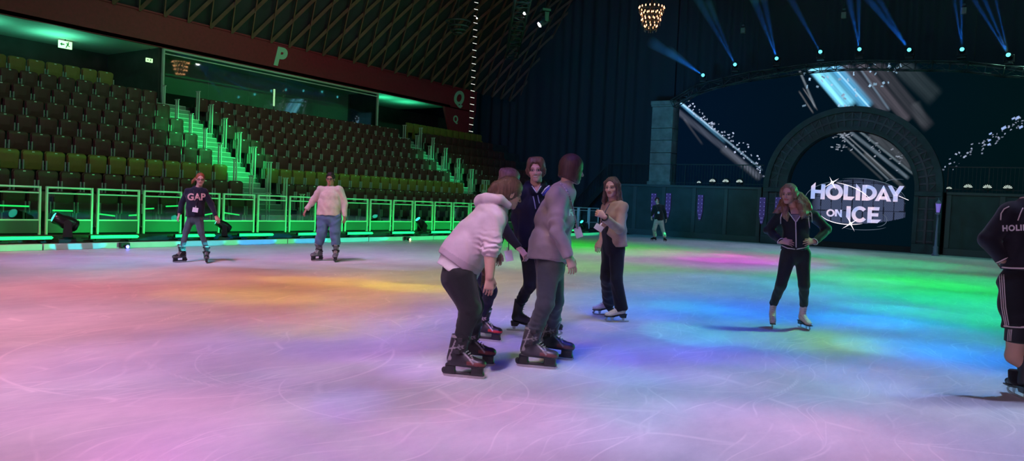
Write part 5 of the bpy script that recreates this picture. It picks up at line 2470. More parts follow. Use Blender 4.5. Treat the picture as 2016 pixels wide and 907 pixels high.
def head_of(p, f, s=1.0, smile=False, neck=None, h=0.0036, skin=None, brow=(0.12, 0.07, 0.04), wide=1.0, rn=0.052):
    skin = skin or p.skin
    sd = Sdf()
    head_prims(sd, f, s, smile, wide)
    nb = Vector(neck)
    sd.rc(f(0, -0.022 * s, -0.055 * s), nb, rn * s, (rn + 0.004) * s, k=0.02)
    v, fc = sd.mesh(h)
    p.skin_parts.append((v, fc, face_col(v, f, s, skin, smile, brow, wide=wide)))


def limb_hand(p, el, wr, fdir, back, side, curl=0.5, r0=0.042, r1=0.026, h=0.0036, s=1.0, thumb=0.0, spread=0.0, forearm=1.0):
    """bare lower forearm and hand as one surface"""
    sd = Sdf()
    a = Vector(el).lerp(Vector(wr), 1 - forearm)
    rr = r1 + (r0 - r1) * forearm
    f = Fr(wr, fdir, back)
    sd.rc(a, wr, rr, r1, k=0.012)
    hand_prims(sd, f, side, curl, s, spread, thumb)
    v, fc = sd.mesh(h)
    p.skin_parts.append((v, fc, p.skin))


# ================================================================== 1: dark hoodie with pale letters, far left
def person_gap():
    p = Person('person', 13.75, 'person with red ponytail and glasses in a dark hoodie with pale chest letters, far left', (380, 517))
    P = p.P
    p.skin = (0.62, 0.38, 0.31)
    side = V(1, 0.15, 0)
    f = Fr(P(394.5, 353, -0.02), V(0.42, -0.90, -0.06), V(0.03, 0, 1))
    neck = P(391, 370, 0.02)
    head_of(p, f, 0.98, neck=neck, brow=(0.30, 0.14, 0.07), h=0.005)
    arms = [((P(371, 377), P(358, 400, 0.05), P(353, 421, -0.02)), V(-0.25, -0.15, -1), V(-0.7, -0.7, 0.2), 1),
            ((P(402, 377), P(416, 402, 0.05), P(425, 425, -0.02)), V(0.45, -0.1, -1), V(0.7, -0.7, 0.2), -1)]
    for (sh, el, wr), fd, bk, sd_ in arms:
        limb_hand(p, el, wr, fd, bk, sd_, 0.35, h=0.005, forearm=0.35, s=0.95, spread=0.6)
    b_ = Sdf()
    b_.chain([P(384, 428), P(385, 400), P(387, 378), neck], [0.077, 0.07, 0.07, 0.0405], 0.03)
    L = [([P(377, 429), P(366, 457, -0.04), ank(on_z(354, 516), V(-0.45, -1, 0))], [0.082, 0.056, 0.040]),
         ([P(391, 429), P(396, 458, -0.04), ank(on_z(406, 517), V(0.45, -1, 0))], [0.082, 0.056, 0.040])]
    for pts, rs in L:
        b_.chain(pts, [r * 0.8 for r in rs])
    for (sh, el, wr), *_ in arms:
        b_.chain([sh, el, wr], [0.04, 0.033, 0.024])
    p.body(b_)
    p.finish_body()
    # hoodie
    g_ = Sdf()
    torso(g_, [(P(384, 426), 0.165, 0.115), (P(384, 410), 0.16, 0.115), (P(385.5, 388), 0.165, 0.115), (P(387, 378), 0.13, 0.09)], side)
    for (sh, el, wr), *_ in arms:
        g_.rc(P(387, 376), sh, 0.06, 0.062, k=0.03)
        g_.rc(sh, el, 0.066, 0.050, k=0.03)
        g_.rc(el, wr, 0.050, 0.038, k=0.02, fb=True)
    g_.rc(P(384, 371, 0.07), P(392, 371, 0.03), 0.055, 0.045, k=0.03)
    g_.rc(P(398, 371.5, -0.05), P(390, 374, -0.04), 0.028, 0.03, k=0.02)
    g_.noise(0.0045, 55, seed=3)
    hoodie = p.field('hoodie', g_, 0.010, cloth('navy_black_hoodie', (0.010, 0.013, 0.026)))
    tr_ = bvh_of(hoodie)
    surf_text(p, 'chest_letters', 'GAP', tr_, 386.5, 388, 0.17, cloth('pale_pink_letters', (0.62, 0.40, 0.38)), 0.0, 0.035, 1.05, hoodie)
    j = Sdf()
    j.ec(P(384, 419), P(384, 432), (0.135, 0.10), (0.125, 0.09), side, k=0.03)
    legs(j, L)
    j.noise(0.003, 70, seed=5)
    p.field('jeans', j, 0.010, cloth('dark_grey_jeans', (0.060, 0.085, 0.10)))
    # hair
    hsd = Sdf()
    cap_hair(hsd, f, 0.98, 0.082, 0.005)
    hsd.chain([f(0.02, -0.09, 0.03), f(0.075, -0.125, 0.005), f(0.12, -0.12, -0.05), f(0.14, -0.10, -0.10)], [0.035, 0.026, 0.024, 0.008], 0.015)
    hair_grooves(hsd, f, 1, 0.0018)
    p.field('hair', hsd, 0.006, hair_mat('copper_hair', (0.26, 0.085, 0.035)))
    gl = MB()
    for sx in (-1, 1):
        gl.tube([f(sx * 0.033 + 0.024 * math.cos(t), 0.097, 0.0 + 0.018 * math.sin(t)) for t in [2 * PI * k / 14 for k in range(14)]], 0.0022, 5, closed=True)
        gl.tube([f(sx * 0.057, 0.095, 0.004), f(sx * 0.078, 0.04, 0.006), f(sx * 0.08, 0.0, 0.0)], 0.0022, 5)
    gl.tube([f(-0.009, 0.099, 0.003), f(0.009, 0.099, 0.003)], 0.0022, 5)
    p.addmb('glasses', gl, mat('dark_frames', (0.02, 0.02, 0.02), 0.3))
    nl = surf_line(tr_, [(381, 374), (383, 385), (385, 400), (385, 408)], 0.006)
    nr = surf_line(tr_, [(396, 373), (392, 385), (387, 400), (385, 408)], 0.006)
    lanyard(p, nl + nr[::-1], P(384.5, 413, -0.16), V(0.1, -1, 0.1), 0.10, 0.085, tilt=0.12)
    skate(p, 'hk_far', on_z(354, 516), V(-0.45, -1, 0), label='black ice skate, left of the pair')
    skate(p, 'hk_far', on_z(406, 517), V(0.45, -1, 0), label='black ice skate, right of the pair')


# ================================================================== 2: cream sweater and loose jeans
def person_cream():
    p = Person('person', 15.1, 'person with dark curly hair and glasses in a cream sweater and loose blue jeans', (643, 515))
    P = p.P
    p.skin = (0.40, 0.22, 0.16)
    side = V(1, -0.05, 0)
    f = Fr(P(650.5, 352, -0.02), V(0.02, -1, -0.08))
    neck = P(650, 368, 0.02)
    head_of(p, f, 1.02, neck=neck, h=0.005, wide=1.08, rn=0.058)
    arms = [((P(632, 374), P(615, 397, 0.03), P(603, 412, -0.03)), V(-0.45, -0.2, -1), V(-0.7, -0.6, 0.2), 1),
            ((P(668, 374), P(679, 402, 0.03), P(678, 426, -0.02)), V(0.0, -0.1, -1), V(0.8, -0.6, 0), -1)]
    for (sh, el, wr), fd, bk, sd_ in arms:
        limb_hand(p, el, wr, fd, bk, sd_, 0.45, h=0.005, forearm=0.3, spread=0.3)
    b_ = Sdf()
    b_.chain([P(648, 426), P(649, 398), P(650, 378), neck], [0.105, 0.098, 0.084, 0.045], 0.03)
    L = [([P(636.5, 428), P(634, 457, -0.03), ank(on_z(624, 513), V(-0.45, -1, 0), 0.34, 0.03)], [0.130, 0.108, 0.088]),
         ([P(660, 428), P(659.5, 457, -0.03), ank(on_z(660, 515), V(0.15, -1, 0), 0.34, 0.03)], [0.130, 0.108, 0.088])]
    for pts, rs in L:
        b_.chain(pts, [r * 0.7 for r in rs])
    for (sh, el, wr), *_ in arms:
        b_.chain([sh, el, wr], [0.045, 0.036, 0.026])
    p.body(b_)
    p.finish_body()
    g_ = Sdf()
    torso(g_, [(P(647, 424), 0.240, 0.17), (P(648, 405), 0.235, 0.17), (P(650, 386), 0.215, 0.15), (P(650, 376), 0.16, 0.10)], side)
    for (sh, el, wr), *_ in arms:
        g_.rc(P(650, 372.5), sh, 0.07, 0.078, k=0.03)
        g_.rc(sh, el, 0.088, 0.068, k=0.03)
        g_.rc(el, wr, 0.068, 0.046, k=0.02, fb=True)
    g_.noise(0.006, 38, seed=8)
    sw = p.field('sweater', g_, 0.011, cloth('cream_knit', (0.56, 0.50, 0.42)))
    j = Sdf()
    j.ec(P(648, 412), P(648, 431), (0.20, 0.15), (0.20, 0.15), side, k=0.03)
    legs(j, L)
    j.noise(0.006, 40, seed=9)
    p.field('jeans', j, 0.011, cloth('mid_blue_jeans', (0.085, 0.16, 0.27)))
    hsd = Sdf()
    cap_hair(hsd, f, 1.02, 0.076, 0.012)
    hsd.noise(0.004, 260, seed=4)
    p.field('hair', hsd, 0.006, hair_mat('near_black_hair', (0.022, 0.014, 0.012)))
    gl = MB()
    for sx in (-1, 1):
        gl.tube([f(sx * 0.034 + 0.026 * math.cos(t), 0.099, 0.0 + 0.019 * math.sin(t)) for t in [2 * PI * k / 14 for k in range(14)]], 0.0024, 5, closed=True)
        gl.tube([f(sx * 0.060, 0.097, 0.004), f(sx * 0.085, 0.04, 0.006)], 0.0024, 5)
    gl.tube([f(-0.008, 0.101, 0.003), f(0.008, 0.101, 0.003)], 0.0024, 5)
    p.addmb('glasses', gl, mat('dark_frames'))
    skate(p, 'hk_grey', on_z(624, 513), V(-0.45, -1, 0), label='grey buckled ice skate, left of the pair', scale=1.15)
    skate(p, 'hk_grey', on_z(660, 515), V(0.15, -1, 0), label='grey buckled ice skate, right of the pair', scale=1.15)


# ================================================================== 3: leaning forward in the pale pink hoodie
def person_pink():
    p = Person('person', 5.85, 'person leaning forward in a pale pink hoodie and black leggings, nearest of the group', (915, 745))
    P = p.P
    p.skin = (0.66, 0.40, 0.32)
    side = V(0.05, 1, 0)
    f = Fr(P(1003.5, 380, -0.02), V(0.90, 0.34, -0.28), V(0.34, 0.0, 1))
    neck = P(980, 404, 0.0)
    head_of(p, f, 0.98, neck=neck, brow=(0.22, 0.13, 0.08))
    arms = [(P(972, 432, -0.17), P(966, 492, -0.24), P(964, 545, -0.26)),
            (P(978, 430, 0.17), P(962, 490, 0.24), P(955, 535, 0.18))]
    limb_hand(p, arms[0][1], arms[0][2], V(-0.05, 0.0, -1), V(0.25, -1, 0), -1, 0.42, r0=0.056, r1=0.031, h=0.0036, thumb=0.6)
    limb_hand(p, arms[1][1], arms[1][2], V(0.1, 0.0, -1), V(0.3, 1, 0), 1, 0.5, r0=0.050, r1=0.030, h=0.0045)
    b_ = Sdf()
    b_.chain([P(903, 535), P(935, 472), P(968, 428), neck], [0.091, 0.084, 0.077, 0.045], 0.03)
    L = [([P(903, 548, -0.09), P(926, 606, -0.12), ank(on_z(912.5, 743), V(1, -0.18, 0), 0.285, 0.03)], [0.135, 0.083, 0.062]),
         ([P(906, 548, 0.09), P(931, 602, 0.12), ank(on_z(935, 718.5), V(1, -0.10, 0), 0.285, 0.03)], [0.130, 0.082, 0.060])]
    for pts, rs in L:
        b_.chain(pts, [r * 0.75 for r in rs])
    for sh, el, wr in arms:
        b_.chain([sh, el, wr], [0.05, 0.045, 0.028])
    p.body(b_)
    p.finish_body()
    g_ = Sdf()
    hem = P(901, 519)
    torso(g_, [(hem, 0.205, 0.180), (P(918, 495), 0.21, 0.183), (P(942, 462), 0.205, 0.165), (P(966, 426), 0.195, 0.138)], side, k=0.04)
    for i, (sh, el, wr) in enumerate(arms):
        g_.rc(P(977, 412), sh, 0.070, 0.070, k=0.05)
        e2 = el.lerp(wr, 0.16)
        g_.rc(sh, el, 0.080, 0.076, k=0.045)
        g_.rc(el, e2, 0.076, 0.070, k=0.01, fb=True)
    # hood lying on the shoulders
    for pa, pb, ra, rb in (((946, 398, 0.0), (958, 393, -0.09), 0.050, 0.050), ((958, 393, -0.09), (985, 392, -0.13), 0.050, 0.042), ((985, 392, -0.13), (1001, 404, -0.09), 0.042, 0.030),
                           ((946, 398, 0.0), (958, 393, 0.09), 0.050, 0.050), ((958, 393, 0.09), (985, 392, 0.13), 0.050, 0.042), ((985, 392, 0.13), (1001, 404, 0.09), 0.042, 0.030),
                           ((950, 396, 0.0), (975, 396, 0.0), 0.06, 0.07)):
        g_.rc(P(*pa), P(*pb), ra, rb, k=0.007)
    g_.noise(0.0055, 34, seed=12)
    el0 = arms[0][1]
    g_.noise(0.011, 150, c=el0 + Vector((0, 0, 0.03)), R=0.10, dirv=(0.1, 0, 1), seed=2)
    g_.noise(0.010, 48, c=P(968, 452, -0.1), R=0.16, dirv=V(0.8, 0, 0.6), seed=6)
    dh = (P(903, 527) - P(937, 470)).normalized()

    def gcol(v):
        c = np.empty((len(v), 3), dtype=np.float32)
        c[:] = (0.72, 0.58, 0.66)
        t = (v - A(hem)) @ A(dh)
        band = t > -0.060
        c[band] = (0.57, 0.46, 0.53)
        return c
    hm = mat('pale_pink_fleece', attr=True, rough=0.9, noise=(14, 0.06), bump=(150, 0.3, 0.002), sheen=0.2)
    p.field('hoodie', g_, 0.0085, hm, col=gcol)
    w_ = Sdf()
    w_.ec(P(904, 522), P(899, 533) + dh * 0.01, (0.195, 0.172), (0.195, 0.172), side, k=0.02, fb=True)
    w_.noise(0.005, 40, seed=1)
    p.field('shirt_hem', w_, 0.009, cloth('white_cotton', (0.76, 0.72, 0.72)))
    j = Sdf()
    j.ec(P(911, 510), P(904, 545), (0.165, 0.145), (0.175, 0.140), side, k=0.04)
    legs(j, L, k=0.035)
    j.noise(0.003, 60, seed=3)
    j.noise(0.007, 130, c=L[0][0][2], R=0.11, dirv=(0, 0, 1), seed=7)
    j.noise(0.006, 90, c=L[0][0][1], R=0.09, dirv=(0.3, 0, 1), seed=9)
    p.field('leggings', j, 0.0085, cloth('black_leggings', (0.016, 0.018, 0.020), rough=0.7))
    hsd = Sdf()
    cap_hair(hsd, f, 0.98, 0.076, 0.012)
    hsd.rc(f(0, -0.07, 0.03), f(0, -0.125, 0.012), 0.07, 0.038, k=0.03)
    hsd.rc(f(0, -0.12, 0.015), f(0.0, -0.150, -0.030), 0.04, 0.030, k=0.02)
    hsd.chain([f(0.03, -0.08, -0.02), f(0.03, -0.12, -0.055)], [0.03, 0.018], 0.02)
    hair_grooves(hsd, f, 0.98, 0.0025, 40, 2)
    p.field('hair', hsd, 0.0042, hair_mat('brown_hair', (0.115, 0.066, 0.048)))
    ring_ = MB()
    fh = Fr(arms[0][2], V(-0.05, 0.0, -1), V(0.25, -1, 0))
    ring_.tube([fh(-0.0105 * -1 + 0.0105 * math.cos(t), 0.098, -0.002 + 0.0105 * math.sin(t)) for t in [2 * PI * k / 12 for k in range(12)]], 0.0018, 5, closed=True)
    p.addmb('finger_ring', ring_, steel)
    skate(p, 'hk_p3', on_z(912.5, 743), V(1, -0.18, 0), label='black recreational ice skate with grey straps, nearer foot', scale=1.08)
    skate(p, 'hk_p3', on_z(935, 718.5), V(1, -0.10, 0), label='black recreational ice skate, farther foot', scale=1.08)


# ================================================================== 4: mostly hidden behind the pink hoodie
def person_hidden():
    p = Person('person', 7.2, 'person in dark clothes and red and white skates, mostly hidden behind the pink hoodie', (950, 674))
    P = p.P
    p.skin = (0.62, 0.38, 0.30)
    side = V(0.0, 1, 0)
    f = Fr(P(1004, 357, 0.0), V(0.93, 0.15, -0.22), V(0.22, 0, 1))
    neck = P(988, 384)
    head_of(p, f, 1.0, neck=neck, h=0.005)
    arms = [(P(978, 418, -0.15), P(1000, 462, -0.22), P(1021, 488, -0.26)), (P(982, 418, 0.15), P(985, 462, 0.22), P(978, 495, 0.2))]
    limb_hand(p, arms[0][1], arms[0][2], V(0.75, -0.1, -0.75), V(0.5, -0.6, 0.6), -1, 0.55, h=0.004, forearm=0.4, thumb=0.3, spread=0.5)
    limb_hand(p, arms[1][1], arms[1][2], V(0.2, 0, -1), V(0.3, 1, 0), 1, 0.5, h=0.005, forearm=0.4)
    b_ = Sdf()
    b_.chain([P(938, 520), P(945, 462), P(968, 410), neck], [0.077, 0.077, 0.07, 0.0405], 0.03)
    L = [([P(945, 530, -0.08), P(966, 572, -0.10), ank(on_z(957, 671), V(1, -0.28, 0))], [0.100, 0.066, 0.050]),
         ([P(940, 530, 0.08), P(948, 580, 0.10), ank(on_z(928, 655), V(1, -0.2, 0))], [0.100, 0.066, 0.050])]
    for pts, rs in L:
        b_.chain(pts, [r * 0.75 for r in rs])
    for sh, el, wr in arms:
        b_.chain([sh, el, wr], [0.04, 0.035, 0.025])
    p.body(b_)
    p.finish_body()
    g_ = Sdf()
    torso(g_, [(P(937, 520), 0.17, 0.150), (P(940, 470), 0.17, 0.145), (P(962, 415), 0.17, 0.125), (P(975, 398), 0.13, 0.09)], side, k=0.04)
    for sh, el, wr in arms:
        g_.rc(P(978, 400), sh, 0.06, 0.064, k=0.04)
        g_.rc(sh, el, 0.062, 0.05, k=0.03)
        g_.rc(el, wr, 0.05, 0.036, k=0.01, fb=True)
    g_.noise(0.004, 45, seed=5)
    p.field('pullover', g_, 0.010, cloth('black_pullover', (0.012, 0.014, 0.015)))
    j = Sdf()
    j.ec(P(938, 505), P(942, 530), (0.15, 0.13), (0.155, 0.125), side, k=0.03)
    legs(j, L)
    j.noise(0.003, 60, seed=3)
    p.field('trousers', j, 0.010, cloth('navy_trousers', (0.012, 0.014, 0.030)))
    hsd = Sdf()
    cap_hair(hsd, f, 1.0, 0.078, 0.010)
    hsd.el(f(0, -0.09, 0.07), (0.04, 0.04, 0.04), k=0.02)
    hair_grooves(hsd, f, 1, 0.002, 40, 4)
    p.field('hair', hsd, 0.006, hair_mat('light_brown_hair', (0.15, 0.092, 0.062)))
    lanyard(p, [P(990, 392, -0.02), P(999, 420, -0.16), P(1001, 460, -0.18), P(1001.5, 493, -0.16)], P(1002, 503, -0.16), V(-0.35, -1, 0), 0.075, 0.105, tilt=-0.25)
    skate(p, 'hk_p4', on_z(957, 671), V(1, -0.28, 0), label='red and black ice skate with white cuff')
    skate(p, 'hk_p4', on_z(928, 655), V(1, -0.2, 0), label='red and black ice skate, hidden foot')


# ================================================================== 5: smiling man in the navy jacket
def person_navy():
    p = Person('person', 7.85, 'smiling person with chin length brown hair in a navy zip jacket, behind the group', (1045, 653))
    P = p.P
    p.skin = (0.64, 0.39, 0.30)
    side = V(1, 0.10, 0)
    f = Fr(P(1055.5, 334, -0.04), V(-0.12, -0.97, -0.10), V(-0.06, 0, 1))
    neck = P(1055, 368, 0.02)
    head_of(p, f, 1.06, smile=True, neck=neck, brow=(0.14, 0.075, 0.04), rn=0.056)
    arms = [(P(1026, 382, 0.0), P(1019, 430, 0.05), P(1026, 476, 0.0)), (P(1086, 380, 0.02), P(1095, 430, 0.05), P(1092, 474, 0.0))]
    limb_hand(p, arms[0][1], arms[0][2], V(0.1, -0.2, -1), V(-0.8, -0.5, 0), 1, 0.5, h=0.005, forearm=0.3)
    limb_hand(p, arms[1][1], arms[1][2], V(-0.05, -0.2, -1), V(0.9, -0.3, 0), -1, 0.5, h=0.005, forearm=0.3)
    b_ = Sdf()
    b_.chain([P(1052, 492), P(1054, 445), P(1056, 392), neck], [0.091, 0.091, 0.091, 0.045], 0.03)
    L = [([P(1044, 500, 0), P(1043, 560, -0.06), ank(on_z(1029, 652), V(1, -0.06, 0), 0.30)], [0.100, 0.068, 0.052]),
         ([P(1064, 500, 0.02), P(1068, 562, 0.0), ank(on_z(1078, 659), V(1, -0.1, 0), 0.30)], [0.100, 0.068, 0.052])]
    for pts, rs in L:
        b_.chain(pts, [r * 0.75 for r in rs])
    for sh, el, wr in arms:
        b_.chain([sh, el, wr], [0.045, 0.04, 0.028])
    p.body(b_)
    p.finish_body()
    g_ = Sdf()
    torso(g_, [(P(1052, 488), 0.19, 0.135), (P(1053, 460), 0.185, 0.13), (P(1055, 410), 0.195, 0.13), (P(1056, 388), 0.17, 0.11)], side, k=0.04)
    for sh, el, wr in arms:
        g_.rc(P(1056, 378), sh, 0.07, 0.078, k=0.04)
        g_.rc(sh, el, 0.082, 0.064, k=0.04)
        g_.rc(el, wr, 0.064, 0.048, k=0.02, fb=True)
    # stand-up collar / hood round the neck
    for a, b in (((1041, 363, 0.02), (1050, 377, -0.10)), ((1071, 363, 0.02), (1062, 377, -0.10)), ((1041, 366, 0.05), (1071, 366, 0.05)), ((1041, 361, 0.10), (1071, 361, 0.10))):
        g_.rc(P(*a), P(*b), 0.040, 0.034, k=0.02)
    g_.noise(0.007, 34, seed=15)
    jk = p.field('jacket', g_, 0.009, cloth('navy_shell_jacket', (0.008, 0.011, 0.022), rough=0.6, sheen=0.0))
    tr_ = bvh_of(jk)
    z = MB()
    l1 = surf_line(tr_, [(1049.5, 386), (1052, 397), (1054.5, 411)], 0.004)
    l2 = surf_line(tr_, [(1058.5, 384), (1060, 392), (1062, 400)], 0.004)
    for l_ in (l1, l2):
        if len(l_) > 1:
            z.tube(l_, 0.006, 5)
    p.addmb('pocket_zip', z, mat('grey_zip', (0.38, 0.42, 0.50), 0.4), jk)
    z = MB()
    l3 = surf_line(tr_, [(1066, 381), (1073, 372), (1083, 364)], 0.004)
    if len(l3) > 1:
        z.tube(l3, 0.008, 5)
    l4 = surf_line(tr_, [(1068, 384), (1075, 376), (1084, 369)], 0.004)
    p.addmb('shoulder_stripe', z, mat('white_stripe', (0.72, 0.74, 0.85), 0.6), jk)
    if len(l4) > 1:
        p.addmb('blue_stripe', MB().tube(l4, 0.016, 6), mat('royal_blue_stripe', (0.05, 0.05, 0.42), 0.6), jk)
    surf_patch(p, 'neck_opening', tr_, [(1047.5, 361), (1065, 361), (1057, 378)], cloth('skin_shadow', (0.55, 0.33, 0.26)), jk)
    j = Sdf()
    j.ec(P(1052, 475), P(1053, 502), (0.155, 0.115), (0.16, 0.12), side, k=0.03)
    legs(j, L)
    j.noise(0.004, 60, seed=3)
    j.noise(0.007, 120, c=L[0][0][2], R=0.12, dirv=(0, 0, 1), seed=4)
    p.field('trousers', j, 0.010, cloth('black_trousers', (0.012, 0.013, 0.018)))
    col = MB().tube(surf_line(tr_, [(1047.5, 366), (1056.5, 379)], 0.004) + surf_line(tr_, [(1057, 379), (1065, 366)], 0.004), 0.006, 6)
    p.addmb('shirt_collar', col, mat('pale_shirt', (0.55, 0.60, 0.58), 0.8))
    hsd = Sdf()
    s = 1.06
    R = f.rows()
    # middle parting, the two halves sweeping down past the ears
    hsd.el(f(0, -0.014, 0.042), (0.092, 0.108, 0.098), R, k=0.01)
    for sx in (-1, 1):
        hsd.el(f(sx * 0.034, 0.012, 0.052), (0.064, 0.092, 0.092), R, k=0.012)
        hsd.el(f(sx * 0.052, -0.015, -0.012), (0.050, 0.070, 0.072), R, k=0.02)
        hsd.chain([f(sx * 0.066, 0.060, 0.060), f(sx * 0.090, 0.030, 0.000), f(sx * 0.098, 0.020, -0.040)], [0.020, 0.018, 0.008], 0.012)
        hsd.el(f(sx * 0.016, 0.125, -0.010), (0.050, 0.066, 0.108), R, k=0.008, op='s')
    hsd.el(f(0, 0.125, -0.035), (0.070, 0.070, 0.080), R, k=0.010, op='s')
    hsd.rc(f(0, 0.09, 0.148), f(0, -0.02, 0.156), 0.012, 0.010, k=0.010, op='s')
    hsd.plane(f(0, 0, 0.134), f.d(0, 0.12, 1))
    hair_grooves(hsd, f, s, 0.0018, 40, 3)
    p.field('hair', hsd, 0.0042, hair_mat('chestnut_hair', (0.125, 0.066, 0.042)))
    skate(p, 'fg_black', on_z(1029, 652), V(1, -0.06, 0), pitch=0.0, scale=1.08, label='black leather figure skate on the leading foot')
    skate(p, 'fg_black', on_z(1078, 659), V(1, -0.1, 0), scale=1.08, label='black leather figure skate, mostly hidden')


# ================================================================== 6: bobbed hair, grey sweatshirt
def person_grey():
    p = Person('person', 6.25, 'person with bobbed dark hair in mauve grey sweatshirt and charcoal jeans, side view', (1070, 728))
    P = p.P
    p.skin = (0.66, 0.41, 0.34)
    side = V(-0.18, 0.98, 0)
    f = Fr(P(1125.5, 334, 0.0), V(0.93, 0.30, -0.10), V(0.12, 0, 1))
    neck = P(1113, 373)
    head_of(p, f, 1.0, neck=neck, brow=(0.07, 0.04, 0.03))
    arms = [(P(1095, 391, -0.16), P(1098, 454, -0.24), P(1119, 505, -0.25)), (P(1103, 394, 0.17), P(1108, 450, 0.22), P(1112, 492, 0.14))]
    limb_hand(p, arms[0][1], arms[0][2], V(0.42, -0.05, -1), V(0.45, -0.9, 0.15), -1, 0.40, h=0.0036, forearm=0.4, r1=0.030, thumb=0.3, spread=0.4)
    limb_hand(p, arms[1][1], arms[1][2], V(0.2, 0, -1), V(0.3, 1, 0), 1, 0.5, h=0.005, forearm=0.3)
    b_ = Sdf()
    b_.chain([P(1080, 520), P(1088, 460), P(1100, 405), neck], [0.077, 0.077, 0.077, 0.0405], 0.03)
    L = [([P(1080, 528, -0.08), P(1073, 598, -0.13), ank(on_z(1056, 724), V(1, -0.22, 0), 0.32, 0.03)], [0.104, 0.073, 0.066]),
         ([P(1088, 528, 0.08), P(1093, 592, 0.06), ank(on_z(1091, 706), V(1, -0.30, 0), 0.32, 0.03)], [0.100, 0.070, 0.062])]
    for pts, rs in L:
        b_.chain(pts, [r * 0.75 for r in rs])
    for sh, el, wr in arms:
        b_.chain([sh, el, wr], [0.045, 0.04, 0.028])
    p.body(b_)
    p.finish_body()
    g_ = Sdf()
    torso(g_, [(P(1078, 512), 0.185, 0.172), (P(1083, 478), 0.19, 0.168), (P(1092, 430), 0.185, 0.150), (P(1103, 388), 0.150, 0.115)], side, k=0.05)
    g_.rc(P(1103, 374, 0.0), P(1118, 376, 0.0), 0.070, 0.060, k=0.05)
    g_.rc(P(1106, 366, 0.03), P(1117, 367, -0.02), 0.064, 0.060, k=0.015, fa=True)
    for sh, el, wr in arms:
        g_.rc(P(1106, 379), sh, 0.06, 0.070, k=0.05)
        g_.rc(sh, el, 0.083, 0.066, k=0.05)
        g_.rc(el, wr, 0.066, 0.042, k=0.02, fb=True)
    # side slit over the hip
    g_.rc(P(1085, 494, -0.21), P(1092, 530, -0.21), 0.006, 0.065, k=0.006, op='s')
    g_.noise(0.006, 30, seed=21)
    g_.noise(0.010, 60, c=arms[0][1], R=0.13, dirv=V(0.3, 0, 1), seed=2)
    g_.noise(0.009, 40, c=P(1075, 440), R=0.2, dirv=V(0.6, 0, 0.8), seed=4)
    hemz = P(1078, 505).z

    def gcol(v):
        c = np.empty((len(v), 3), dtype=np.float32)
        c[:] = (0.33, 0.265, 0.31)
        c[v[:, 2] < hemz] = (0.28, 0.225, 0.265)
        return c
    sw = p.field('sweatshirt', g_, 0.0085, mat('mauve_grey_fleece', attr=True, rough=0.9, noise=(16, 0.07), bump=(150, 0.3, 0.002), sheen=0.2), col=gcol)
    tr_ = bvh_of(sw)
    surf_text(p, 'chest_letters', 'R', tr_, 1125, 419, 0.075, mat('white_print', (0.75, 0.75, 0.78), 0.6), 0.1, 0.03, 1, sw)
    j = Sdf()
    j.ec(P(1081, 498), P(1083, 528), (0.155, 0.130), (0.16, 0.125), side, k=0.03)
    legs(j, L, k=0.025)
    j.noise(0.003, 60, seed=3)
    j.noise(0.006, 120, c=L[0][0][2], R=0.12, dirv=(0, 0, 1), seed=4)
    j.noise(0.005, 80, c=L[0][0][1], R=0.10, dirv=(0.2, 0, 1), seed=6)
    p.field('jeans', j, 0.0085, cloth('charcoal_jeans', (0.062, 0.066, 0.078)))
    hsd = Sdf()
    s = 1.0
    R_ = f.rows()
    hsd.el(f(0, -0.012, 0.040), (0.088, 0.104, 0.096), R_, k=0.01)
    hsd.el(f(0, -0.010, -0.020), (0.092, 0.100, 0.125), R_, k=0.03)
    hsd.el(f(0, -0.010, -0.070), (0.088, 0.088, 0.080), R_, k=0.03)
    hsd.el(f(0, 0.118, -0.030), (0.058, 0.068, 0.115), R_, k=0.010, op='s')
    hsd.el(f(0, 0.02, -0.13), (0.045, 0.07, 0.06), R_, k=0.01, op='s')
    hsd.plane(f(0, 0.0, -0.098), f.d(0, -0.28, -1))
    hair_grooves(hsd, f, s, 0.0018, 50, 5)
    p.field('hair', hsd, 0.0042, hair_mat('dark_auburn_hair', (0.060, 0.030, 0.030)))
    lan = mat('patterned_lanyard', (0.30, 0.26, 0.32), 0.7, noise=(60, 0.9))
    lanyard(p, surf_line(tr_, [(1103, 361), (1112, 370), (1120, 382), (1125.5, 398)], 0.008) + [P(1129, 412, -0.07), P(1133, 432, -0.07), P(1138, 450, -0.09)],
            P(1138.5, 457.5, -0.09), V(0.2, -1, 0.1), 0.062, 0.085, M=lan, tilt=-0.35, r=0.006)
    br = MB()
    wr = arms[0][2]
    fb = Fr(wr, V(0.42, -0.05, -1), V(0.45, -0.9, 0.15))
    br.tube([fb(0.034 * math.cos(t), 0.012, 0.030 * math.sin(t)) for t in [2 * PI * k / 18 for k in range(18)]], 0.0028, 5, closed=True)
    p.addmb('bracelet', br, steel)
    skate(p, 'hk_p6', on_z(1056, 724), V(1, -0.22, 0), label='grey buckled ice skate with red sides, nearer foot', scale=1.12)
    skate(p, 'hk_p6', on_z(1091, 706), V(1, -0.30, 0), label='grey buckled ice skate, farther foot', scale=1.12)


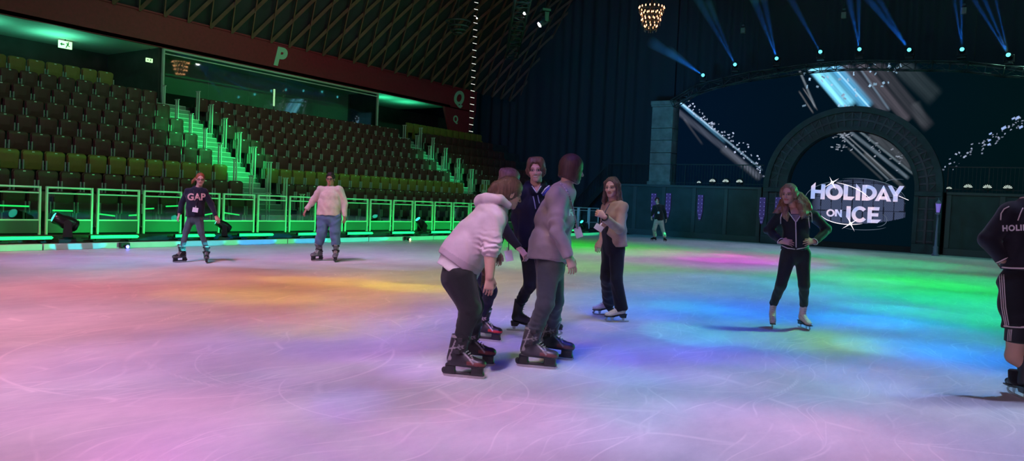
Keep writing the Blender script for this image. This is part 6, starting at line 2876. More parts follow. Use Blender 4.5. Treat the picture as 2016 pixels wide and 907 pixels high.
# ================================================================== 7: beige cardigan, white skates
def person_beige():
    p = Person('person', 8.9, 'person with shoulder length hair in a beige cardigan and black trousers raising one fist', (1200, 634))
    P = p.P
    p.skin = (0.66, 0.40, 0.33)
    side = V(0.62, -0.78, 0)
    f = Fr(P(1204.5, 369, -0.03), V(-0.46, -0.87, -0.05), V(-0.04, 0, 1))
    neck = P(1207, 393, 0.02)
    head_of(p, f, 1.0, smile=False, neck=neck, brow=(0.10, 0.055, 0.03))
    near = (P(1225, 407, -0.12), P(1219, 452, -0.20), P(1190, 427, -0.42))
    far = (P(1194, 408, 0.10), P(1189, 444, 0.10), P(1183, 473, 0.02))
    limb_hand(p, near[1], near[2], V(-0.85, -0.25, 0.45), V(-0.1, -1.0, 0.35), 1, 1.25, h=0.004, forearm=0.45, thumb=1.0, r0=0.045)
    limb_hand(p, far[1], far[2], V(-0.35, -0.2, -1), V(-0.6, -0.8, 0.1), 1, 0.45, h=0.004, forearm=0.6, spread=0.4)
    b_ = Sdf()
    b_.chain([P(1207, 485), P(1208, 450), P(1209, 418), neck], [0.077, 0.07, 0.077, 0.0405], 0.03)
    L = [([P(1200, 488, 0.07), P(1194, 545, -0.03), ank(on_z(1188, 620), V(-1, -0.12, 0), 0.15, 0.065)], [0.098, 0.070, 0.078]),
         ([P(1215, 490, -0.04), P(1213, 550, -0.10), ank(on_z(1213, 633.5), V(-1, -0.22, 0), 0.15, 0.065)], [0.100, 0.072, 0.080])]
    for pts, rs in L:
        b_.chain(pts, [0.07, 0.05, 0.04])
    for sh, el, wr in (near, far):
        b_.chain([sh, el, wr], [0.04, 0.035, 0.025])
    p.body(b_)
    p.finish_body()
    g_ = Sdf()
    torso(g_, [(P(1211, 485), 0.160, 0.125), (P(1210, 460), 0.150, 0.120), (P(1210, 425), 0.155, 0.120), (P(1210, 410), 0.14, 0.10)], side, k=0.04)
    for i, (sh, el, wr) in enumerate((near, far)):
        g_.rc(P(1209, 402), sh, 0.05, 0.062, k=0.03)
        g_.rc(sh, el, 0.066, 0.056, k=0.03)
        g_.rc(el, el.lerp(wr, 0.93 if i == 0 else 0.55), 0.056, 0.046, k=0.02, fb=True)
    # the open front hangs in a slant
    a, b = P(1183, 444), P(1212, 489)
    dv = (b - a).normalized()
    nrm = dv.cross(FW).normalized()
    if nrm.z > 0:
        nrm = -nrm
    g_.plane(a, nrm)
    g_.noise(0.006, 40, seed=31)
    sw = p.field('cardigan', g_, 0.0085, cloth('beige_knit', (0.46, 0.315, 0.225)))
    tr_ = bvh_of(sw)
    j = Sdf()
    j.ec(P(1204, 455), P(1207, 492), (0.130, 0.105), (0.150, 0.115), side, k=0.03)
    legs(j, L, k=0.02)
    j.noise(0.004, 50, seed=3)
    p.field('trousers', j, 0.0085, cloth('black_trousers'))
    hsd = Sdf()
    s = 1.0
    cap_hair(hsd, f, s, 0.090, 0.008)
    for sx in (-1, 1):
        hsd.chain([f(sx * 0.02, 0.03, 0.108), f(sx * 0.070, 0.040, 0.058), f(sx * 0.080, 0.024, -0.02), f(sx * 0.086, 0.022, -0.09), f(sx * 0.096, 0.022, -0.16), f(sx * 0.082, 0.03, -0.205)],
                  [0.016, 0.016, 0.015, 0.018, 0.022, 0.008], 0.015)
        hsd.chain([f(sx * 0.03, -0.03, 0.105), f(sx * 0.078, -0.02, 0.03), f(sx * 0.086, -0.02, -0.07), f(sx * 0.096, -0.02, -0.15), f(sx * 0.085, -0.02, -0.205)],
                  [0.022, 0.026, 0.028, 0.030, 0.010], 0.02)
    hsd.chain([f(0, -0.09, 0.05), f(0, -0.095, -0.05), f(0, -0.09, -0.14), f(0, -0.08, -0.20)], [0.035, 0.042, 0.042, 0.018], 0.03)
    hair_grooves(hsd, f, s, 0.003, 32, 6)
    p.field('hair', hsd, 0.0042, hair_mat('wavy_brown_hair', (0.105, 0.066, 0.055)))
    wt = MB()
    fw_ = Fr(near[2], near[2] - near[1], V(0, -1, 0.3))
    wt.tube([fw_(0.040 * math.cos(t), -0.012, 0.040 * math.sin(t)) for t in [2 * PI * k / 18 for k in range(18)]], 0.009, 6, closed=True)
    p.addmb('watch_strap', wt, black)
    top_ = [P(1200, 402, -0.10), P(1193, 414, -0.24), P(1187, 428, -0.30), P(1183, 440, -0.30)]
    lanyard(p, top_, P(1179, 448, -0.31), V(-0.35, -1, 0.15), 0.105, 0.070, tilt=0.5, r=0.006)
    ear = MB().lathe([(0.002, -0.012), (0.006, -0.006), (0.006, 0.0), (0.002, 0.006)], f(0.084, -0.002, -0.045), 8)
    p.addmb('earring', ear, mat('gold', (0.8, 0.55, 0.2), 0.25, metal=0.9))
    skate(p, 'fg_white', on_z(1188, 620), V(-1, -0.12, 0), label='white figure skate, farther foot')
    skate(p, 'fg_white', on_z(1213, 633.5), V(-1, -0.22, 0), label='white figure skate, nearer foot')


# ================================================================== 8: far small skater
def person_far():
    p = Person('person', 30.9, 'small far person in a dark top and pale trousers skating before the stage front', (1298, 475))
    P = p.P
    p.skin = (0.55, 0.36, 0.28)
    side = V(1, 0.1, 0)
    f = Fr(P(1293.5, 394.5), V(-0.05, -1, -0.05))
    neck = P(1295, 402)
    head_of(p, f, 1.05, neck=neck, h=0.009)
    arms = [(P(1288.5, 407), P(1284.5, 418), P(1283, 426)), (P(1305, 407), P(1310, 421), P(1311.5, 431))]
    limb_hand(p, arms[0][1], arms[0][2], V(-0.1, -0.2, -1), V(-1, -0.3, 0), 1, 0.5, h=0.009, forearm=0.3, s=1.1)
    limb_hand(p, arms[1][1], arms[1][2], V(0.1, -0.2, -1), V(1, -0.3, 0), -1, 0.5, h=0.009, forearm=0.3, s=1.1)
    b_ = Sdf()
    b_.chain([P(1297, 433), P(1297, 410), neck], [0.091, 0.084, 0.045], 0.03)
    L = [([P(1293, 434), P(1288, 451, -0.05), ank(on_z(1287, 474), V(-1, -0.2, 0), 0.2)], [0.105, 0.080, 0.070]),
         ([P(1301, 434), P(1305, 452, -0.05), ank(on_z(1309, 476), V(0.2, -1, 0), 0.2)], [0.105, 0.080, 0.070])]
    for pts, rs in L:
        b_.chain(pts, [r * 0.7 for r in rs])
    p.body(b_, 0.02)
    p.finish_body()
    g_ = Sdf()
    torso(g_, [(P(1298, 434), 0.19, 0.13), (P(1297, 420), 0.18, 0.13), (P(1296.5, 409), 0.18, 0.12), (P(1296, 405), 0.13, 0.09)], side)
    for sh, el, wr in arms:
        g_.rc(P(1296, 404.5), sh, 0.06, 0.07, k=0.03)
        g_.rc(sh, el, 0.075, 0.06, k=0.03)
        g_.rc(el, wr, 0.06, 0.045, k=0.02, fb=True)
    g_.noise(0.006, 40, seed=2)
    p.field('dark_top', g_, 0.016, cloth('black_pullover'))
    j = Sdf()
    j.ec(P(1297, 431), P(1297, 436), (0.16, 0.12), (0.16, 0.12), side)
    legs(j, L)
    j.noise(0.005, 50, seed=3)
    p.field('trousers', j, 0.016, cloth('pale_trousers', (0.42, 0.44, 0.38)))
    hsd = Sdf()
    cap_hair(hsd, f, 1.05, 0.066, 0.014)
    p.field('hair', hsd, 0.012, hair_mat('near_black_hair'))
    lanyard(p, [P(1292, 404, -0.14), P(1295, 412, -0.16), P(1296.5, 417, -0.17)], P(1296.5, 418.5, -0.17), V(0, -1, 0), 0.085, 0.085)
    skate(p, 'fg_black', on_z(1287, 474), V(-1, -0.2, 0), label='black skate, left of the pair')
    skate(p, 'fg_black', on_z(1309, 476), V(0.2, -1, 0), label='black skate, right of the pair')


# ================================================================== 9: long hair, hands on hips
def person_hips():
    p = Person('person', 8.8, 'person with long fair brown hair in a black jacket with white zip, hands on hips', (1553, 648))
    P = p.P
    p.skin = (0.58, 0.34, 0.27)
    side = V(1, 0.05, 0)
    f = Fr(P(1553.5, 382, -0.03), V(-0.68, -0.72, -0.06), V(0, 0, 1))
    neck = P(1562, 410, 0.01)
    head_of(p, f, 0.98, neck=neck, brow=(0.10, 0.06, 0.04))
    aL = (P(1536, 425, 0.0), P(1513, 452, 0.08), P(1537, 475, -0.08))
    aR = (P(1600, 424, 0.0), P(1628, 452, 0.08), P(1603, 476, -0.08))
    limb_hand(p, aL[1], aL[2], V(0.85, -0.35, -0.05), V(-0.15, -0.9, 0.5), -1, 0.30, h=0.004, forearm=0.35, spread=0.6, thumb=0.0)
    limb_hand(p, aR[1], aR[2], V(-0.85, -0.35, 0.0), V(0.15, -0.9, 0.5), 1, 0.30, h=0.004, forearm=0.35, spread=0.6, thumb=0.0)
    b_ = Sdf()
    b_.chain([P(1566, 492), P(1567, 460), P(1567, 430), neck], [0.077, 0.07, 0.077, 0.0405], 0.03)
    L = [([P(1553, 500), P(1538, 560, -0.05), ank(on_z(1520, 645), V(-0.30, -1, 0), 0.285, 0.042)], [0.096, 0.063, 0.047]),
         ([P(1580, 500), P(1583, 560, -0.05), ank(on_z(1583, 648), V(0.10, -1, 0), 0.285, 0.042)], [0.096, 0.063, 0.047])]
    for pts, rs in L:
        b_.chain(pts, [r * 0.75 for r in rs])
    for sh, el, wr in (aL, aR):
        b_.chain([sh, el, wr], [0.04, 0.035, 0.025])
    p.body(b_)
    p.finish_body()
    g_ = Sdf()
    torso(g_, [(P(1565, 491), 0.168, 0.120), (P(1566, 470), 0.155, 0.115), (P(1567, 436), 0.165, 0.115), (P(1567, 422), 0.15, 0.095)], side, k=0.03)
    for sh, el, wr in (aL, aR):
        g_.rc(P(1566, 416), sh, 0.055, 0.060, k=0.03)
        g_.rc(sh, el, 0.062, 0.054, k=0.025)
        g_.rc(el, wr, 0.054, 0.040, k=0.02, fb=True)
    for a, b in (((1550, 410, 0.05), (1580, 409, 0.05)), ((1550, 410, 0.04), (1559, 428, -0.10)), ((1580, 409, 0.04), (1573, 428, -0.10))):
        g_.rc(P(*a), P(*b), 0.036, 0.022, k=0.02)
    g_.noise(0.005, 42, seed=41)
    jk = p.field('jacket', g_, 0.0085, cloth('black_track_jacket', (0.008, 0.009, 0.014), rough=0.7))
    tr_ = bvh_of(jk)
    wp = mat('white_piping', (0.72, 0.66, 0.64), 0.6)
    z = MB()
    for ln, r in (([(1566.5, 436), (1567.2, 460), (1567.5, 491)], 0.0065), ([(1539, 483), (1550, 488), (1567, 490.5), (1582, 488), (1592, 484)], 0.006),
                  ([(1549, 414), (1557, 424), (1566, 436)], 0.006), ([(1582, 410), (1576, 424), (1568, 436)], 0.006)):
        l_ = surf_line(tr_, ln, 0.003)
        if len(l_) > 1:
            z.tube(l_, r, 5)
    p.addmb('white_piping', z, wp, jk)
    z = MB()
    for ln in ([(1540, 419), (1537, 428), (1537, 440)], [(1586, 410), (1591, 422), (1594, 449)], [(1591, 409), (1598, 420), (1599, 437)]):
        l_ = surf_line(tr_, ln, 0.006)
        if len(l_) > 1:
            p.addmb('drawstring', MB().tube(l_, 0.0055, 5), wp, jk)
    z = MB()
    for el, wr in ((aL[1], aL[2]), (aR[1], aR[2])):
        fq = Fr(wr, wr - el, (0, 0, 1))
        z.tube([fq(0.041 * math.cos(t), -0.006, 0.041 * math.sin(t)) for t in [2 * PI * k / 18 for k in range(18)]], 0.0055, 6, closed=True)
    p.addmb('cuff_piping', z, wp, jk)
    surf_text(p, 'chest_print', 'HOLIDAY', tr_, 1586.5, 424, 0.036, wp, 0.0, 0.02, 1.0, jk)
    surf_text(p, 'chest_print', 'ON ICE', tr_, 1586.5, 428.5, 0.026, wp, 0.0, 0.02, 1.0, jk)
    surf_patch(p, 'grey_shirt', tr_, [(1557.5, 422), (1575.5, 422), (1567, 436)], cloth('grey_marl', (0.22, 0.20, 0.21)), jk)
    surf_patch(p, 'open_neck', tr_, [(1554, 407), (1578, 407), (1575.5, 421), (1557.5, 421)], cloth('skin_tone', (0.50, 0.29, 0.23)), jk)
    j = Sdf()
    j.ec(P(1566, 480), P(1566, 503), (0.145, 0.105), (0.155, 0.110), side, k=0.03)
    legs(j, L, k=0.02)
    j.noise(0.002, 60, seed=3)
    p.field('leggings', j, 0.0085, cloth('black_leggings'))
    hsd = Sdf()
    s = 0.98
    cap_hair(hsd, f, s, 0.092, 0.009)

    def W(x, y, d):
        return P(x, y, d)
    hsd.chain([f(0.02, 0.03, 0.110), f(0.072, 0.040, 0.055), f(0.086, 0.020, -0.03)], [0.014, 0.016, 0.016], 0.015)
    hsd.chain([f(-0.02, 0.03, 0.110), f(-0.072, 0.036, 0.055), f(-0.086, 0.018, -0.03)], [0.014, 0.016, 0.016], 0.015)
    for pts, rs in (([f(0.080, 0.015, 0.02), W(1571, 394, -0.03), W(1577, 406, -0.08), W(1581, 420, -0.12), W(1579, 430, -0.12)], [0.022, 0.034, 0.042, 0.036, 0.012]),
                    ([f(0.076, -0.03, 0.05), W(1574, 386, 0.0), W(1583, 396, -0.02), W(1590, 405, -0.05), W(1597, 412, -0.07)], [0.034, 0.042, 0.046, 0.038, 0.014]),
                    ([f(0.05, -0.06, 0.03), W(1572, 394, 0.03), W(1577, 408, -0.01), W(1585, 418, -0.07), W(1589, 424, -0.10)], [0.045, 0.055, 0.055, 0.040, 0.014]),
                    ([f(-0.078, 0.010, 0.0), W(1545, 398, 0.02), W(1545, 410, -0.04), W(1547, 424, -0.09), W(1550, 434, -0.10)], [0.018, 0.030, 0.038, 0.034, 0.012]),
                    ([f(-0.080, -0.02, 0.01), W(1541, 398, 0.05), W(1537, 408, 0.01), W(1531, 415, -0.04), W(1521, 419, -0.05)], [0.022, 0.034, 0.036, 0.026, 0.006]),
                    ([f(0, -0.08, 0.05), W(1562, 392, 0.09), W(1563, 412, 0.10), W(1563, 430, 0.10)], [0.05, 0.066, 0.066, 0.036])):
        hsd.chain(pts, rs, 0.035)
    hair_grooves(hsd, f, s, 0.0035, 30, 8)
    p.field('hair', hsd, 0.0055, hair_mat('fair_brown_hair', (0.23, 0.125, 0.075)))
    skate(p, 'fg_white', on_z(1520, 645), V(-0.30, -1, 0), label='white figure skate, left of the pair')
    skate(p, 'fg_white', on_z(1583, 648), V(0.10, -1, 0), label='white figure skate, right of the pair')


# ================================================================== 10: cut off by the right edge
def person_edge():
    p = Person('person', 5.9, 'person in a black jacket with white piping seen from behind, cut by the right edge', (2010, 783))
    P = p.P
    p.skin = (0.62, 0.38, 0.28)
    side = V(1, 0, 0)
    f = Fr(P(2046, 352, 0.02), V(0.1, 1, 0))
    neck = P(2040, 395)
    head_of(p, f, 1.03, neck=neck, h=0.005)
    aL = (P(1990, 420), P(1944, 470, 0.03), P(1975, 512, -0.02))
    aR = (P(2092, 420), P(2134, 470, 0.03), P(2100, 512, 0.1))
    limb_hand(p, aL[1], aL[2], V(0.45, 0.95, -0.15), V(-0.6, 0.2, 0.7), 1, 0.5, h=0.005, forearm=0.35)
    limb_hand(p, aR[1], aR[2], V(-0.6, 0.8, -0.1), V(0.5, 0.3, 0.7), -1, 0.5, h=0.006, forearm=0.35)
    b_ = Sdf()
    b_.chain([P(2036, 530), P(2038, 470), P(2040, 425), neck], [0.091, 0.091, 0.098, 0.045], 0.03)
    Lb = [([P(2008, 540), P(2004, 645, -0.03), P(2001, 672, -0.02), P(1998, 700, 0.0), ank(on_z(2003, 781), V(0.12, 1, 0), 0.27, 0.05)], [0.10, 0.072, 0.066, 0.068, 0.046]),
          ([P(2068, 540), P(2074, 645, -0.03), P(2076, 672), P(2080, 700), P(2078, 760)], [0.10, 0.072, 0.066, 0.068, 0.046])]
    for pts, rs in Lb:
        b_.chain(pts, rs, 0.02)
    for sh, el, wr in (aL, aR):
        b_.chain([sh, el, wr], [0.045, 0.04, 0.028])
    p.body(b_, 0.009)
    p.finish_body()
    g_ = Sdf()
    torso(g_, [(P(2036, 531), 0.262, 0.165), (P(2036, 500), 0.245, 0.15), (P(2038, 440), 0.235, 0.14), (P(2040, 415), 0.20, 0.12)], side, k=0.04)
    for sh, el, wr in (aL, aR):
        g_.rc(P(2040, 407), sh, 0.07, 0.080, k=0.04)
        g_.rc(sh, el, 0.082, 0.070, k=0.035)
        g_.rc(el, wr, 0.070, 0.050, k=0.02, fb=True)
    g_.rc(P(2026, 400, 0), P(2054, 400, 0), 0.06, 0.06, k=0.02)
    g_.noise(0.006, 36, seed=51)
    jk = p.field('jacket', g_, 0.0085, cloth('black_track_jacket'))
    tr_ = bvh_of(jk)
    wp = MATS['white_piping']
    z = MB()
    for ln, r in (([(1973, 526), (1990, 527.5), (2015, 528), (2060, 528)], 0.007), ([(1970, 433), (1971, 420), (1977, 411), (1987, 406)], 0.005),
                  ([(2004, 434), (2009, 420), (2014, 409)], 0.005), ([(2008, 390), (2016, 388.5), (2030, 388)], 0.006)):
        l_ = surf_line(tr_, ln, 0.003)
        if len(l_) > 1:
            z.tube(l_, r, 5)
    p.addmb('white_piping', z, wp, jk)
    surf_text(p, 'back_print', 'HOLIDAY', tr_, 2010, 448.5, 0.062, mat('white_print'), -0.04, 0.045, 1.15, jk)
    z = MB()
    fq = Fr(aL[2], aL[2] - aL[1], (0, 0, 1))
    z.tube([fq(0.05 * math.cos(t), -0.006, 0.05 * math.sin(t)) for t in [2 * PI * k / 18 for k in range(18)]], 0.006, 6, closed=True)
    p.addmb('cuff_piping', z, wp, jk)
    j = Sdf()
    j.ec(P(2036, 518), P(2036, 552), (0.21, 0.12), (0.225, 0.13), side, k=0.03)
    legs(j, [([P(2004, 556), P(2005, 600), P(2005, 645, -0.03)], [0.142, 0.130, 0.112]), ([P(2070, 556), P(2072, 600), P(2074, 645, -0.03)], [0.142, 0.130, 0.112])], k=0.03)
    j.noise(0.006, 40, seed=6)
    sh_ = p.field('shorts', j, 0.009, cloth('black_shorts', (0.009, 0.010, 0.012)))
    ts = bvh_of(sh_)
    z = MB()
    for ln in ([(1968, 540), (1970, 575), (1972, 605), (1979, 640)], [(1972, 540), (1974, 575), (1976, 605), (1982, 640)], [(1976, 540), (1978, 575), (1980, 605), (1986, 640)]):
        l_ = surf_line(ts, ln, 0.002)
        if len(l_) > 1:
            z.tube(l_, 0.0045, 4)
    l_ = surf_line(ts, [(1977, 641), (1990, 643), (2010, 644), (2025, 643)], 0.002)
    if len(l_) > 1:
        z.tube(l_, 0.008, 5)
    p.addmb('side_stripes', z, wp, sh_)
    t2 = Sdf()
    legs(t2, [([P(2005, 636, -0.03), P(2001.5, 673, -0.02)], [0.09, 0.086]), ([P(2074, 636, -0.03), P(2076, 673)], [0.09, 0.086])], k=0.01)
    kt = p.field('knee_tights', t2, 0.009, cloth('black_leggings'))
    tk = bvh_of(kt)
    z = MB()
    for dx in (0, 3.2, 6.4):
        l_ = surf_line(tk, [(1985.5 + dx, 648), (1984 + dx, 660), (1983.5 + dx, 671)], 0.002)
        if len(l_) > 1:
            z.tube(l_, 0.0035, 4)
    p.addmb('side_stripes', z, wp, kt)
    hsd = Sdf()
    cap_hair(hsd, f, 1.03, 0.081, 0.008)
    p.field('hair', hsd, 0.007, hair_mat('brown_hair'))
    s_ = Sdf()
    s_.rc(P(2001, 728, 0.02), P(2001, 745, 0.02), 0.058, 0.056, fa=True)
    p.field('sock', s_, 0.008, cloth('black_shorts'))
    skate(p, 'fg_black', on_z(2003, 781), V(0.12, 1, 0), scale=1.1, label='black figure skate seen from the heel')
    skate(p, 'fg_black', on_z(2080, 793), V(0.12, 1, 0), scale=1.1, label='black figure skate, outside the picture')


for fn in (person_gap, person_cream, person_pink, person_hidden, person_navy, person_grey, person_beige, person_far, person_hips, person_edge):
    fn()
STAGE_WASH = [
    (-13.56, 0.07, 9.5, -15.24, 6.17, 3.35, 2996, 541, 841),
    (-12.8, 0.42, 9.5, -14.47, 6.52, 2.49, 257, 0, 0),
    (-12.28, 1.55, 9.5, -13.95, 7.65, 2.96, 0, 835, 2101),
    (-10.55, 0.6, 9.5, -12.22, 6.7, 2.53, 1428, 626, 735),
    (-11.08, -0.35, 9.5, -12.75, 5.75, 2.81, 82, 500, 1165),
    (-9.6, 1.4, 9.5, -11.28, 7.49, 2.62, 65, 778, 921),
    (-11.8, 4.06, 9.5, -13.48, 10.16, 3.48, 1775, 1076, 1992),
    (-9.3, 2.85, 9.5, -10.97, 8.94, 3.13, 1874, 91, 0),
    (-8.54, 0.27, 9.5, -10.21, 6.37, 2.36, 751, 0, 0),
    (-9.42, -1.09, 9.5, -11.1, 5.01, 2.56, 1946, 706, 789),
    (-7.37, -2.43, 9.5, -9.05, 3.67, 2.86, 3501, 1452, 2191),
    (-8.54, -0.84, 9.5, -10.21, 5.25, 2.4, 1115, 13, 78),
    (-7.36, 2.08, 9.5, -9.04, 8.18, 2.1, 923, 300, 623),
    (-6.61, 0.01, 9.5, -8.29, 6.11, 2.09, 306, 205, 0),
    (-5.99, 0.85, 9.5, -7.67, 6.95, 1.91, 1310, 593, 0),
    (-5.22, 0.16, 9.5, -6.9, 6.26, 1.74, 1232, 1, 446),
    (-7.19, 1.13, 9.5, -8.86, 7.23, 1.93, 1636, 621, 0),
    (-5.92, 2.41, 9.5, -7.6, 8.51, 1.81, 672, 121, 0),
    (-6.42, 2.26, 9.5, -8.09, 8.36, 1.67, 286, 0, 0),
    (-7.55, 4.95, 9.5, -9.23, 11.05, 3.57, 1245, 1380, 900),
    (-8.79, 4.83, 9.5, -10.46, 10.93, 3.25, 0, 237, 548),
    (-10.78, 6.39, 9.5, -12.46, 12.49, 4.1, 1135, 574, 1488),
    (-4.98, -0.65, 9.5, -6.66, 5.45, 1.44, 712, 463, 0),
    (-5.48, -3.03, 9.5, -7.16, 3.07, 2.38, 3904, 1254, 1859),
    (-4.11, -1.11, 9.5, -5.79, 4.99, 1.46, 853, 586, 1542),
    (-4.16, -0.21, 9.5, -5.83, 5.88, 1.43, 1402, 641, 0),
    (-4.45, 1.27, 9.5, -6.13, 7.37, 2.25, 1467, 1002, 1250),
    (-3.57, -0.04, 9.5, -5.24, 6.06, 1.29, 21, 290, 102),
    (-3.06, -1.43, 9.5, -4.73, 4.67, 1.34, 1883, 805, 1065),
    (-3.0, -0.29, 9.5, -4.68, 5.8, 1.26, 0, 0, 1106),
    (-4.01, -1.78, 9.5, -5.69, 4.32, 1.57, 0, 1, 122),
    (-2.59, -0.94, 9.5, -4.27, 5.15, 1.13, 0, 0, 237),
    (-3.76, -2.46, 9.5, -5.43, 3.63, 1.51, 0, 206, 821),
    (-3.75, -3.64, 9.5, -5.42, 2.46, 1.74, 2685, 1248, 2433),
    (-2.38, -2.09, 9.5, -4.06, 4.01, 1.03, 1937, 1169, 2579),
    (-2.67, -0.26, 9.5, -3.67, 3.4, 1.01, 198, 112, 0),
    (-1.81, -2.16, 9.5, -3.48, 3.94, 1.0, 0, 0, 105),
    (-3.38, -1.77, 9.5, -4.38, 1.89, 1.66, 2598, 1000, 1748),
    (-2.91, -1.35, 9.5, -3.91, 2.31, 1.21, 0, 2, 169),
    (-2.08, -0.6, 9.5, -3.08, 3.06, 1.1, 337, 678, 792),
    (-1.97, 0.23, 9.5, -2.98, 3.88, 1.0, 292, 0, 0),
    (-1.33, -0.76, 9.5, -3.15, 4.47, 1.0, 430, 50, 0),
    (-1.42, 0.44, 9.5, -2.51, 3.58, 1.0, 1790, 722, 1666),
    (-2.22, -1.19, 9.5, -3.23, 2.47, 1.2, 2221, 705, 2088),
    (-1.25, 0.36, 9.5, -3.19, 4.87, 1.04, 1616, 1360, 2357),
    (-0.02, 3.23, 9.5, -2.4, 4.98, 1.0, 0, 0, 265),
    (-0.9, 1.95, 9.5, -2.19, 3.87, 1.0, 1051, 667, 1332),
    (-0.38, 3.67, 9.5, -1.87, 4.29, 1.07, 228, 368, 479),
    (-3.44, 3.93, 9.5, -5.4, 8.29, 2.09, 500, 446, 1382),
    (-2.91, 1.43, 9.5, -4.73, 6.66, 1.62, 338, 148, 1643),
    (-1.87, 1.02, 9.5, -3.78, 5.67, 1.33, 864, 591, 246),
    (-1.4, 4.45, 9.5, -3.66, 6.93, 1.63, 387, 275, 570),
    (-0.84, 3.41, 9.5, -3.1, 5.89, 1.28, 0, 0, 1094),
    (-2.68, 6.16, 9.5, -4.9, 8.93, 2.09, 347, 357, 0),
    (-1.55, 5.51, 9.5, -3.87, 7.63, 1.64, 445, 444, 0),
    (-1.4, 7.71, 9.5, -3.9, 8.75, 1.95, 69, 248, 535),
    (-1.08, 10.71, 9.5, -3.81, 10.3, 2.14, 72, 281, 2301),
    (0.02, 11.75, 9.5, -2.95, 9.89, 2.05, 0, 674, 965),
    (-0.26, 8.19, 9.5, -2.97, 7.92, 1.75, 66, 210, 2284),
    (-0.14, 5.86, 9.5, -2.71, 6.46, 1.34, 0, 0, 671),
    (0.8, 9.21, 9.5, -2.17, 7.36, 1.52, 0, 524, 931),
    (0.73, 7.59, 9.5, -2.12, 6.45, 1.16, 624, 111, 358),
    (0.74, 5.89, 9.5, -1.99, 5.48, 1.03, 1180, 945, 1864),
    (0.02, 4.29, 9.5, -2.46, 5.47, 1.01, 0, 363, 313),
    (1.53, 8.59, 9.5, -1.55, 6.01, 1.1, 71, 661, 1138),
    (1.75, 10.13, 9.5, -1.48, 6.68, 1.08, 604, 820, 1251),
    (-0.97, 16.63, 9.5, -4.01, 14.34, 3.05, 0, 246, 1552),
    (-1.69, 14.7, 9.5, -4.54, 13.56, 3.11, 359, 751, 1042),
    (-1.94, 10.84, 9.5, -4.55, 11.15, 2.77, 49, 593, 799),
    (-3.78, 8.88, 9.5, -6.05, 11.36, 3.19, 456, 587, 968),
    (-5.1, 9.33, 9.5, -7.24, 12.54, 3.78, 528, 0, 0),
    (-3.37, 14.28, 9.5, -5.98, 14.59, 3.45, 0, 579, 0),
    (-7.12, 12.79, 9.5, -9.26, 15.99, 4.63, 0, 1246, 0),
    (-4.96, 15.52, 9.5, -7.45, 16.56, 4.43, 660, 489, 396),
    (-4.34, 21.17, 9.5, -7.14, 20.32, 4.7, 1854, 0, 1755),
    (-4.21, 24.85, 9.5, -7.15, 23.13, 4.0, 1997, 0, 1002),
    (-2.59, 23.73, 9.5, -5.67, 21.15, 4.93, 0, 464, 578),
    (-6.02, 23.81, 9.5, -8.75, 23.4, 4.03, 0, 0, 43),
    (-9.41, 19.32, 9.5, -11.68, 21.8, 5.8, 0, 3010, 0),
    (-7.67, 28.18, 9.5, -10.4, 27.77, 6.0, 176, 0, 0),
    (-5.98, 31.37, 9.5, -8.94, 29.51, 6.0, 725, 959, 1405),
    (-1.45, 19.53, 9.5, -4.53, 16.95, 3.83, 354, 351, 1078),
    (-1.29, 29.53, 9.5, -4.61, 25.5, 5.56, 0, 1435, 513),
    (0.39, 29.03, 9.5, -2.93, 25.01, 5.02, 0, 779, 0),
    (0.71, 22.1, 9.5, -2.61, 18.07, 3.01, 0, 1045, 0),
    (1.73, 21.92, 9.5, -1.59, 17.9, 3.18, 0, 964, 0),
    (0.45, 20.05, 9.5, -2.87, 16.02, 3.31, 0, 0, 289),
    (2.61, 23.21, 9.5, -0.71, 19.18, 4.79, 0, 4184, 1059),
    (2.66, 18.32, 9.5, -0.66, 14.29, 3.16, 88, 4083, 1533),
    (2.13, 17.65, 9.5, -1.19, 13.62, 2.26, 6, 10, 651),
    (1.19, 16.46, 9.5, -2.13, 12.43, 2.11, 201, 0, 1831),
    (1.78, 14.94, 9.5, -1.54, 10.91, 1.48, 0, 0, 767),
    (2.28, 14.79, 9.5, -1.04, 10.77, 1.43, 20, 92, 2178),
    (1.15, 14.85, 9.5, -2.17, 10.82, 1.83, 74, 0, 1723),
    (1.19, 12.05, 9.5, -2.01, 8.74, 1.41, 476, 1322, 619),
    (1.62, 12.58, 9.5, -1.7, 8.55, 1.05, 313, 1054, 0),
    (2.02, 11.78, 9.5, -1.3, 7.75, 1.34, 329, 0, 0),
    (2.47, 13.96, 9.5, -0.85, 9.94, 1.55, 357, 728, 1002),
    (2.89, 13.13, 9.5, -0.43, 9.1, 1.06, 0, 0, 1324),
    (3.16, 13.05, 9.5, -0.16, 9.03, 1.34, 0, 1125, 3430),
    (2.92, 15.64, 9.5, -0.4, 11.61, 2.29, 0, 2505, 1198),
    (2.89, 11.62, 9.5, -0.43, 7.59, 1.3, 496, 1362, 3183),
    (2.53, 11.26, 9.5, -0.79, 7.23, 1.06, 0, 0, 222),
    (3.11, 11.1, 9.5, -0.21, 7.07, 1.4, 729, 718, 470),
    (0.26, 5.15, 9.5, -1.45, 4.47, 1.08, 1109, 930, 1935),
    (1.07, 7.23, 9.5, -0.92, 4.81, 1.08, 1518, 642, 1143),
    (1.57, 7.81, 9.5, -0.42, 5.39, 1.06, 381, 0, 0),
    (1.98, 8.17, 9.5, -0.02, 5.76, 1.55, 1579, 1618, 3061),
    (2.25, 31.79, 9.5, -1.07, 27.77, 6.0, 244, 0, 0),
    (0.54, 34.68, 9.5, -2.78, 30.65, 6.0, 466, 1143, 842),
    (2.89, 27.65, 9.5, -0.43, 23.62, 6.0, 451, 364, 714),
    (-5.67, 3.35, 9.5, -7.35, 9.45, 2.67, 1370, 967, 0),
    (-9.47, 9.73, 9.5, -11.24, 15.25, 5.41, 1269, 1132, 1680),
]
